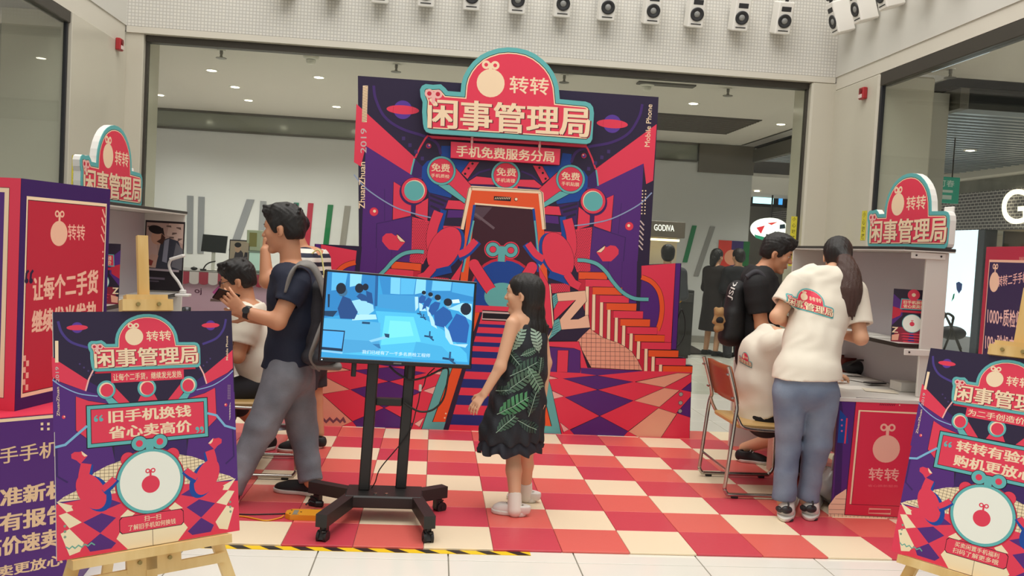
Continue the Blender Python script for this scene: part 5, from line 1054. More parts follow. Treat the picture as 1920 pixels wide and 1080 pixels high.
vv = np.array(mb.v); vv += .018*np.sin(vv*61+vv[:, [1, 2, 0]]*47); vv[:, 2] = np.maximum(vv[:, 2], .0125); mb.v = [tuple(q) for q in vv]; mb.build('bag_body', M('bag_clear', '#b8b4b0', .2), t); mb = MB(); mb.tube(smooth_path([(2.55, 5.28, .22), (2.55, 5.27, .3), (2.58, 5.32, .32), (2.6, 5.35, .24)], 5), .008, 6); mb.build('bag_handle', M('bag_clear', '#b8b4b0'), t)
# desk lamp and papers on the left shelf
P = V3((-1.90, 6.30, 1.069)); t = thing('desk_lamp', 'white gooseneck clip lamp on the left shelf in front of the film poster', 'lamp', P); m_lw = M('lamp_white', '#e4e2de', .3)
Q = lambda x, y: atY(x, y, 6.3)
mb = MB(); b = Q(343, 545); mb.box((b[0]-.045, 6.26, 1.0688), (b[0]+.05, 6.34, 1.087), .005); mb.box((b[0]-.02, 6.28, 1.087), (b[0]+.02, 6.32, 1.115), .006); mb.build('clip_base', m_lw, t)
mb = MB(); mb.tube(smooth_path([(b[0], 6.3, 1.11)]+[Q(x, y) for x, y in ((334, 528), (322, 512), (317, 498), (320, 488), (328, 483))], 6), .010, 8); mb.build('gooseneck', m_lw, t)
a = Q(331, 482); mb = MB(); mb.box((a[0]-.045, 6.27, a[2]-.012), (a[0]+.055, 6.33, a[2]+.008), .005, R=rot(0, 0, -.35)); mb.build('lamp_head', m_lw, t)
for k in range(3): paper((-1.98+.02*k, 5.7+k*.23), .14, .2, (.1, -.3, .25)[k], '#e6e3da', 'white paper lying on the left shelf, '+('behind the standing leaflet', 'in the middle', 'next to the clip lamp')[k], z=1.0692, grp='papers on the left shelf')
# ------------------------------------------------------------------ chrome chairs
m_pad = M('vinyl_tan', '#c9a468', .35); m_bpad = M('vinyl_brown', '#9c4e2c', .3); m_foot = M('rubber_foot', '#222222', .6)
def chair(lab):
    t = thing('chair', lab, 'chair', (0, 0, 0), 'chrome framed folding chairs')
    for s in (-1, 1):
        y = s*.27; yt = s*.255
        mb = MB(); P = [(-.02, yt, .84), (.0, yt, .78), (.05, yt, .60), (.04, y, .50), (.005, y, .10)]
        cor = [(.002, y, .06), (.02, y, .03), (.06, y, .0235)]
        P2 = [(.46, y, .0235), (.50, y, .03), (.525, y, .06), (.53, y, .12), (.52, y, .40), (.50, y, .445)]
        mb.tube(smooth_path(P+cor+P2, 5), .0125, 10); mb.build('side_frame', m_chrome, t)
        mb = MB(); mb.tube(smooth_path([(.045, yt, .56), (.07, yt, .50), (.12, yt, .452), (.3, yt, .44), (.50, yt, .445)], 5), .011, 8); mb.build('seat_rail', m_chrome, t)
        for x in (.07, .45): mb = MB(); mb.box((x-.022, y-.011, .0005), (x+.022, y+.011, .02), .004); mb.build('rubber_foot', m_foot, t)
    mb = MB(); mb.box((.07, -.235, .445), (.50, .235, .478), .016); mb.xf(lambda p: p+np.array([0, 0, -.03*max(0, (p[0]-.1))+.02*(p[0] < .2)*0])); mb.build('seat', m_pad, t)
    # back pad, gently curved
    mb = MB(); V = []; n, k = 12, 6
    for side in (0, 1):
        for j in range(k+1):
            for i in range(n+1):
                u = i/n*2-1; z = .60+.235*j/k; rr = 1-.06*(2*j/k-1)**4; V.append((.052-(z-.60)*.27+.02*u*u-.0+side*.02-.014*(abs(u) > .97), u*.235*rr, z))
    F = []; o1 = (n+1)*(k+1)
    for j in range(k):
        for i in range(n): a = j*(n+1)+i; F += [(a, a+1, a+n+2, a+n+1), (o1+a, o1+a+n+1, o1+a+n+2, o1+a+1)]
    for j in range(k):
        a = j*(n+1); F += [(a, a+n+1, o1+a+n+1, o1+a), (a+n, o1+a+n, o1+a+2*n+1, a+2*n+1)]
    for i in range(n): F += [(i, o1+i, o1+i+1, i+1), (k*(n+1)+i, k*(n+1)+i+1, o1+k*(n+1)+i+1, o1+k*(n+1)+i)]
    mb.add(V, F, True); mb.build('backrest', m_bpad, t)
    for s in (-1, 1):
        for z in (.64, .79): mb = MB(); mb.cyl((.03-(z-.6)*.27, s*.235, z), (.03-(z-.6)*.27, s*.262, z), .007, n=8); mb.build('rivet', m_chrome, t)
    mb = MB(); mb.cyl((.02, -.27, .17), (.02, .27, .17), .008, n=8); mb.build('stretcher', m_chrome, t)
    mb = MB(); mb.cyl((.50, -.255, .445), (.50, .255, .445), .0115, n=8); mb.build('seat_bar', m_chrome, t); return t
ch = chair('chrome chair with tan seat and brown back under the seated person at the right'); ch2 = copy_tree(ch); ch2['label'] = 'chrome chair behind the walking man at the left'
ch.location = (1.90, 5.66, .011); ch2.location = (-.80, 5.78, .011); ch2.rotation_euler = (0, 0, math.pi)
# ------------------------------------------------------------------ belt barrier, kiosks, shop beyond
t = thing('belt_barrier', 'red belt barrier with short dark posts behind the left desk', 'barrier', (-1.6, 7.05, 0)); m_belt = M('belt_red', '#b42430', .5)
p0, p1 = atY(349, 590, 7.05), atY(500, 590, 7.05)
for x in (p0[0], p0[0]+.72):
    mb = MB(); mb.lathe((x, 7.05, .0005), (0, 0, 1), [(.15, 0), (.15, .01), (.04, .03), (.03, .04), (.03, .86), (.034, .865), (.034, .93), (.0, .935)], 18); mb.build('post', M('barrier_steel', '#4c4c50', .3, .8), t)
for a in (p0[0]-.9, p0[0]+.035): mb = MB(); mb.box((a, 7.047, .80), (a+(.86 if a < p0[0] else .655), 7.051, .875)); mb.build('belt', m_belt, t)
YK = 10.3; k0, k1 = atY(350, 505, YK), atY(520, 505, YK); t = thing('kiosk', 'pink sales kiosk with a striped awning edge behind the left desk', 'kiosk', (-2.3, YK+.4, 0)); zt = k0[2]-.01
mb = MB(); mb.box((k0[0]-.9, YK, .001), (k1[0], YK+.8, zt-.04), .004); mb.build('kiosk_body', M('kiosk_pink', '#cda0b8', .5), t); mb = MB(); mb.box((k0[0]-.93, YK-.03, zt-.04), (k1[0]+.03, YK+.83, zt), .004); mb.build('counter_top', M('counter_grey', '#7c7672', .4), t)
n = 0; x = k0[0]-.9
while x < k1[0]-.05:
    w = .105; mb = MB(); P = [(x, zt-.012), (x+w, zt-.012), (x+w, zt-.125)]+[(x+w/2+w/2*math.cos(a), zt-.125-.03*math.sin(a)) for a in np.linspace(.3, 2.84, 6)]+[(x, zt-.125)]
    mb.prism(P, YK-.045, YK-.032, lambda u, v, d: (u, d, v)); mb.build('awning_stripe', M('awning_red', '#a83048', .6) if n % 2 == 0 else M('awning_white', '#d8c8cc', .6), t); n += 1; x += w
A = Art(lambda p: (atY(p[0], p[1], YK)[0], atY(p[0], p[1], YK)[2])); A.text('oj', (365, 552), (378, 553), (365, 540), '#5a2340', .04); A.poly([(398, 548), (412, 534), (424, 533), (424, 562), (410, 560)], '#c8489a'); A.poly([(395, 560), (425, 562), (425, 566), (394, 565)], '#6a4a4a'); A.build('kiosk_print', t, (0, YK-.001, 0), I3)
def monitor(): 
    P = [atY(x, y, YK+.25) for x, y in ((381, 439), (427, 443), (423, 475), (377, 471))]; t = thing('monitor', 'black flat monitor standing on the pink kiosk', 'monitor', (P[0][0]+.15, YK+.25, zt))
    mb = MB(); q = [(p[0], p[2]) for p in P]; mb.prism(q, YK+.24, YK+.27, lambda u, v, d: (u, d, v)); mb.build('monitor_panel', m_blg, t); c = (P[2]+P[3])/2
    mb = MB(); mb.box((c[0]-.02, YK+.25, zt+.01), (c[0]+.02, YK+.275, c[2]+.05), .004); mb.build('monitor_neck', m_desk, t); mb = MB(); mb.box((c[0]-.10, YK+.17, zt+.0005), (c[0]+.10, YK+.33, zt+.012), .004); mb.build('monitor_foot', m_desk, t)
monitor()
def up(px0, py0, px1, py1, Y): a, b = atY(px0, py0, Y), atY(px1, py1, Y); return a, b
a, b = up(430, 449, 466, 492, YK+.2); leaflet(((a[0]+b[0])/2, YK+.2, zt+.002), 0, b[0]-a[0], a[2]-zt, 'small film poster standing on the pink kiosk', 's', -.06, 'poster')
t = thing('microphone', 'thin black gooseneck microphone on the pink kiosk', 'microphone', (atY(385, 503, YK)[0], YK+.1, zt)); mb = MB(); mb.tube(smooth_path([atY(x, y, YK+.1) for x, y in ((381, 505), (386, 497), (394, 492), (404, 490))], 5), .008, 6); mb.build('gooseneck', m_cab, t); mb = MB(); c = atY(381, 505, YK+.1); mb.cyl((c[0], YK+.1, zt+.0005), (c[0], YK+.1, zt+.02), .035, n=14); mb.build('microphone_base', m_cab, t)
t = thing('computer_mouse', 'dark computer mouse at the front of the pink kiosk', 'mouse', (atY(364, 500, YK)[0], YK+.1, zt)); c = atY(364, 500, YK+.1); mb = MB(); mb.sphere((c[0], YK+.1, zt+.02), .04, 14, 8, (1, .7, .5)); mb.build('mouse_body', m_cab, t); mb = MB(); mb.cyl((c[0]-.004, YK+.09, zt+.038), (c[0]+.004, YK+.09, zt+.038), .008, n=8); mb.build('mouse_wheel', m_chrome, t)
t = thing('glass_display_case', 'small lit glass case on the kiosk behind the bald man', 'display case', (atY(480, 500, YK)[0], YK+.3, zt)); a, b = up(469, 470, 494, 500, YK+.3)
mb = MB(); mb.box((a[0], YK+.2, zt+.001), (b[0], YK+.4, zt+.03), .003); mb.box((a[0], YK+.2, a[2]-.02), (b[0], YK+.4, a[2]), .003); mb.build('case_frame', M('case_frame', '#8c9a90', .4), t); mb = MB(); mb.box((a[0]+.01, YK+.21, zt+.03), (b[0]-.01, YK+.39, a[2]-.02)); mb.build('case_glass', M('case_glass', '#bcd8cc', .1, emit=.25), t)
t = thing('gift_carton', 'pale green carton standing on the glass case', 'carton', ((a[0]+b[0])/2, YK+.3, a[2])); a2, b2 = up(466, 431, 490, 468, YK+.3); mb = MB(); mb.box((a2[0], YK+.22, a[2]+.001), (b2[0], YK+.38, a2[2]), .004); mb.build('carton_body', M('carton_green', '#b8bfa4', .5), t); mb = MB(); mb.box((a2[0]+.03, YK+.218, a[2]+.05), (b2[0]-.04, YK+.22, a2[2]-.03)); mb.build('carton_print', M('carton_ochre', '#8c8448', .5), t)
# chocolate kiosk right of the backdrop
YG = 12.0; t = thing('chocolate_kiosk', 'beige chocolate counter with lit header right of the backdrop', 'kiosk', (atY(1240, 600, YG)[0], YG+.3, 0)); a, b = up(1200, 412, 1284, 447, YG)
mb = MB(); mb.box((a[0], YG, b[2]), (b[0], YG+.6, a[2]), .006); mb.build('header_board', M('header_taupe', '#6f665c', .5), t); mb = MB(); mb.box((a[0], YG+.3, .001), (b[0]-.02, YG+.6, b[2]), .004); mb.build('kiosk_back', M('kiosk_cream', '#cfc4b4', .5), t)
mb = MB(); mb.box((a[0], YG+.02, .001), (b[0]-.02, YG+.3, .95), .004); mb.build('kiosk_counter', M('kiosk_dark', '#4a3a34', .5), t); mb = MB(); mb.box((a[0], YG+.05, b[2]-.05), (b[0]-.06, YG+.12, b[2]-.02)); mb.build('light_strip', M('strip_glow', '#ffe6a8', emit=3), t)
A = Art(lambda p: (atY(p[0], p[1], YG)[0], atY(p[0], p[1], YG)[2]), inkf=lambda c: M('lit_'+c, c, emit=1.0)); A.text('GODIVA', (1226.5, 432), (1264, 434), (1226.5, 420.5), '#f4f0e6', .03); A.build('header_lettering', t, (0, YG-.002, 0), I3)
t = thing('gift_hamper', 'pink wrapped gift hamper on the chocolate counter', 'hamper', (atY(1228, 480, YG)[0], YG+.15, .95)); c = atY(1230, 480, YG+.15); mb = MB(); mb.lathe((c[0], YG+.15, .951), (0, 0, 1), [(.09, 0), (.11, .1), (.08, .22), (.03, .3), (.05, .36), (.0, .37)], 16); mb.build('wrapping', M('wrap_pink', '#d8786c', .4), t); mb = MB(); mb.tube([(c[0]+.035*math.cos(q), YG+.15+.035*math.sin(q), 1.25) for q in np.linspace(0, 6.28, 12)], .012, 6); mb.build('ribbon', M('wrap_red', '#b02c34', .4), t)
t = thing('dark_cabinet', 'low black cabinet behind the red tower of the backdrop', 'cabinet', (atY(1285, 600, 13)[0], 13.2, 0)); a, b = up(1268, 543, 1298, 612, 13.0); mb = MB(); mb.box((a[0], 13.0, .05), (b[0], 13.4, a[2]), .006); mb.build('cabinet_body', m_blk, t); mb = MB(); mb.box((a[0]+.02, 12.985, a[2]-.18), (b[0]-.02, 12.999, a[2]-.05), .003); mb.build('drawer_front', M('cabinet_grey', '#3c3a3a', .4), t); mb = MB(); mb.box((a[0]+.03, 13.03, .001), (b[0]-.03, 13.37, .05)); mb.build('plinth', m_dedge, t)
t = thing('warning_sign', 'yellow diamond sign on a thin stand beside the backdrop', 'sign', (atY(1276, 556, 11)[0], 11, 0)); c = atY(1275, 556, 11); mb = MB(); mb.prism([(c[0]-.08, c[2]), (c[0], c[2]-.085), (c[0]+.08, c[2]), (c[0], c[2]+.085)], 10.99, 11.0, lambda u, v, d: (u, d, v)); mb.build('sign_plate', M('sign_yellow', '#e8a820', .4), t); mb = MB(); mb.cyl((c[0], 11.005, .001), (c[0], 11.005, c[2]-.04), .01, n=8); mb.cyl((c[0], 11.005, .001), (c[0], 11.005, .015), .12, n=16); mb.build('sign_stand', m_blk, t)
cable('cable', 'black cable hanging in a loop behind the tower of the backdrop', [atY(x, y, 7.4) for x, y in ((1270, 600), (1278, 580), (1284, 600), (1284, 622), (1278, 640), (1268, 650))], .006, m_cab)
t = thing('doormat', 'dark doormat on the corridor floor right of the backdrop', 'mat', (4.3, 14.3, 0)); mb = MB(); q = [atZ(x, y, .006)[:2] for x, y in ((1240, 636), (1290, 645), (1326, 664), (1215, 662))]; mb.prism([tuple(v) for v in q], .001, .008, lambda u, v, w: (u, v, w)); mb.build('mat_pile', M('doormat_dark', '#3c322e', .9, bump=(200, .5)), t)
mb = MB(); mb.tube([(*v, .008) for v in q], .006, 6, True); mb.build('mat_binding', m_dedge, t)
a, b = up(1348, 450, 1403, 505, YF-.03); t = thing('wall_poster', 'red purple and green poster on the far wall behind the couple', 'poster', ((a[0]+b[0])/2, YF-.03, b[2])); A = Art(); mb = MB(); mb.box((a[0], YF-.025, b[2]), (b[0], YF-.002, a[2])); mb.build('poster_board', m_edge, t)
w = b[0]-a[0]; A.raw([(a[0], b[2]), (a[0]+w*.42, b[2]), (a[0]+w*.42, a[2]), (a[0], a[2])], '#d83c30'); A.raw([(a[0]+w*.42, b[2]), (a[0]+w*.8, b[2]), (a[0]+w*.8, a[2]), (a[0]+w*.42, a[2])], '#3c2a6c'); A.raw([(a[0]+w*.8, b[2]), (b[0], b[2]), (b[0], a[2]), (a[0]+w*.8, a[2])], '#1e6a38'); A.rell((a[0]+w*.45, b[2]+.2), .14, .14, '#e8a080'); A.build('poster_print', t, (0, YF-.026, 0), I3)
YD = 21.0; a, b = up(1411, 364, 1474, 386, YD); t = thing('digital_sign', 'lit digital sign hanging in the passage behind the far wall', 'sign', ((a[0]+b[0])/2, YD, b[2])); mb = MB(); mb.box((a[0], YD, b[2]-.05), (b[0]+.3, YD+.15, a[2]+.05), .01); mb.build('sign_housing', m_blg, t); mb = MB(); mb.box((a[0]+.02, YD-.006, b[2]+.02), (a[0]+(b[0]-a[0])*.62, YD-.001, a[2]-.04)); mb.build('sign_screen', M('cyan_glow', '#b8ecf8', emit=1.6), t); mb = MB(); mb.box((b[0]-.2, YD-.006, b[2]+.02), (b[0]-.1, YD-.001, a[2]-.04)); mb.build('sign_screen', M('blue_glow', '#4aa0f0', emit=1.2), t)
for x in (a[0]+.2, b[0]-.1): mb = MB(); mb.cyl((x, YD+.07, a[2]+.05), (x, YD+.07, 3.1), .012, n=6); mb.build('hanger', m_dedge, t)
c = atY(1446, 430, 20.0); t = thing('shop_sign', 'round lit white sign with red and green marks behind the man in black', 'sign', c); mb = MB(); P = [(c[0]+.42*math.cos(q)*(1.0 if math.cos(q) > 0 else 1.12), c[2]+.27*math.sin(q)) for q in np.linspace(0, 6.28, 30, endpoint=False)]; mb.prism(P, 20.0, 20.1, lambda u, v, d: (u, d, v)); mb.build('sign_body', M('sign_white_glow', '#f4f6f0', emit=1.1), t)
A = Art(inkf=lambda c_: M('lit_'+c_, c_, emit=.9)); A.raw([(c[0]-.36, c[2]+.02), (c[0]-.16, c[2]+.08), (c[0]-.24, c[2]-.12)], '#c82c34'); A.raw([(c[0]-.1, c[2]+.14), (c[0]+.14, c[2]+.18), (c[0]+.0, c[2]+.1)], '#d84038'); A.raw([(c[0]-.4, c[2]-.14), (c[0]-.1, c[2]-.2), (c[0]-.2, c[2]-.26), (c[0]-.36, c[2]-.22)], '#1c7a58'); A.raw([(c[0]+.2, c[2]+.02), (c[0]+.34, c[2]+.04), (c[0]+.32, c[2]+.14), (c[0]+.2, c[2]+.12)], '#203038'); A.build('sign_print', t, (0, 19.998, 0), I3)
mb = MB(); mb.cyl((c[0], 20.05, c[2]+.26), (c[0], 20.05, 3.1), .02, n=6); mb.build('hanger', m_dedge, t)
# shop along the side hall at the right
XS = 9.3
mb = MB(); mb.mat(M('soffit_shop', '#cfcac0', .5)).box((XS-.15, 11, 3.15), (XS+1, 24, 3.33), .03); struct(mb.build('trim_3', m_soff)); mb = MB(); mb.box((XS-.02, 11, 2.94), (XS+.5, 24, 3.15)); struct(mb.build('trim_4', M('concrete_band', '#77766f', .6, var=(3, '#6c6b65', '#84837b'))))
mg = M('mesh_band', '#5a565c', .6); nt = mg.node_tree; tc = nt.nodes.new('ShaderNodeTexCoord'); sx_ = nt.nodes.new('ShaderNodeSeparateXYZ'); mp = nt.nodes.new('ShaderNodeCombineXYZ'); br = nt.nodes.new('ShaderNodeTexBrick'); br.inputs['Scale'].default_value = 1; br.inputs['Brick Width'].default_value = .11; br.inputs['Row Height'].default_value = .055; br.inputs['Mortar Size'].default_value = .008; br.inputs['Color1'].default_value = (*lin('#5c585e'), 1); br.inputs['Color2'].default_value = (*lin('#666268'), 1); br.inputs['Mortar'].default_value = (*lin('#c4c0bc'), 1)
nt.links.new(tc.outputs['Object'], sx_.inputs[0]); nt.links.new(sx_.outputs[1], mp.inputs[0]); nt.links.new(sx_.outputs[2], mp.inputs[1]); nt.links.new(mp.outputs[0], br.inputs['Vector']); nt.links.new(br.outputs['Color'], nt.nodes['Principled BSDF'].inputs['Base Color'])
mb = MB(); mb.box((XS, 11, 2.28), (XS+.2, 24, 2.94)); struct(mb.build('trim_5', mg)); mb = MB(); mb.box((XS+1.6, 11, 0), (XS+1.8, 24, 2.9)); mb.box((XS+.2, 11, 2.28), (XS+1.8, 24, 2.3)); struct(mb.build('wall_shop', M('shop_wall', '#b8a890', .6)))
def QX(x, y, X=XS): return atX(x, y, X)
t = thing('light_box', 'bright backlit display panel in the shop window on the right', 'light box', (XS, 15.7, 0)); y0, y1 = QX(1833, 500)[1], QX(1745, 500)[1]
mb = MB(); mb.box((XS-.02, y0, .0005), (XS+.25, y1, .42), .01); mb.build('plinth', M('plinth_grey', '#a8aab0', .4), t); mb = MB(); mb.box((XS+.01, y0+.02, .42), (XS+.2, y1, 2.28)); mb.build('lit_panel', M('panel_glow', '#dceefa', emit=1.15), t); mb = MB(); mb.box((XS-.03, y0-.18, .001), (XS+.2, y0+.02, 2.28), .01); mb.build('panel_frame', M('panel_frame', '#3c4450', .4), t)
Rx = rot(-math.pi/2); A = Art(lambda p: (-(QX(p[0], p[1])[1]), QX(p[0], p[1])[2]), inkf=lambda c_: M('lit_'+c_, c_, emit=.5)); CL = crop(1600, 300, 2.841); A.poly(L(CL, (545, 655), (560, 648), (578, 660), (575, 690), (560, 712), (548, 690)), '#203a6c'); A.poly(L(CL, (530, 715), (538, 710), (535, 735), (520, 755)), '#1c7a5c'); A.build('panel_print', t, (XS+.008, 0, 0), Rx)
# green hanging sign
c0, c1 = atY(1766, 331, 11), atY(1797, 382, 11); t = thing('hanging_sign', 'green hanging sign with white lettering behind the right arched sign', 'sign', (c1[0], 11, c1[2])); mb = MB(); mb.box((c0[0]-.06, 11, c1[2]), (c1[0], 11.05, c0[2]), .004); mb.build('sign_plate', M('sign_green', '#1f8a72', .5, emit=.25), t); A = Art(); w = c1[0]-c0[0]; h = c0[2]-c1[2]
A.text('可春', (c0[0]-.04, c1[2]+h*.62), (c0[0]+w*.7, c1[2]+h*.62), (c0[0]-.04, c1[2]+h*.88), '#d8e8e0', .01); A.raw([(c0[0], c1[2]+h*.4), (c0[0]+w*.65, c1[2]+h*.4), (c0[0]+w*.65, c1[2]+h*.5), (c0[0], c1[2]+h*.5)], '#d8e8e0'); A.raw([(c0[0]+w*.1, c1[2]+h*.14), (c0[0]+w*.6, c1[2]+h*.14), (c0[0]+w*.6, c1[2]+h*.3), (c0[0]+w*.1, c1[2]+h*.3)], '#d8e8e0'); A.build('sign_print', t, (0, 10.998, 0), I3); mb = MB(); mb.cyl((c1[0]-.1, 11.02, c0[2]), (c1[0]-.1, 11.02, 3.28), .008, n=6); mb.build('hanger', m_dedge, t)
# lit letter on the mesh band
t = thing('shop_letter', 'lit cream letter on the dark mesh front at the right edge', 'sign', QX(1905, 390)); A = Art(lambda p: (-(QX(p[0], p[1], XS-.08)[1]), QX(p[0], p[1], XS-.08)[2]), inkf=lambda c_: M('lit_'+c_, c_, emit=1.4)); A.text('G', (1879, 421), (1926, 418), (1879, 357), '#fff4da', .02); o = A.build('letter_face', t, (XS-.082, 0, 0), Rx)
# shelves with goods
t = thing('shop_shelving', 'dark shop shelving with lit boards behind the right printed cube', 'shelving', (XS+.6, 14, 0)); ys = (12.2, y0-.2)
for x in (XS+.55,): mb = MB(); mb.box((x+.4, ys[0], .001), (x+.45, ys[1], 2.27)); mb.build('shelf_back', M('shelf_back', '#3a3432', .5), t)
zs = (.35, .75, 1.1, 1.4, 1.72)
for z in zs: mb = MB(); mb.box((XS+.3, ys[0], z), (XS+.95, ys[1], z+.03), .003); mb.build('shelf_board', M('shelf_board', '#8c7a66', .4), t)
for y in (ys[1]-.02, ys[1]-.9, ys[0]): mb = MB(); mb.box((XS+.28, y-.02, .001), (XS+.96, y+.02, 2.27), .003); mb.build('upright', M('shelf_upright', '#2c2624', .4), t)
mb = MB(); mb.box((XS+.9, ys[0]+.05, 1.78), (XS+.94, ys[1]-.05, 2.25)); mb.build('lit_back', M('back_glow', '#ffe8c4', emit=1.3), t)
gn = 0; hxn = {'#d8d0c4': 'cream', '#b8a898': 'tan', '#e6e0d4': 'white', '#5a5a68': 'slate', '#8c7c70': 'brown', '#c8c4c8': 'grey'}; rown = ['lowest', 'second lowest', 'middle', 'second highest', 'highest']; onum = ['one', 'two', 'three', 'four', 'five', 'six', 'seven', 'eight', 'nine', 'ten', 'eleven', 'twelve']
for z in zs:
    y = ys[1]-.12; col_n = -1
    while y > 13.0:
        w = random.uniform(.1, .2); h = random.uniform(.12, .26); col_n += 1; hx = random.choice(['#d8d0c4', '#b8a898', '#e6e0d4', '#5a5a68', '#8c7c70', '#c8c4c8'])
        g = thing('shop_goods', ('boxed' if gn % 3 else 'bottle shaped')+' '+hxn[hx]+' pack, number '+onum[col_n]+' from the left on the '+rown[zs.index(z)]+' shop shelf', 'goods', (XS+.5, y-w/2, z+.03), 'packaged goods on the shop shelves')
        mb = MB(); r_ = w/2
        if gn % 3: mb.box((XS+.4, y-w, z+.0305), (XS+.4+w, y, z+.03+h), .012)
        else: mb.lathe((XS+.45, y-w/2, z+.0305), (0, 0, 1), [(r_, 0), (r_, h*.6), (r_*.5, h*.8), (r_*.5, h), (0, h)], 12)
        mb.build('pack', M('goods_'+hx, hx, .5), g); gn += 1; y -= w+random.uniform(.04, .16)
# stroller
P = V3((6.1, 10.6, 0)); t = thing('stroller', 'dark folding stroller standing behind the right shelf unit', 'stroller', P); q = lambda x, y, Y=10.6: atY(x, y, Y)
mb = MB(); mb.tube([q(1770, 585), q(1783, 612), q(1800, 655), q(1806, 668)], .014, 8); mb.tube([q(1788, 596), q(1780, 630), q(1768, 660)], .014, 8); mb.tube([q(1770, 586, 10.9), q(1784, 612, 10.9), q(1802, 655, 10.9)], .014, 8); mb.build('stroller_frame', m_blk, t)
mb = MB(); mb.sphere(q(1785, 624, 10.75), .13, 16, 10, (1.3, 1.3, .7)); mb.build('seat', M('stroller_cloth', '#2c2c34', .7), t); mb = MB(); mb.tube(smooth_path([q(1768, 598), q(1776, 588), q(1787, 594), q(1786, 602)], 4), .016, 6); mb.build('handle', m_blk, t)
for x, y, Y in ((1806, 664, 10.6), (1772, 660, 10.6), (1803, 664, 10.95)): c = q(x, y, Y); c = np.array((c[0], c[1], .07)); mb = MB(); mb.cyl(c-np.array((0, .02, 0)), c+np.array((0, .02, 0)), .07, n=16); mb.build('wheel', m_wheel, t)
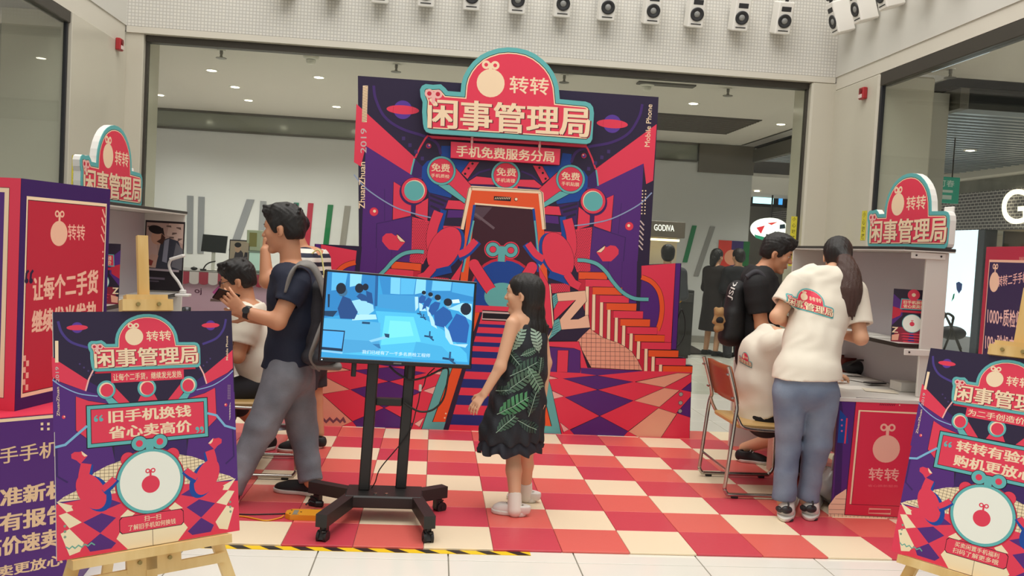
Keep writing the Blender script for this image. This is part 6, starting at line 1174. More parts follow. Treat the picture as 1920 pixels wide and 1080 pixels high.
# ------------------------------------------------------------------ people: bodies grown as one continuous surface from a distance field
class Sdf:
    def __init__(s): s.p = []
    def cap(s, a, b, ra, rb=None, k=.02, op='u'): s.p.append(('c', V3(a), V3(b), ra, ra if rb is None else rb, k, op)); return s
    def flat(s, a, b, ra, rb=None, k=.02, op='u'): s.p.append(('f', V3(a), V3(b), ra, ra if rb is None else rb, k, op)); return s
    def ell(s, c, r, R=None, k=.02, op='u'): s.p.append(('e', V3(c), V3(r), np.eye(3) if R is None else R, 0, k, op)); return s
    def ecap(s, a, b, wa, wb, Wd, k=.03, op='u'):
        """tapered elliptical limb; wa, wb = (half width along Wd, half depth)"""
        s.p.append(('x', V3(a), V3(b), (wa, wb), V3(Wd)/np.linalg.norm(Wd), k, op)); return s
    def cut(s, pt, n, c=None, rad=9.): s.p.append(('p', V3(pt), V3(n)/np.linalg.norm(n), V3(pt if c is None else c), rad, 0, 'i')); return s
    def bounds(s):
        lo, hi = np.full(3, 9e9), np.full(3, -9e9)
        for q in s.p:
            if q[-1] != 'u': continue
            b = s.bb(q); lo = np.minimum(lo, b[0]); hi = np.maximum(hi, b[1])
        return lo-.02, hi+.02
    def bb(s, q):
        if q[0] in 'cf': r = max(q[3], q[4]); return np.minimum(q[1], q[2])-r, np.maximum(q[1], q[2])+r
        if q[0] == 'e': e = np.abs(q[3])@q[2]; return q[1]-e, q[1]+e
        if q[0] == 'x': r = max(max(q[3][0]), max(q[3][1])); return np.minimum(q[1], q[2])-r, np.maximum(q[1], q[2])+r
        return q[3]-q[4], q[3]+q[4]
    def mesh(s, vox, noise=None):
        lo, hi = s.bounds(); n = np.ceil((hi-lo)/vox).astype(int)+1
        ax = [lo[i]+vox*np.arange(n[i]) for i in range(3)]; D = np.full(n, .12, np.float32)
        for q in s.p:
            b0, b1 = s.bb(q); m = q[5]+3*vox; i0 = np.clip(((b0-m-lo)/vox).astype(int), 0, n); i1 = np.clip(((b1+m-lo)/vox).astype(int)+2, 0, n)
            if (i1 <= i0).any(): continue
            sl = tuple(slice(a, b) for a, b in zip(i0, i1))
            x = ax[0][sl[0]][:, None, None]; y = ax[1][sl[1]][None, :, None]; z = ax[2][sl[2]][None, None, :]
            if q[0] == 'c':
                a, b = q[1], q[2]; ab = b-a; L2 = ab@ab+1e-9; px, py, pz = x-a[0], y-a[1], z-a[2]; t = np.clip((px*ab[0]+py*ab[1]+pz*ab[2])/L2, 0, 1)
                d = np.sqrt((px-t*ab[0])**2+(py-t*ab[1])**2+(pz-t*ab[2])**2)-(q[3]+t*(q[4]-q[3]))
            elif q[0] == 'f':
                a, b = q[1], q[2]; ab = b-a; L = np.linalg.norm(ab); T = ab/L; px, py, pz = x-a[0], y-a[1], z-a[2]; h = px*T[0]+py*T[1]+pz*T[2]; t = np.clip(h/L, 0, 1)
                d = np.maximum(np.sqrt(np.maximum((px-h*T[0])**2+(py-h*T[1])**2+(pz-h*T[2])**2, 0))-(q[3]+t*(q[4]-q[3])), np.maximum(h-L, -h))
            elif q[0] == 'e':
                R = q[3]; px, py, pz = x-q[1][0], y-q[1][1], z-q[1][2]; r = q[2]
                u = [(px*R[0, i]+py*R[1, i]+pz*R[2, i])/r[i] for i in range(3)]; k0 = np.sqrt(u[0]**2+u[1]**2+u[2]**2)
                k1 = np.sqrt((u[0]/r[0])**2+(u[1]/r[1])**2+(u[2]/r[2])**2)+1e-6; d = k0*(k0-1)/k1
            elif q[0] == 'x':
                a, b = q[1], q[2]; ab = b-a; L = np.linalg.norm(ab); T = ab/L; Wd = q[4]-T*(q[4]@T); Wd /= np.linalg.norm(Wd); Dp = np.cross(T, Wd)
                px, py, pz = x-a[0], y-a[1], z-a[2]; h = px*T[0]+py*T[1]+pz*T[2]; t = np.clip(h/L, 0, 1); ex = h-t*L
                w = q[3][0][0]+t*(q[3][1][0]-q[3][0][0]); dd = q[3][0][1]+t*(q[3][1][1]-q[3][0][1]); rm = np.minimum(w, dd)
                d = np.sqrt(((px*Wd[0]+py*Wd[1]+pz*Wd[2])/w*rm)**2+((px*Dp[0]+py*Dp[1]+pz*Dp[2])/dd*rm)**2+ex**2)-rm
            else:
                d = (x-q[1][0])*q[2][0]+(y-q[1][1])*q[2][1]+(z-q[1][2])*q[2][2]; D[sl] = np.maximum(D[sl], d); continue
            c = D[sl]; k = max(q[5], 1e-4)
            if q[6] == 'u': h = np.clip(.5+.5*(d-c)/k, 0, 1); D[sl] = d+(c-d)*h-k*h*(1-h)
            else: d = -d; h = np.clip(.5-.5*(d-c)/k, 0, 1); D[sl] = d+(c-d)*h+k*h*(1-h)
        if noise is not None:
            X = np.meshgrid(*ax, indexing='ij'); D = D+noise(*X).astype(np.float32)
        return surface_nets(D, lo, vox)
def surface_nets(D, lo, vox):
    S = D < 0; n = np.array(D.shape); co = [(i, j, k) for i in (0, 1) for j in (0, 1) for k in (0, 1)]
    sh = lambda A, c: A[c[0]:n[0]-1+c[0], c[1]:n[1]-1+c[1], c[2]:n[2]-1+c[2]]
    cnt = sum(sh(S, c).astype(np.int8) for c in co); act = (cnt > 0) & (cnt < 8); idx = np.argwhere(act)
    vid = np.full(act.shape, -1, np.int64); vid[act] = np.arange(len(idx)); acc = np.zeros((len(idx), 3)); num = np.zeros(len(idx))
    val = {c: D[idx[:, 0]+c[0], idx[:, 1]+c[1], idx[:, 2]+c[2]] for c in co}
    for c in co:
        for a in range(3):
            if c[a]: continue
            e = list(c); e[a] = 1; e = tuple(e); v0, v1 = val[c], val[e]; m = (v0 < 0) != (v1 < 0); t = np.where(m, v0/(v0-v1+1e-12), 0)
            P = np.array(c, float)[None]+0*acc; P[:, a] = t; acc[m] += P[m]; num[m] += 1
    V = lo+(idx+acc/np.maximum(num, 1)[:, None])*vox; F = []
    for a in range(3):
        b, c = (a+1) % 3, (a+2) % 3; s0 = [slice(1, n[i]-1) for i in range(3)]; s0[a] = slice(0, n[a]-1); s1 = list(s0); s1[a] = slice(1, n[a])
        A0, A1 = S[tuple(s0)], S[tuple(s1)]; e = np.argwhere(A0 != A1); 
        if not len(e): continue
        fl = A0[e[:, 0], e[:, 1], e[:, 2]]; base = e.copy()
        for i in range(3):
            if i != a: base[:, i] += 1
        def q(db, dc): z = base.copy(); z[:, b] -= db; z[:, c] -= dc; return vid[z[:, 0], z[:, 1], z[:, 2]]
        Q = np.stack([q(0, 0), q(1, 0), q(1, 1), q(0, 1)], 1); Q[~fl] = Q[~fl][:, ::-1]; F.append(Q)
    return V, np.concatenate(F)
def sdf_obj(S, vox, name, m, parent, noise=None, smooth=1):
    V, F = S.mesh(vox, noise)
    if smooth:                                   # one gentle pass takes the voxel steps away
        for _ in range(smooth):
            acc = np.zeros_like(V); c = np.zeros(len(V))
            for i in range(4):
                for j in (1, 3): np.add.at(acc, F[:, i], V[F[:, (i+j) % 4]]); np.add.at(c, F[:, i], 1)
            V = V*.5+.5*acc/np.maximum(c, 1)[:, None]
    me = bpy.data.meshes.new(name); off = wloc(parent); me.vertices.add(len(V)); me.vertices.foreach_set('co', (V-off).ravel()); me.loops.add(F.size); me.loops.foreach_set('vertex_index', F.ravel())
    me.polygons.add(len(F)); me.polygons.foreach_set('loop_start', np.arange(0, F.size, 4)); me.polygons.foreach_set('loop_total', np.full(len(F), 4)); me.update(calc_edges=True); me.polygons.foreach_set('use_smooth', np.ones(len(F), bool)); me.materials.append(m)
    o = link(name, me, parent); o['_v'] = 0; del o['_v']; return o, V, F
def folds(amp, seed=0, sx=1., sz=1.):
    r = random.Random(seed); W_ = [[r.uniform(-1, 1) for _ in range(3)] for _ in range(6)]
    def f(x, y, z):
        o = 0
        for i, (a, b, c) in enumerate(W_):
            ph = (a*30*sx*x+b*30*sx*y+c*22*sz*z)*(1+.35*i); o = o+np.sin(ph+2.1*np.sin((c*x-a*z+b*y)*19+i))*(.9**i)
        return amp*o/3*(.55+.45*np.sin(x*7+z*5+seed)*np.sin(y*6+z*8))
    return f
def hairy(amp, T, seed=1):
    r = random.Random(seed); a = [r.uniform(0, 6) for _ in range(4)]
    def f(x, y, z): return amp*(np.sin(x*170+a[0]+3*np.sin(z*60))*np.sin(y*150+a[1]+2*np.sin(z*45))+.6*np.sin(x*90+y*110+z*40+a[2]))
    return f
m_skin = M('skin_tan', '#c98f6c', .5, bump=(90, .05)); m_skinl = M('skin_light', '#d9a684', .5, bump=(90, .05)); m_hair = M('hair_black', '#15110f', .40, bump=(420, .55, .006), stretch=(1, 1, .07)); m_hairb = M('hair_brown', '#42281f', .38, bump=(420, .6, .006), stretch=(1, 1, .06))
m_eye = M('eye_white', '#d8d2ca', .2); m_iris = M('eye_iris', '#1c1210', .1); m_lip = M('lip_rose', '#a8584e', .45); m_lipg = M('lip_pink', '#b8645a', .45)
class Fig:
    """a person; joints are given where the photograph shows them, at the person's distance"""
    def __init__(s, nm, lab, Y0, base): s.Y = Y0; s.t = thing('person', lab, 'person', base); s.B = Sdf()
    def J(s, x, y, dy=0): return atY(x, y, s.Y+dy)
    def limb(s, S, pts, rad, k=.02):
        for i in range(len(pts)-1): S.cap(pts[i], pts[i+1], rad[i], rad[i+1], k)
    def torso(s, S, secs, Wd, k=.03):
        for (p, w), (q, v) in zip(secs[:-1], secs[1:]): S.ecap(p, q, w, v, Wd, k)
    def hand(s, S, w, d, n, side, size=1., curl=.5):
        """w wrist, d direction of the fingers, n back of the hand, side = +1/-1 thumb side along d x n"""
        d = V3(d)/np.linalg.norm(d); n = V3(n)-d*(V3(n)@d); n /= np.linalg.norm(n); x = np.cross(d, n)*side; z = size
        S.ecap(w+d*.012*z, w+d*.078*z, (.027*z, .015*z), (.040*z, .0135*z), x, .012)
        for i, L_ in enumerate((.074, .082, .076, .060)):
            b = w+d*.085*z+x*(.029-.0195*i)*z; dr = d*.98+x*(.10-.07*i); dr /= np.linalg.norm(dr); p = b; a = curl*.5
            for j, f in enumerate((.45, .32, .26)):
                ang = a+curl*.75*j; q = p+(dr*math.cos(ang)-n*math.sin(ang))*L_*f*z; S.cap(p, q, (.0092-.0008*j)*z, (.0086-.0009*j)*z, .004); p = q
        p = w+d*.022*z+x*.022*z; q = p+(d*.62+x*.72-n*.25)*.045*z; S.cap(p, q, .013*z, .0108*z, .008); r = q+(d*.85+x*.25-n*.35)*.034*z; S.cap(q, r, .0105*z, .0085*z, .004)
    def head(s, S, c, f, pitch=0., roll=0., z=1.0, lips=m_lip, skin=None, nose=1., brow=True, detail=True, neck=None):
        c = V3(c); f = V3(f); f[2] = 0; f /= np.linalg.norm(f); zz = np.array([0, 0, 1.]); rr = np.cross(f, zz)
        F_ = f*math.cos(pitch)-zz*math.sin(pitch); U = zz*math.cos(pitch)+f*math.sin(pitch); U2 = U*math.cos(roll)+rr*math.sin(roll); X = np.cross(F_, U2); R = np.stack([X, F_, U2], 1)
        T = lambda x, y, w: c+R@(np.array((x, y, w))*z)
        e = lambda p, r, k=.012, op='u': S.ell(T(*p), np.array(r)*z, R, k*z, op)
        e((0, -.012, .035), (.076, .096, .088)); e((0, .022, -.035), (.058, .068, .080), .03); e((0, .068, -.100), (.025, .022, .02), .02); e((0, .072, .035), (.052, .022, .03), .02)
        S.cap(T(0, .088, .012), T(0, .108*nose, -.020), .0085*z, .0125*z, .012*z); e((.012, .096, -.024), (.009, .011, .008), .006); e((-.012, .096, -.024), (.009, .011, .008), .006)
        e((0, .087, -.056), (.024, .012, .008), .008); e((0, .085, -.066), (.021, .011, .008), .006)
        for k in (-1, 1):
            e((k*.038, .062, -.018), (.026, .024, .024), .02); e((k*.031, .094, .012), (.016, .010, .009), .012, 'd')
            e((k*.032, .0815, .0245), (.017, .010, .0068), .006); e((k*.031, .0800, .0005), (.016, .010, .006), .006)
            e((k*.078, -.006, -.006), (.009, .020, .033), .006); e((k*.080, .004, -.010), (.006, .010, .018), .005, 'd')
        if neck is not None: S.ecap(T(0, -.028, -.06), neck, (.050*z, .052*z), (.058*z, .058*z), X, .015)
        if detail:
            for k in (-1, 1):
                mb = MB(); mb.sphere((0, 0, 0), .0118*z, 14, 10); mb.xf(lambda p: T(k*.031, .0755, .012)+p); mb.mat(m_iris).sphere(tuple(T(k*.031, .0795, .0115)), .0088*z, 10, 8); mb.mats[0] = m_eye; mb.build('eye', m_eye, s.t)
                mb = MB(); mb.tube([T(k*.014, .0935, .030), T(k*.032, .091, .036), T(k*.05, .077, .031)], [.003*z, .0042*z, .002*z], 6); mb.build('eyebrow', m_hair, s.t)
            mb = MB()
            for v, r in ((-.0565, .0042), (-.0645, .005)): mb.tube([T(-.024, .085, v-.002), T(-.010, .0945, v), T(0, .0955, v-.001), T(.010, .0945, v), T(.024, .085, v-.002)], [.0012*z, r*z, r*.9*z, r*z, .0012*z], 8)
            mb.build('lips', lips, s.t)
        return T, R
    def hair_short(s, T, R, z, top=.03, m=m_hair, seed=1, fringe=True, vox=.0045):
        H = Sdf(); e = lambda p, r, k=.012, op='u': H.ell(T(*p), np.array(r)*z, R, k*z, op)
        e((0, -.016, .052), (.085, .105, .088)); e((0, .012, .100), (.074, .088, .04+top), .03); e((0, -.055, .0), (.074, .062, .075), .02)
        for k in (-1, 1): e((k*.068, .018, .03), (.016, .03, .045), .012)
        e((0, .085, -.035), (.088, .052, .085), .012, 'd'); e((0, .125, .02), (.10, .045, .05), .012, 'd'); 
        for k in (-1, 1): e((k*.086, .004, -.018), (.018, .022, .036), .006, 'd')
        e((0, -.06, -.10), (.10, .09, .055), .01, 'd')
        if fringe:
            r = random.Random(seed)
            for i in range(26):
                a = r.uniform(-1.3, 1.3)*1.0; x = .07*math.sin(a); y = .07*math.cos(a); H.cap(T(x*.7, y*.6, .115), T(x*1.05+r.uniform(-.012, .012), y*1.18+r.uniform(-.01, .016), .112+r.uniform(-.03, .02)), .014*z, .008*z, .014)
            for i in range(40):
                a = r.uniform(0, 6.28); b = r.uniform(.2, 1.2); d = np.array((math.cos(a)*math.sin(b), math.sin(a)*math.sin(b), math.cos(b))); p = np.array((0, -.01, .05))+d*np.array((.078, .098, .082)); H.cap(T(*p), T(*(p+d*.012+np.array((r.uniform(-.018, .018), r.uniform(-.018, .018), .002)))), .012*z, .006*z, .008)
        return sdf_obj(H, vox, 'hair', m, s.t, hairy(.0014, T, seed), 0)
    def shoe(s, heel, toe, z0=.011, w=.045, h=.085, m=None, ms=None, nm='shoe', laces=None):
        heel, toe = V3(heel), V3(toe); d = toe-heel; L_ = np.linalg.norm(d); d /= L_; x = np.array([-d[1], d[0], 0]); P = lambda a, b, c: np.array([*(heel[:2]+d[:2]*a*L_+x[:2]*b), z0+c])
        Wd = x; S = Sdf(); S.ell(P(.16, 0, .045), (.062, w*.86, .055), np.stack([d, x, (0, 0, 1)], 1), .03); S.ell(P(.45, 0, .035), (L_*.34, w*.92, .045), np.stack([d, x, (0, 0, 1)], 1), .03); S.ell(P(.74, 0, .026), (L_*.26, w*1.02, .034), np.stack([d, x, (0, 0, 1)], 1), .03)
        S.cap(P(.14, 0, .05), P(.2, 0, h), w*.82, w*.78, .03); S.cut(P(0, 0, .014), (0, 0, -1)); S.cut(P(0, 0, h), (0, 0, 1))
        S.cap(P(.2, 0, h-.012), P(.22, 0, h+.05), w*.66, w*.66, .004, 'd')
        o, _, _ = sdf_obj(S, .005, nm, m, s.t)
        S = Sdf(); S.ell(P(.17, 0, .018), (L_*.19, w*.98, .05), np.stack([d, x, (0, 0, 1)], 1), .04); S.ell(P(.5, 0, .018), (L_*.4, w*.95, .05), np.stack([d, x, (0, 0, 1)], 1), .04); S.ell(P(.76, 0, .018), (L_*.26, w*1.10, .05), np.stack([d, x, (0, 0, 1)], 1), .04); S.cut(P(0, 0, .0005), (0, 0, -1)); S.cut(P(0, 0, .024), (0, 0, 1)); q, _, _ = sdf_obj(S, .005, 'sole', ms, o, None, 0); q.location = (0, 0, 0)
        mb = MB()
        for i in range(4): a = .36+.075*i; mb.tube([P(a, -w*.45, .084-.008*i), P(a+.03, 0, .094-.009*i), P(a, w*.45, .084-.008*i)], .003, 5)
        if laces: mb.build('laces', laces, o)
        return o
    def done(s, vox, skin, nm='body'): o, V, F = sdf_obj(s.B, vox, nm, skin, s.t); return o
def decal(A, T3, V, F, direction, start, name, parent, off=.0025, mx=.018):
    """lays flat print onto a cloth surface: T3 maps art units to a point, rays along direction find the cloth"""
    bv = BVHTree.FromPolygons([tuple(p) for p in V], [tuple(f) for f in F]); d = Vector(direction).normalized(); mb = MB()
    for v, f, col, z in A.items:
        mb.mat(A.ink(col)); tri = []
        for q in f:
            for i in range(1, len(q)-1): tri.append([T3(v[q[0]]), T3(v[q[i]]), T3(v[q[i+1]])])
        out = []
        while tri:
            t = tri.pop(); e = [np.linalg.norm(t[i]-t[(i+1) % 3]) for i in range(3)]; k = int(np.argmax(e))
            if e[k] > mx: m_ = (t[k]+t[(k+1) % 3])/2; tri += [[t[k], m_, t[(k+2) % 3]], [m_, t[(k+1) % 3], t[(k+2) % 3]]]
            else: out.append(t)
        for t in out:
            P = []
            for p in t:
                h = bv.ray_cast(Vector(p)-d*start, d)
                if h[0] is None: P = None; break
                P.append(np.array(h[0])-np.array(d)*(off+.00025*z))
            if P: mb.add(P, [(0, 1, 2)], True)
    return mb.build(name, None, parent, fix=False) if mb.v else None
nz = folds
def sleeve(S, a, b, t, ra, rb, inner=.058):
    q = a+(b-a)*t; dd = (b-a)/np.linalg.norm(b-a); S.cap(a, a+(q-a)*.5, ra, ra, .05); S.flat(a, q, ra, rb, .012); S.flat(q-dd*.035, q+dd*.05, inner, inner+.004, .003, 'd')
# ---- man in the navy polo walking left
m_navy = M('polo_navy', '#161d33', .75, bump=(300, .2)); m_jean = M('jeans_grey', '#75767c', .8, bump=(260, .3), var=(5, '#6a6c74', '#878890')); m_shoeb = M('shoe_black', '#1a1a1c', .6); m_solew = M('sole_white', '#d8d4ca', .5)
f = Fig('person', 'man in navy polo and grey jeans walking left with a phone raised', 5.2, (-.75, 5.2, .011)); J = f.J; Wd = np.array((.30, .95, 0))
sec = [(J(551, 520), (.175, .105)), (J(554, 555), (.175, .130)), (J(553, 600), (.16, .125)), (J(546, 650), (.15, .118)), (J(541, 700), (.16, .125))]
f.torso(f.B, sec, Wd); n_ = J(546, 505)
T, R = f.head(f.B, J(532, 432), (-.95, .16, 0), .10, 0, 1.10, neck=n_)
hipL, kneeL, anL = J(533, 706, -.09), J(490, 802, -.15), atZ(431, 917, .10); hipR, kneeR, anR = J(552, 706, .07), J(568, 808, .08), atZ(583, 902, .10)
for a, b, c in ((hipL, kneeL, anL), (hipR, kneeR, anR)): f.limb(f.B, [a, b, c], [.088, .058, .042])
sh, el, wr = J(557, 528, -.17), J(521, 603, -.26), J(458, 584, -.24); f.limb(f.B, [sh, el, wr], [.056, .046, .031])
f.hand(f.B, wr, J(430, 560, -.25)-wr, (-.25, -.8, .1), -1, 1.08, .45)
sh2, el2, wr2 = J(548, 528, .17), J(515, 600, .22), J(470, 596, .12); f.limb(f.B, [sh2, el2, wr2], [.055, .045, .030]); f.hand(f.B, wr2, J(440, 580, .06)-wr2, (0, .8, .3), 1, 1.05, .5)
f.done(.0055, m_skin); f.hair_short(T, R, 1.09, .006, seed=3)
S = Sdf(); f.torso(S, [(p, (w[0]+.016, w[1]+.018)) for p, w in sec], Wd); S.ecap(sec[-1][0], J(541, 712), (.178, .146), (.18, .148), Wd, .03)
for a, b in ((sh, el), (sh2, el2)): sleeve(S, a, b, .56, .080, .076)
S.cut(J(541, 684), (.06, 0, -1)); S.cut(J(546, 503), (-.35, 0, 1), J(546, 485), .09); S.cap(J(546, 512), J(543, 480), .062, .066, .006, 'd')
_, PV, PF = sdf_obj(S, .0065, 'polo_shirt', m_navy, f.t, folds(.006, 2, .7, .7))
S = Sdf(); S.cap(J(546, 506), J(542, 492), .074, .072, .01); S.cap(J(546, 520), J(541, 480), .062, .064, .004, 'd'); S.cut(J(543, 490), (-.3, 0, 1)); sdf_obj(S, .005, 'collar', m_navy, f.t)
S = Sdf(); f.torso(S, [(J(543, 668), (.165, .13)), (J(541, 706), (.172, .138))], Wd)
for a, b, c in ((hipL, kneeL, anL), (hipR, kneeR, anR)): f.limb(S, [a, b, b+(c-b)*.6], [.118, .088, .072], .025); S.flat(b+(c-b)*.5, c+(c-b)*.02, .074, .072, .01)
S.cut(J(541, 664), (0, 0, 1)); sdf_obj(S, .0075, 'jeans', m_jean, f.t, folds(.008, 5, .7, 1.1))
hl = atZ(600, 926, .02); tl = atZ(515, 917, .02); f.shoe(hl, tl, .0115, .046, .08, m_shoeb, m_solew, laces=m_shoeb); f.shoe(atZ(440, 942, .02), atZ(372, 934, .02), .0115, .046, .08, m_shoeb, m_solew, laces=m_shoeb)
mb = MB(); dd = (el-wr)/np.linalg.norm(el-wr); mb.cyl(wr+dd*.004, wr+dd*.032, .036, .038, 22); mb.build('watch_strap', m_blk, f.t); mb = MB(); c = wr+dd*.018+np.array((.0, -.037, .012)); mb.cyl(c, c+np.array((0, -.010, .004)), .02, n=18); mb.build('watch_case', m_blg, f.t)
ph_ = thing('phone', 'dark phone held up by the man in the navy polo', 'phone', J(424, 556, -.24)); c = J(427, 556, -.225); mb = MB(); mb.box(c-np.array((.075, .005, .037)), c+np.array((.06, .005, .037)), .004, R=rot(.5, .6, .35)); mb.build('phone_body', m_blg, ph_)
# backpack
m_bpk = M('backpack_grey', '#807c78', .8, bump=(300, .12)); m_bpd = M('backpack_dark', '#35343a', .75, bump=(200, .4))
bk = thing('backpack', 'grey and black backpack hanging on the back of the man in the navy polo', 'backpack', J(612, 620)); S = Sdf(); S.ecap(J(608, 545, .0), J(603, 655, .0), (.125, .075), (.145, .095), Wd, .03); S.ell(J(600, 668, -.06), (.11, .15, .055), None, .03); sdf_obj(S, .007, 'bag_body', m_bpd, bk, folds(.006, 9)); 
S = Sdf(); S.ecap(J(623, 585, 0), J(618, 650, 0), (.11, .035), (.12, .04), Wd, .02); sdf_obj(S, .007, 'front_pocket', m_bpk, bk, folds(.004, 4))
P = smooth_path([J(538, 548, -.262), J(546, 516, -.262), J(562, 497, -.215), J(586, 500, -.165), J(604, 535, -.14), J(617, 585, -.13)], 5); mb = MB(); mb.ribbon(P, [(.3, .9, .35)]*len(P), .030, .005); mb.build('shoulder_strap', m_bpk, bk)
P = smooth_path([J(612, 590, -.13), J(592, 640, -.205), J(584, 668, -.20), J(600, 690, -.12)], 5); mb = MB(); mb.ribbon(P, [(.3, .9, .3)]*len(P), .024, .006); mb.build('lower_strap', m_bpk, bk)
S = Sdf(); S.ecap(J(590, 683, -.1), J(632, 686, -.05), (.07, .03), (.06, .025), (0, 1, 0), .02); sdf_obj(S, .007, 'bottom_panel', m_bpk, bk, folds(.004, 8))
# ---- bald man in a striped shirt behind him
m_str = M('stripe_shirt', '#d8d4cc', .75); nt = m_str.node_tree; tc = nt.nodes.new('ShaderNodeTexCoord'); wv = nt.nodes.new('ShaderNodeTexWave'); wv.bands_direction = 'Z'; wv.inputs['Scale'].default_value = 5.2; wv.inputs['Distortion'].default_value = .6; rp = nt.nodes.new('ShaderNodeValToRGB'); rp.color_ramp.interpolation = 'CONSTANT'; rp.color_ramp.elements[0].color = (*lin('#1c2136'), 1); rp.color_ramp.elements[1].color = (*lin('#dcd8ce'), 1); rp.color_ramp.elements[1].position = .5
nt.links.new(tc.outputs['Object'], wv.inputs[0]); nt.links.new(wv.outputs['Fac'], rp.inputs[0]); nt.links.new(rp.outputs[0], nt.nodes['Principled BSDF'].inputs['Base Color'])
m_short = M('shorts_dark', '#2a2a30', .8); f = Fig('person', 'man in a striped shirt with yellow lanyard, behind the man in navy polo', 6.45, (-.78, 6.45, .011)); J = f.J; Wd = np.array((.35, .93, 0))
sec = [(J(582, 490), (.18, .11)), (J(580, 530), (.18, .13)), (J(577, 600), (.17, .14)), (J(576, 660), (.17, .13))]; f.torso(f.B, sec, Wd); T, R = f.head(f.B, J(548, 428), (-.9, .35, 0), .05, 0, 1.05, neck=J(570, 482))
for a, b, c in ((J(572, 665, -.08), J(568, 750, -.1), atZ(556, 818, .1)), (J(582, 665, .08), J(590, 750, .05), atZ(597, 812, .1))): f.limb(f.B, [a, b, c], [.09, .058, .043])
sh, el, wr = J(572, 492, -.17), J(500, 527, -.20), J(497, 470, -.16); f.limb(f.B, [sh, el, wr], [.056, .05, .034]); f.hand(f.B, wr, J(505, 440, -.14)-wr, (-.4, -.8, 0), 1, 1.05, .5); sh2, el2, wr2 = J(588, 492, .17), J(592, 560, .2), J(560, 610, .15); f.limb(f.B, [sh2, el2, wr2], [.055, .045, .03]); f.hand(f.B, wr2, (-.8, 0, -.4), (0, .8, .3), 1, 1, .6)
f.done(.007, m_skin); H = Sdf(); [H.ell(T(*p), np.array(r)*1.05, R, .012, op) for p, r, op in (((0, -.035, .03), (.084, .088, .075), 'u'), ((0, .03, .10), (.062, .10, .07), 'd'), ((0, .09, -.02), (.1, .075, .1), 'd'), ((0, -.06, -.1), (.1, .09, .05), 'd'))]; sdf_obj(H, .005, 'hair', m_hair, f.t, hairy(.002, T, 4), 0)
S = Sdf(); f.torso(S, [(p, (w[0]+.02, w[1]+.02)) for p, w in sec], Wd)
for a, b in ((sh, el), (sh2, el2)): sleeve(S, a, b, .5, .082, .08)
S.cut(J(577, 680), (0, 0, -1)); S.cut(J(578, 477), (0, 0, 1), J(578, 470), .08); sdf_obj(S, .008, 'striped_shirt', m_str, f.t, folds(.003, 12))
S = Sdf(); f.torso(S, [(J(577, 650), (.18, .15)), (J(576, 680), (.18, .15))], Wd); f.limb(S, [J(572, 670, -.08), J(569, 728, -.1)], [.115, .10]); f.limb(S, [J(582, 670, .08), J(588, 728, .06)], [.115, .10]); S.cut(J(577, 690-55), (0, 0, 1)); S.cut(J(577, 726), (0, 0, -1)); sdf_obj(S, .009, 'shorts', m_short, f.t, folds(.003, 3))
mb = MB(); mb.tube(smooth_path([J(585, 476, -.19), J(595, 468, -.19), J(602, 476, -.19), J(606, 500, -.20), J(609, 530, -.21)], 5), .006, 6); mb.build('lanyard', M('lanyard_yellow', '#dcd890', .6), f.t)
f.shoe(atZ(604, 838, .02), atZ(560, 832, .02), .0115, .046, .08, m_shoeb, m_solew, laces=m_shoeb); f.shoe(atZ(572, 846, .02), atZ(522, 842, .02), .0115, .046, .08, m_shoeb, m_solew, laces=m_shoeb)
# ---- seated man with glasses at the left desk
m_tee = M('tee_white', '#e4dccb', .8, bump=(320, .1)); f = Fig('person', 'seated man with glasses in a white shirt, seen past the walking man', 5.85, (-1.1, 5.85, .011)); J = f.J; Wd = np.array((.15, 1, 0))
sec = [(J(462, 588), (.17, .10)), (J(470, 625), (.18, .13)), (J(488, 675), (.165, .125)), (J(505, 712), (.17, .13))]; f.torso(f.B, sec, Wd); T, R = f.head(f.B, J(446, 528), (-.93, -.12, 0), .28, 0, 1.04, neck=J(464, 580))
hip, kn, an = J(503, 722, .09), J(425, 738, .16), atZ(499, 813, .09); f.limb(f.B, [hip, kn, an], [.09, .06, .042]); hip2, kn2, an2 = J(503, 722, -.09), J(420, 738, -.12), atZ(424, 880, .09); f.limb(f.B, [hip2, kn2, an2], [.09, .06, .042])
sh, el, wr = J(466, 600, -.17), J(446, 668, -.22), J(400, 650, -.15); f.limb(f.B, [sh, el, wr], [.052, .043, .03]); f.hand(f.B, wr, (-.9, .1, .1), (0, -.5, .8), 1, 1, .5); sh2, el2, wr2 = J(464, 600, .17), J(440, 665, .22), J(395, 645, .15); f.limb(f.B, [sh2, el2, wr2], [.052, .043, .03]); f.hand(f.B, wr2, (-.9, -.1, .1), (0, .5, .8), -1, 1, .5)
f.done(.0065, m_skin); f.hair_short(T, R, 1.05, .004, seed=8)
S = Sdf(); f.torso(S, [(p, (w[0]+.022, w[1]+.022)) for p, w in sec], Wd)
for a, b in ((sh, el), (sh2, el2)): sleeve(S, a, b, .66, .08, .08)
S.cut(J(505, 727), (.2, 0, -1)); S.cut(J(463, 575), (-.3, 0, 1), J(463, 565), .09); sdf_obj(S, .0075, 'shirt', m_tee, f.t, folds(.007, 21, .7, .7))
S = Sdf(); f.torso(S, [(J(500, 700), (.17, .13)), (J(506, 722), (.175, .135))], Wd); f.limb(S, [hip, kn+(0, 0, .0)], [.11, .085]); f.limb(S, [kn, kn+(an-kn)*.3], [.085, .075]); f.limb(S, [hip2, kn2], [.11, .085]); f.limb(S, [kn2, kn2+(an2-kn2)*.3], [.085, .075]); sdf_obj(S, .009, 'shorts', m_short, f.t, folds(.003, 6))
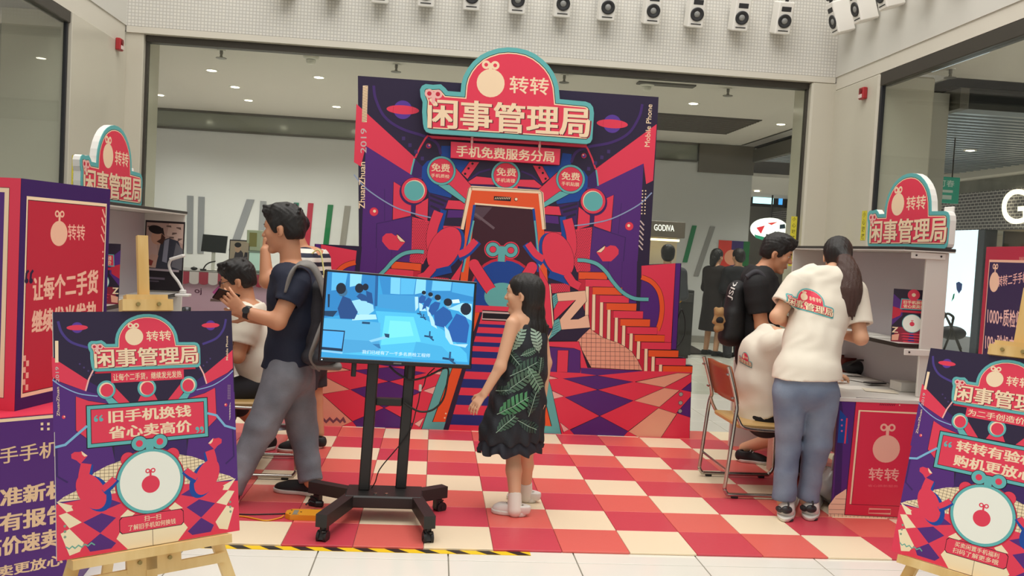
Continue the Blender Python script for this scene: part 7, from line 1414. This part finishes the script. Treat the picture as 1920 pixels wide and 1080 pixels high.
f.shoe(atZ(512, 838, .02), atZ(480, 850, .02)+np.array((-.06, 0, 0)), .0115, .046, .085, m_shoeb, m_solew, laces=m_shoeb); f.shoe(atZ(440, 892, .02), atZ(372, 896, .02), .0115, .046, .085, m_shoeb, m_solew, laces=m_shoeb)
mb = MB()
for k in (-1, 1): mb.tube([T(k*.033+.023*math.cos(a), .107, .010+.018*math.sin(a)) for a in np.linspace(0, 6.28, 18, endpoint=False)], .002, 6, True); mb.tube([T(k*.056, .106, .014), T(k*.074, .06, .016), T(k*.080, -.01, .014)], .0022, 6)
mb.tube([T(-.010, .108, .012), T(0, .111, .015), T(.010, .108, .012)], .002, 6); mb.build('glasses', m_blg, f.t)
# ---- girl in the dark leaf dress
m_dress = M('dress_black', '#1d2128', .7, bump=(220, .3)); m_tulle = M('dress_tulle', '#20222c', .7); m_sock = M('sock_white', '#e2dcd0', .8); m_shoew = M('shoe_white', '#dedad2', .55)
f = Fig('person', 'long-haired girl in a dark leaf-print dress and white shoes by the television', 5.02, (.53, 5.02, .011)); J = f.J; Wd = np.array((.72, .69, 0)); Wd = np.array((.8, .6, 0))
sec = [(J(984, 603), (.125, .075)), (J(988, 635), (.115, .085)), (J(982, 690), (.105, .082)), (J(974, 740), (.125, .10))]; f.torso(f.B, sec, Wd, .025); T, R = f.head(f.B, J(981, 553), (-.92, .30, 0), .03, 0, .96, lips=m_lipg, nose=.97, neck=J(985, 598))
h1, k1, a1 = J(962, 755, -.02), J(962, 848, .0), atZ(966, 947, .075); h2, k2, a2 = J(984, 755, .08), J(986, 845, .1), atZ(986, 921, .075); f.limb(f.B, [h1, k1, k1+(a1-k1)*.35, a1], [.07, .044, .044, .030]); f.limb(f.B, [h2, k2, k2+(a2-k2)*.35, a2], [.07, .044, .044, .030])
sh, el, wr = J(961, 607, -.09), J(938, 688, -.14), J(908, 738, -.16); f.limb(f.B, [sh, el, wr], [.040, .032, .023]); f.hand(f.B, wr, J(893, 757, -.17)-wr, (-.6, -.7, .3), 1, .84, .45)
sh2, el2, wr2 = J(1012, 612, .06), J(1024, 680, .06), J(1018, 742, .02); f.limb(f.B, [sh2, el2, wr2], [.040, .032, .023]); f.hand(f.B, wr2, (-.1, .1, -1), (.8, .3, 0), 1, .84, .5)
f.done(.005, m_skinl)
H = Sdf(); z = .98; e = lambda p, r, k=.012, op='u': H.ell(T(*p), np.array(r)*z, R, k*z, op)
e((0, -.018, .045), (.086, .106, .088)); e((0, -.06, -.01), (.084, .07, .10), .03); e((0, .088, -.04), (.09, .055, .10), .015, 'd'); e((0, .118, .02), (.1, .042, .055), .012, 'd'); e((-.088, .012, -.016), (.016, .018, .034), .006, 'd')
hp_ = [(J(993, 556, .03), (.074, .055)), (J(999, 585, .0), (.074, .05)), (J(1002, 612, -.02), (.076, .042)), (J(1005, 634, -.03), (.070, .030))]
for (x0, r0), (x1, r1) in zip(hp_[:-1], hp_[1:]): H.ecap(x0, x1, r0, r1, Wd, .03)
for i in range(18): x = 983+i*2.5; H.cap(J(x, 612, -.05+.003*i), J(x+random.uniform(-2, 3), 632+random.uniform(0, 14), -.055+.003*i), .012, .003, .01)
hair_n = lambda x, y, w: .0013*np.sin(x*260+1.2*np.sin(w*16))*np.cos(y*150)+.001*np.sin(x*110+y*130); sdf_obj(H, .0045, 'hair', m_hair, f.t, hair_n, 0)
S = Sdf(); dsec = [(J(985, 616), (.122, .082)), (J(988, 640), (.128, .098)), (J(982, 690), (.15, .115)), (J(971, 755), (.175, .135)), (J(960, 806), (.195, .15)), (J(958, 830), (.20, .155))]; f.torso(S, dsec, Wd, .03); S.cut(J(985, 612), (.1, .25, 1)); S.cut(J(960, 824), (0, 0, -1)); 
fold_d = lambda x, y, w: (.010*np.sin(np.arctan2(y-5.02, x-.50)*11+2*np.sin(w*9))*np.clip((.85-w)/.5, 0, 1)+.003*np.sin(x*60+w*50)); _, DV, DF = sdf_obj(S, .0065, 'dress', m_dress, f.t, fold_d)
# ruffled hem and straps
mb = MB(); V_ = []; n = 120; c = J(958, 820); rows = ((0, .182, .138), (-.02, .192, .146), (-.05, .206, .158), (-.075, .200, .152))
for dz, rw, rd in rows:
    for i in range(n): a = 2*math.pi*i/n; q = 1+.06*math.sin(a*17+dz*30)*(-dz/.06)+.03*math.sin(a*7); V_.append(c+np.array((.8, .6, 0))*rw*q*math.cos(a)+np.array((-.6, .8, 0))*rd*q*math.sin(a)+np.array((0, 0, dz+.012*math.sin(a*9)*(-dz/.07))))
mb.add(V_, [(r*n+i, r*n+(i+1) % n, (r+1)*n+(i+1) % n, (r+1)*n+i) for r in range(3) for i in range(n)], True); mb.build('hem_ruffle', m_tulle, f.t)
for pts in ([J(972, 616, -.085), J(973, 604, -.06), J(972, 597, -.02)], [J(1004, 622, .01), J(1003, 608, .03), J(998, 598, .05)]): mb = MB(); mb.tube(smooth_path(pts, 4), .005, 6); mb.build('strap', m_dress, f.t)
L_ = [(972, 640, 24, 65, '#8fa896'), (1010, 642, 24, 100, '#9db3a2'), (992, 664, 15, 20, '#5c7a68'), (964, 672, 20, -50, '#31493f'), (984, 694, 30, 25, '#3c5548'), (1004, 712, 27, -60, '#6f9078'), (968, 722, 30, 35, '#4f6a58'), (962, 762, 34, 28, '#4e8a5e'), (1000, 760, 24, 70, '#33463f'), (940, 735, 18, 10, '#30443c'), (948, 795, 24, 40, '#44604e'), (990, 800, 22, -30, '#33483f'), (1016, 690, 16, 80, '#3a5044')]
A = Art()
for x, y, l, an_, col in L_:
    t_ = math.radians(an_); dx, dy = math.cos(t_), -math.sin(t_); P = lambda u, v: (x+dx*u*l-dy*v*l, y+dy*u*l+dx*v*l)
    for k in range(7):
        u = -.85+k*.26; h = .46*math.sqrt(max(.02, 1-u*u)); 
        for sg in (-1, 1): A.raw([P(u, .02*sg), P(u+.19, .02*sg), P(u+.38, h*sg), P(u+.2, h*sg)], col)
    A.rstroke([P(-1, 0), P(1, 0)], 1.1, '#9db8a4')
decal(A, lambda p: atY(p[0], p[1], 4.85), DV, DF, (0, 1, 0), .3, 'leaf_print', f.t, .002, .03)
for a, k, ft in ((a1, k1, (985, 965, 923, 957)), (a2, k2, (1004, 939, 952, 931))):
    S = Sdf(); S.cap(a-(0, 0, .03), a+(k-a)*.24, .041, .038, .02); S.cut(a+(k-a)*.22, k-a); sdf_obj(S, .005, 'sock', m_sock, f.t); hx, hy, tx, ty = ft; f.shoe(atZ(hx, hy, .02), atZ(tx, ty, .02), .0115, .037, .062, m_shoew, m_solew, laces=m_sock)
# ---- woman in the white printed tee at the right desk, from behind
m_jeanb = M('jeans_blue', '#6d7c90', .8, bump=(260, .3), var=(4, '#62718a', '#8391a4')); f = Fig('person', 'woman in white printed tee and blue jeans, seen from behind at the right desk', 5.02, (2.22, 5.02, .011)); J = f.J; Wd = np.array((1, -.15, 0))
sec = [(J(1552, 530, .20), (.165, .095)), (J(1541, 570, .17), (.165, .11)), (J(1524, 640, .08), (.145, .105)), (J(1514, 700, .02), (.165, .12)), (J(1510, 728, .0), (.175, .125))]; f.torso(f.B, sec, Wd); T, R = f.head(f.B, J(1570, 484, .33), (.35, .93, 0), .45, 0, 1.0, neck=J(1560, 515, .22))
lg = ((J(1483, 728, -.0), J(1478, 832, .03), atZ(1474, 946, .10)+(.01, .06, 0)), (J(1540, 730, 0), J(1531, 832, .02), atZ(1518, 944, .10)+(.01, .06, 0)))
for a, b, c in lg: f.limb(f.B, [a, b, c], [.088, .058, .042])
sh, el, wr = J(1497, 530, .18), J(1457, 594, .14), J(1490, 612, .36); f.limb(f.B, [sh, el, wr], [.046, .042, .028]); f.hand(f.B, wr, (.5, .8, -.2), (-.2, -.1, 1), -1, .92, .5)
sh2, el2, wr2 = J(1600, 548, .18), J(1614, 634, .08), J(1580, 628, .34); f.limb(f.B, [sh2, el2, wr2], [.046, .042, .028]); f.hand(f.B, wr2, (-.5, .8, -.2), (.2, -.1, 1), 1, .92, .5)
f.done(.0058, m_skinl)
S = Sdf(); f.torso(S, [(p, (w[0]+.02, w[1]+.022)) for p, w in sec], Wd); S.ecap(J(1513, 700, .02), J(1510, 730, 0), (.192, .148), (.198, .152), Wd, .03)
for a, b, q_ in ((sh, el, .66), (sh2, el2, .72)): sleeve(S, a, b, q_, .078, .084, .062)
S.cut(J(1511, 710, 0), (.04, 0, -1)); S.cut(J(1556, 503, .2), (.1, .3, 1), J(1558, 494, .22), .08); _, WV, WF = sdf_obj(S, .0065, 'tee_shirt', m_tee, f.t, folds(.0075, 31, .6, .6))
S = Sdf(); f.torso(S, [(J(1512, 690, .02), (.17, .125)), (J(1510, 728, 0), (.188, .135))], Wd)
for (a, b, c), (r0, r1, r2), pts in zip(lg, ((.100, .074, .066), (.104, .086, .062)), (((1481, 740), (1477, 832), (1475, 900), (1474, 950)), ((1541, 742), (1532, 832), (1524, 900), (1518, 946)))):
    q0, q2, q3 = J(*pts[0]), b+(c-b)*.55, c+(b-c)*.03; S.cap(q0, b, r0, r1, .02); S.cap(b, q2, r1, r2, .008); S.flat(b+(c-b)*.45, q3, r2+.003, r2+.005, .006)
S.cut(J(1512, 690, 0), (0, 0, 1)); sdf_obj(S, .0075, 'jeans', m_jeanb, f.t, folds(.008, 33, .7, 1.1))
H = Sdf(); e = lambda p, r, k=.012, op='u': H.ell(T(*p), np.array(r)*1.02, R, k, op); e((0, -.018, .045), (.086, .106, .088)); e((0, -.06, -.01), (.080, .066, .08), .03); e((0, .088, -.04), (.09, .055, .10), .015, 'd')
tie = J(1588, 492, .18); H.cap(T(0, -.10, .0), tie, .05, .04, .03); sdf_obj(H, .0045, 'hair', m_hair, f.t, hair_n, 0)
H = Sdf(); P = smooth_path([tie+(-.02, 0, .03), J(1592, 515, .12), J(1594, 545, .08), J(1591, 575, .06), J(1586, 592, .055)], 5); rr_ = np.interp(np.arange(len(P)), [0, 4, 10, 16, len(P)-1], [.04, .066, .07, .045, .012])
for i in range(len(P)-1): H.ecap(P[i], P[i+1], (rr_[i], rr_[i]*.6), (rr_[i+1], rr_[i+1]*.6), Wd, .01)
for i in range(14): x = 1576+i*2.2; H.cap(J(x, 560, .06), J(x+random.uniform(-6, 1), 590+random.uniform(-10, 10), .05), .009, .003, .012)
sdf_obj(H, .0045, 'ponytail', m_hairb, f.t, hair_n, 0)
def onray(p, o, n): d = ray(*p); return EYE+d*(((o-EYE)@n)/(d@n))
def tee_print(V, F, parent, c, ux, uy, name, Yp, n=(0, 1, 0)):
    B = Art(); sign_art(B, lambda p: ((p[0]-SGC[0])/SGW, (p[1]-SGC[1])/SGW), True); c = np.array(c, float); ux = np.array(ux, float); uy = np.array(uy, float)
    n = V3(n)/np.linalg.norm(n); o = atY(*(c+uy*.5), Yp)
    return decal(B, lambda p: onray(c+ux*p[0]+uy*p[1], o, n), V, F, n, .25, name, parent, .002, .016)
tee_print(WV, WF, f.t, (1527, 587), (82, 25), (17, -84), 'tee_print', 4.98)
m_shc = M('sneaker_white', '#d8d4cb', .5); mshd = M('sneaker_dark', '#2a2a2c', .5)
for hx, hy, tx, ty in ((1471, 976, 1484, 925), (1517, 974, 1530, 924)):
    o = f.shoe(atZ(hx, hy, .02), atZ(tx, ty, .02), .0115, .05, .10, m_shc, m_solew, laces=mshd)
    c = atZ(hx, hy-1, .02); S = Sdf(); c = c+(.018, .004, 0); S.ell(c+(0, .016, .055), (.034, .020, .024), None, .01); S.ell(c+(-.028, .06, .045), (.018, .036, .018), None, .01); S.ell(c+(.036, .06, .045), (.018, .036, .018), None, .01); sdf_obj(S, .004, 'heel_panel', mshd, o); mb = MB(); mb.tube([c+(0, .004, .07), c+(0, -.006, .09), c+(0, .006, .105)], .006, 6); mb.build('pull_tab', mshd, o); S = Sdf(); S.ell(c+(.004, .03, -.004), (.044, .046, .016), None, .01); S.cut(c-(0, 0, .0085), (0, 0, -1)); sdf_obj(S, .004, 'outsole', mshd, o)
# ---- hunched seated helper in a white tee on the right chair
f = Fig('person', 'hunched seated person in a white printed tee and black shorts on the right chair', 5.72, (2.15, 5.72, .011)); J = f.J; Wd = np.array((-.1, 1, 0))
sec = [(J(1452, 640), (.165, .10)), (J(1434, 665), (.18, .13)), (J(1424, 715), (.165, .125)), (J(1430, 768), (.175, .14))]; f.torso(f.B, sec, Wd); T, R = f.head(f.B, J(1496, 640, .02), (.95, .1, 0), .75, 0, 1.0, neck=J(1462, 634))
hip, kn, an = J(1430, 782, .09), J(1535, 790, .16), atZ(1400, 866, .10); an = atZ(1396, 840, .10); kn = J(1520, 800, .35); f.limb(f.B, [hip, kn, an], [.09, .06, .042]); hip2, kn2, an2 = J(1430, 782, -.09), J(1540, 792, -.05), J(1530, 905, -.02); f.limb(f.B, [hip2, kn2, an2], [.09, .06, .042])
sh, el, wr = J(1450, 645, -.17), J(1492, 705, -.16), J(1555, 700, -.06); f.limb(f.B, [sh, el, wr], [.05, .042, .028]); f.hand(f.B, wr, (.9, .1, -.1), (0, -.2, 1), 1, .95, .5); sh2, el2, wr2 = J(1450, 645, .17), J(1492, 705, .2), J(1555, 700, .12); f.limb(f.B, [sh2, el2, wr2], [.05, .042, .028]); f.hand(f.B, wr2, (.9, -.1, -.1), (0, .2, 1), -1, .95, .5)
f.done(.007, m_skinl); f.hair_short(T, R, 1.02, .02, seed=14, vox=.006)
S = Sdf(); f.torso(S, [(p, (w[0]+.03, w[1]+.028)) for p, w in sec], Wd); S.ecap(J(1426, 740), J(1424, 780), (.20, .165), (.205, .17), Wd, .03)
for a, b in ((sh, el), (sh2, el2)): sleeve(S, a, b, .72, .082, .085)
S.cut(J(1415, 776), (.42, 0, -1)); S.cut(J(1464, 628), (.5, 0, 1), J(1470, 622), .08); _, SV, SF = sdf_obj(S, .007, 'tee_shirt', m_tee, f.t, folds(.0075, 41, .7, .7))
tee_print(SV, SF, f.t, (1396, 684), (34, 12), (4, -46), 'tee_print', 5.66, (.8, .6, 0))
S = Sdf(); f.torso(S, [(J(1432, 765), (.17, .13)), (J(1434, 785), (.17, .13))], Wd); f.limb(S, [hip, hip+(kn-hip)*.85], [.102, .088]); f.limb(S, [hip2, hip2+(kn2-hip2)*.85], [.112, .09]); sdf_obj(S, .009, 'shorts', M('shorts_black', '#17171a', .8), f.t, folds(.003, 42))
f.shoe(atZ(1384, 862, .02), atZ(1424, 868, .02)+np.array((.08, 0, 0)), .0115, .047, .085, m_shoeb, m_solew, laces=m_solew); f.shoe(J(1520, 918, -.02)*[1, 1, 0], J(1575, 920, -.02)*[1, 1, 0], .0115, .047, .085, m_shoeb, m_solew, laces=m_solew)
# ---- man in black behind the desk
m_bk = M('shirt_black', '#141416', .8, bump=(260, .25)); f = Fig('person', 'man in black looking down, with a black backpack, behind the seated person', 6.12, (2.27, 6.12, .011)); J = f.J; Wd = np.array((.35, .93, 0))
sec = [(J(1424, 525), (.18, .11)), (J(1424, 560), (.18, .135)), (J(1420, 620), (.165, .125)), (J(1418, 668), (.17, .13))]; f.torso(f.B, sec, Wd); T, R = f.head(f.B, J(1456, 477, -.02), (.90, -.42, 0), .32, 0, 1.04, neck=J(1428, 512))
lg = ((J(1424, 668, -.08), J(1466, 762, -.06), atZ(1476, 872, .1)), (J(1430, 668, .09), J(1480, 760, .1), atZ(1492, 858, .1)))
for a, b, c in lg: f.limb(f.B, [a, b, c], [.09, .058, .043])
sh, el, wr = J(1418, 535, -.18), J(1428, 612, -.20), J(1480, 640, -.12); f.limb(f.B, [sh, el, wr], [.055, .046, .03]); f.hand(f.B, wr, (.9, .1, -.1), (0, -.3, 1), 1, 1, .5); sh2, el2, wr2 = J(1432, 535, .18), J(1440, 612, .2), J(1490, 640, .15); f.limb(f.B, [sh2, el2, wr2], [.055, .046, .03]); f.hand(f.B, wr2, (.9, -.1, -.1), (0, .3, 1), -1, 1, .5)
f.done(.006, m_skin); f.hair_short(T, R, 1.06, .012, seed=17)
S = Sdf(); f.torso(S, [(p, (w[0]+.02, w[1]+.022)) for p, w in sec], Wd)
for a, b in ((sh, el), (sh2, el2)): sleeve(S, a, b, .68, .085, .08)
S.cut(J(1418, 690), (0, 0, -1)); S.cut(J(1430, 507), (.4, 0, 1), J(1434, 500), .08); sdf_obj(S, .008, 'shirt', m_bk, f.t, folds(.004, 51))
S = Sdf(); f.torso(S, [(J(1418, 655), (.17, .135)), (J(1424, 682), (.17, .135))], Wd)
for a, b, c in lg: f.limb(S, [a, b, c, c-(0, 0, .04)], [.105, .082, .07, .07], .02)
sdf_obj(S, .010, 'trousers', m_short, f.t, folds(.004, 52)); f.shoe(atZ(1466, 884, .02), atZ(1520, 890, .02), .0115, .047, .085, m_shoeb, m_solew, laces=m_shoeb); f.shoe(atZ(1482, 869, .02), atZ(1536, 874, .02), .0115, .047, .085, m_shoeb, m_solew, laces=m_shoeb)
bk = thing('backpack', 'black backpack with white lettering on the back of the man in black', 'backpack', J(1372, 600)); S = Sdf(); S.ecap(J(1383, 545, -.02), J(1374, 625, -.02), (.15, .075), (.17, .09), Wd, .04); S.ecap(J(1372, 590, -.05), J(1362, 632, -.05), (.13, .055), (.14, .06), Wd, .03); _, KV, KF = sdf_obj(S, .007, 'bag_body', M('backpack_black', '#121214', .7, bump=(200, .3)), bk, folds(.004, 61))
A = Art(); q = lambda x, y: crop(1220, 380, 3.6)(x, y); A.text('JSIC', q(548, 662), q(600, 525), q(510, 648), '#d8d4d0', .03); decal(A, lambda p: atY(p[0], p[1], 5.9), KV, KF, (.35, .93, 0), .3, 'lettering', bk, .002, .03)
mb = MB(); mb.tube(smooth_path([J(1400, 520, -.19), J(1418, 510, -.20), J(1432, 522, -.21), J(1434, 552, -.22)], 5), .02, 8); mb.build('shoulder_strap', m_bpd, bk)
to = thing('plush_toy', 'tan plush toy in a black vest hanging from the black backpack', 'toy', J(1348, 600, -.14)); P = lambda x, y: atY(1220+x/3.6, 380+y/3.6, 5.95); m_pl = M('plush_tan', '#b08a5c', .95, bump=(300, .8)); S = Sdf(); S.ell(P(461, 742), (.034, .03, .031), None, .01); S.ell(P(462, 800), (.028, .026, .05), None, .01); S.ell(P(448, 850), (.024, .024, .028), None, .012); S.ell(P(476, 842), (.018, .022, .026), None, .012); S.ell(P(440, 716), (.012, .01, .012)); S.ell(P(482, 716), (.012, .01, .012)); S.cap(P(440, 775), P(425, 805), .014, .012); S.cap(P(482, 775), P(494, 800), .014, .012); sdf_obj(S, .0045, 'toy_body', m_pl, to); S = Sdf(); S.ell(P(462, 792), (.033, .031, .034)); sdf_obj(S, .0045, 'vest', m_bk, to); mb = MB(); mb.tube([P(470, 715), P(478, 690), P(480, 665)], .003, 5); mb.build('loop', m_bpd, to)
# ---- far figures
def far_person(lab, Y, c, foot, hair, coat, fdir, long_hair=False, skirt=False, tone=m_skinl, zs=1.0):
    hx, hy = c; f = Fig('person', lab, Y, (*atY(hx, hy, Y)[:2], 0)); H = f.J(hx, hy); z0 = 0.0; hz = H[2]; k = (hz+.11)/1.70; b = np.array((H[0], H[1], 0)); D_ = V3(fdir); D_[2] = 0; D_ /= np.linalg.norm(D_); Wd = np.array((-D_[1], D_[0], 0)); q = lambda w, d, z: b+Wd*w*k+D_*d*k+np.array((0, 0, z*k))
    sec = [(q(0, -.02, 1.36), (.17*k, .10*k)), (q(0, 0, 1.22), (.17*k, .12*k)), (q(0, 0, 1.05), (.145*k, .105*k)), (q(0, 0, .9), (.165*k, .12*k))]; f.torso(f.B, sec, Wd); T, R = f.head(f.B, H, D_, .1, 0, 1.0*k, neck=q(0, -.02, 1.42), detail=False)
    for s_ in (-1, 1):
        f.limb(f.B, [q(s_*.09, 0, .88), q(s_*.1, .02, .48), q(s_*.1, -.02, .08)], [.085*k, .055*k, .04*k]); f.limb(f.B, [q(s_*.19, 0, 1.36), q(s_*.23, .02, 1.08), q(s_*.15, .2, 1.02)], [.05*k, .042*k, .028*k]); f.hand(f.B, q(s_*.15, .2, 1.02), D_, (0, 0, 1), s_, k, .5)
    f.done(.010, tone); S = Sdf(); f.torso(S, [(p, (w[0]+.03, w[1]+.03)) for p, w in sec], Wd)
    if skirt: S.ecap(q(0, 0, .95), q(0, 0, .42), (.2*k, .15*k), (.25*k, .2*k), Wd, .05); S.cut(q(0, 0, .40), (0, 0, -1))
    for s_ in (-1, 1): f.limb(S, [q(s_*.19, 0, 1.36), q(s_*.23, .02, 1.08), q(s_*.17, .16, 1.03)], [.075*k, .062*k, .05*k], .04)
    S.cut(q(0, 0, 1.44), (0, 0, 1), q(0, 0, 1.5), .07); sdf_obj(S, .012, 'coat', coat, f.t, folds(.004, int(hx)))
    if not skirt:
        S = Sdf(); S.ecap(q(0, 0, .98), q(0, 0, .86), (.18*k, .14*k), (.19*k, .145*k), Wd); [f.limb(S, [q(s_*.09, 0, .88), q(s_*.1, .02, .48), q(s_*.1, -.02, .07)], [.11*k, .085*k, .07*k]) for s_ in (-1, 1)]; sdf_obj(S, .012, 'trousers', m_short, f.t)
    H_ = Sdf(); e = lambda p, r, kk=.012, op='u': H_.ell(T(*p), np.array(r)*k, R, kk, op); e((0, -.016, .05), (.09, .108, .092)); e((0, -.06, -.01), (.084, .066, .085), .03); e((0, .088, -.04), (.09, .055, .10), .015, 'd')
    if long_hair: e((0, -.09, -.08), (.06, .045, .10), .03)
    sdf_obj(H_, .007, 'hair', hair, f.t, hairy(.002, T, 3), 0)
    for s_ in (-1, 1): f.shoe(q(s_*.1, -.09, 0)*[1, 1, 0], q(s_*.1, .17, 0)*[1, 1, 0], .0005, .045*k, .08, m_shoeb, m_shoeb)
far_person('woman in a long dark coat standing by the far wall, left of the couple', 13.6, (1345, 482), 650, m_hair, M('coat_brown', '#2a2322', .85), (.8, .5, 0), True, True)
far_person('man in a dark suit seen from behind, right of the couple by the far wall', 13.4, (1384, 482), 650, m_hair, M('suit_dark', '#17181e', .8), (-.3, .95, 0))
far_person('black-haired person behind the red tower at the chocolate kiosk', 10.9, (1252, 478), 650, m_hair, M('coat_grey', '#4a4a52', .8), (.2, .95, 0))
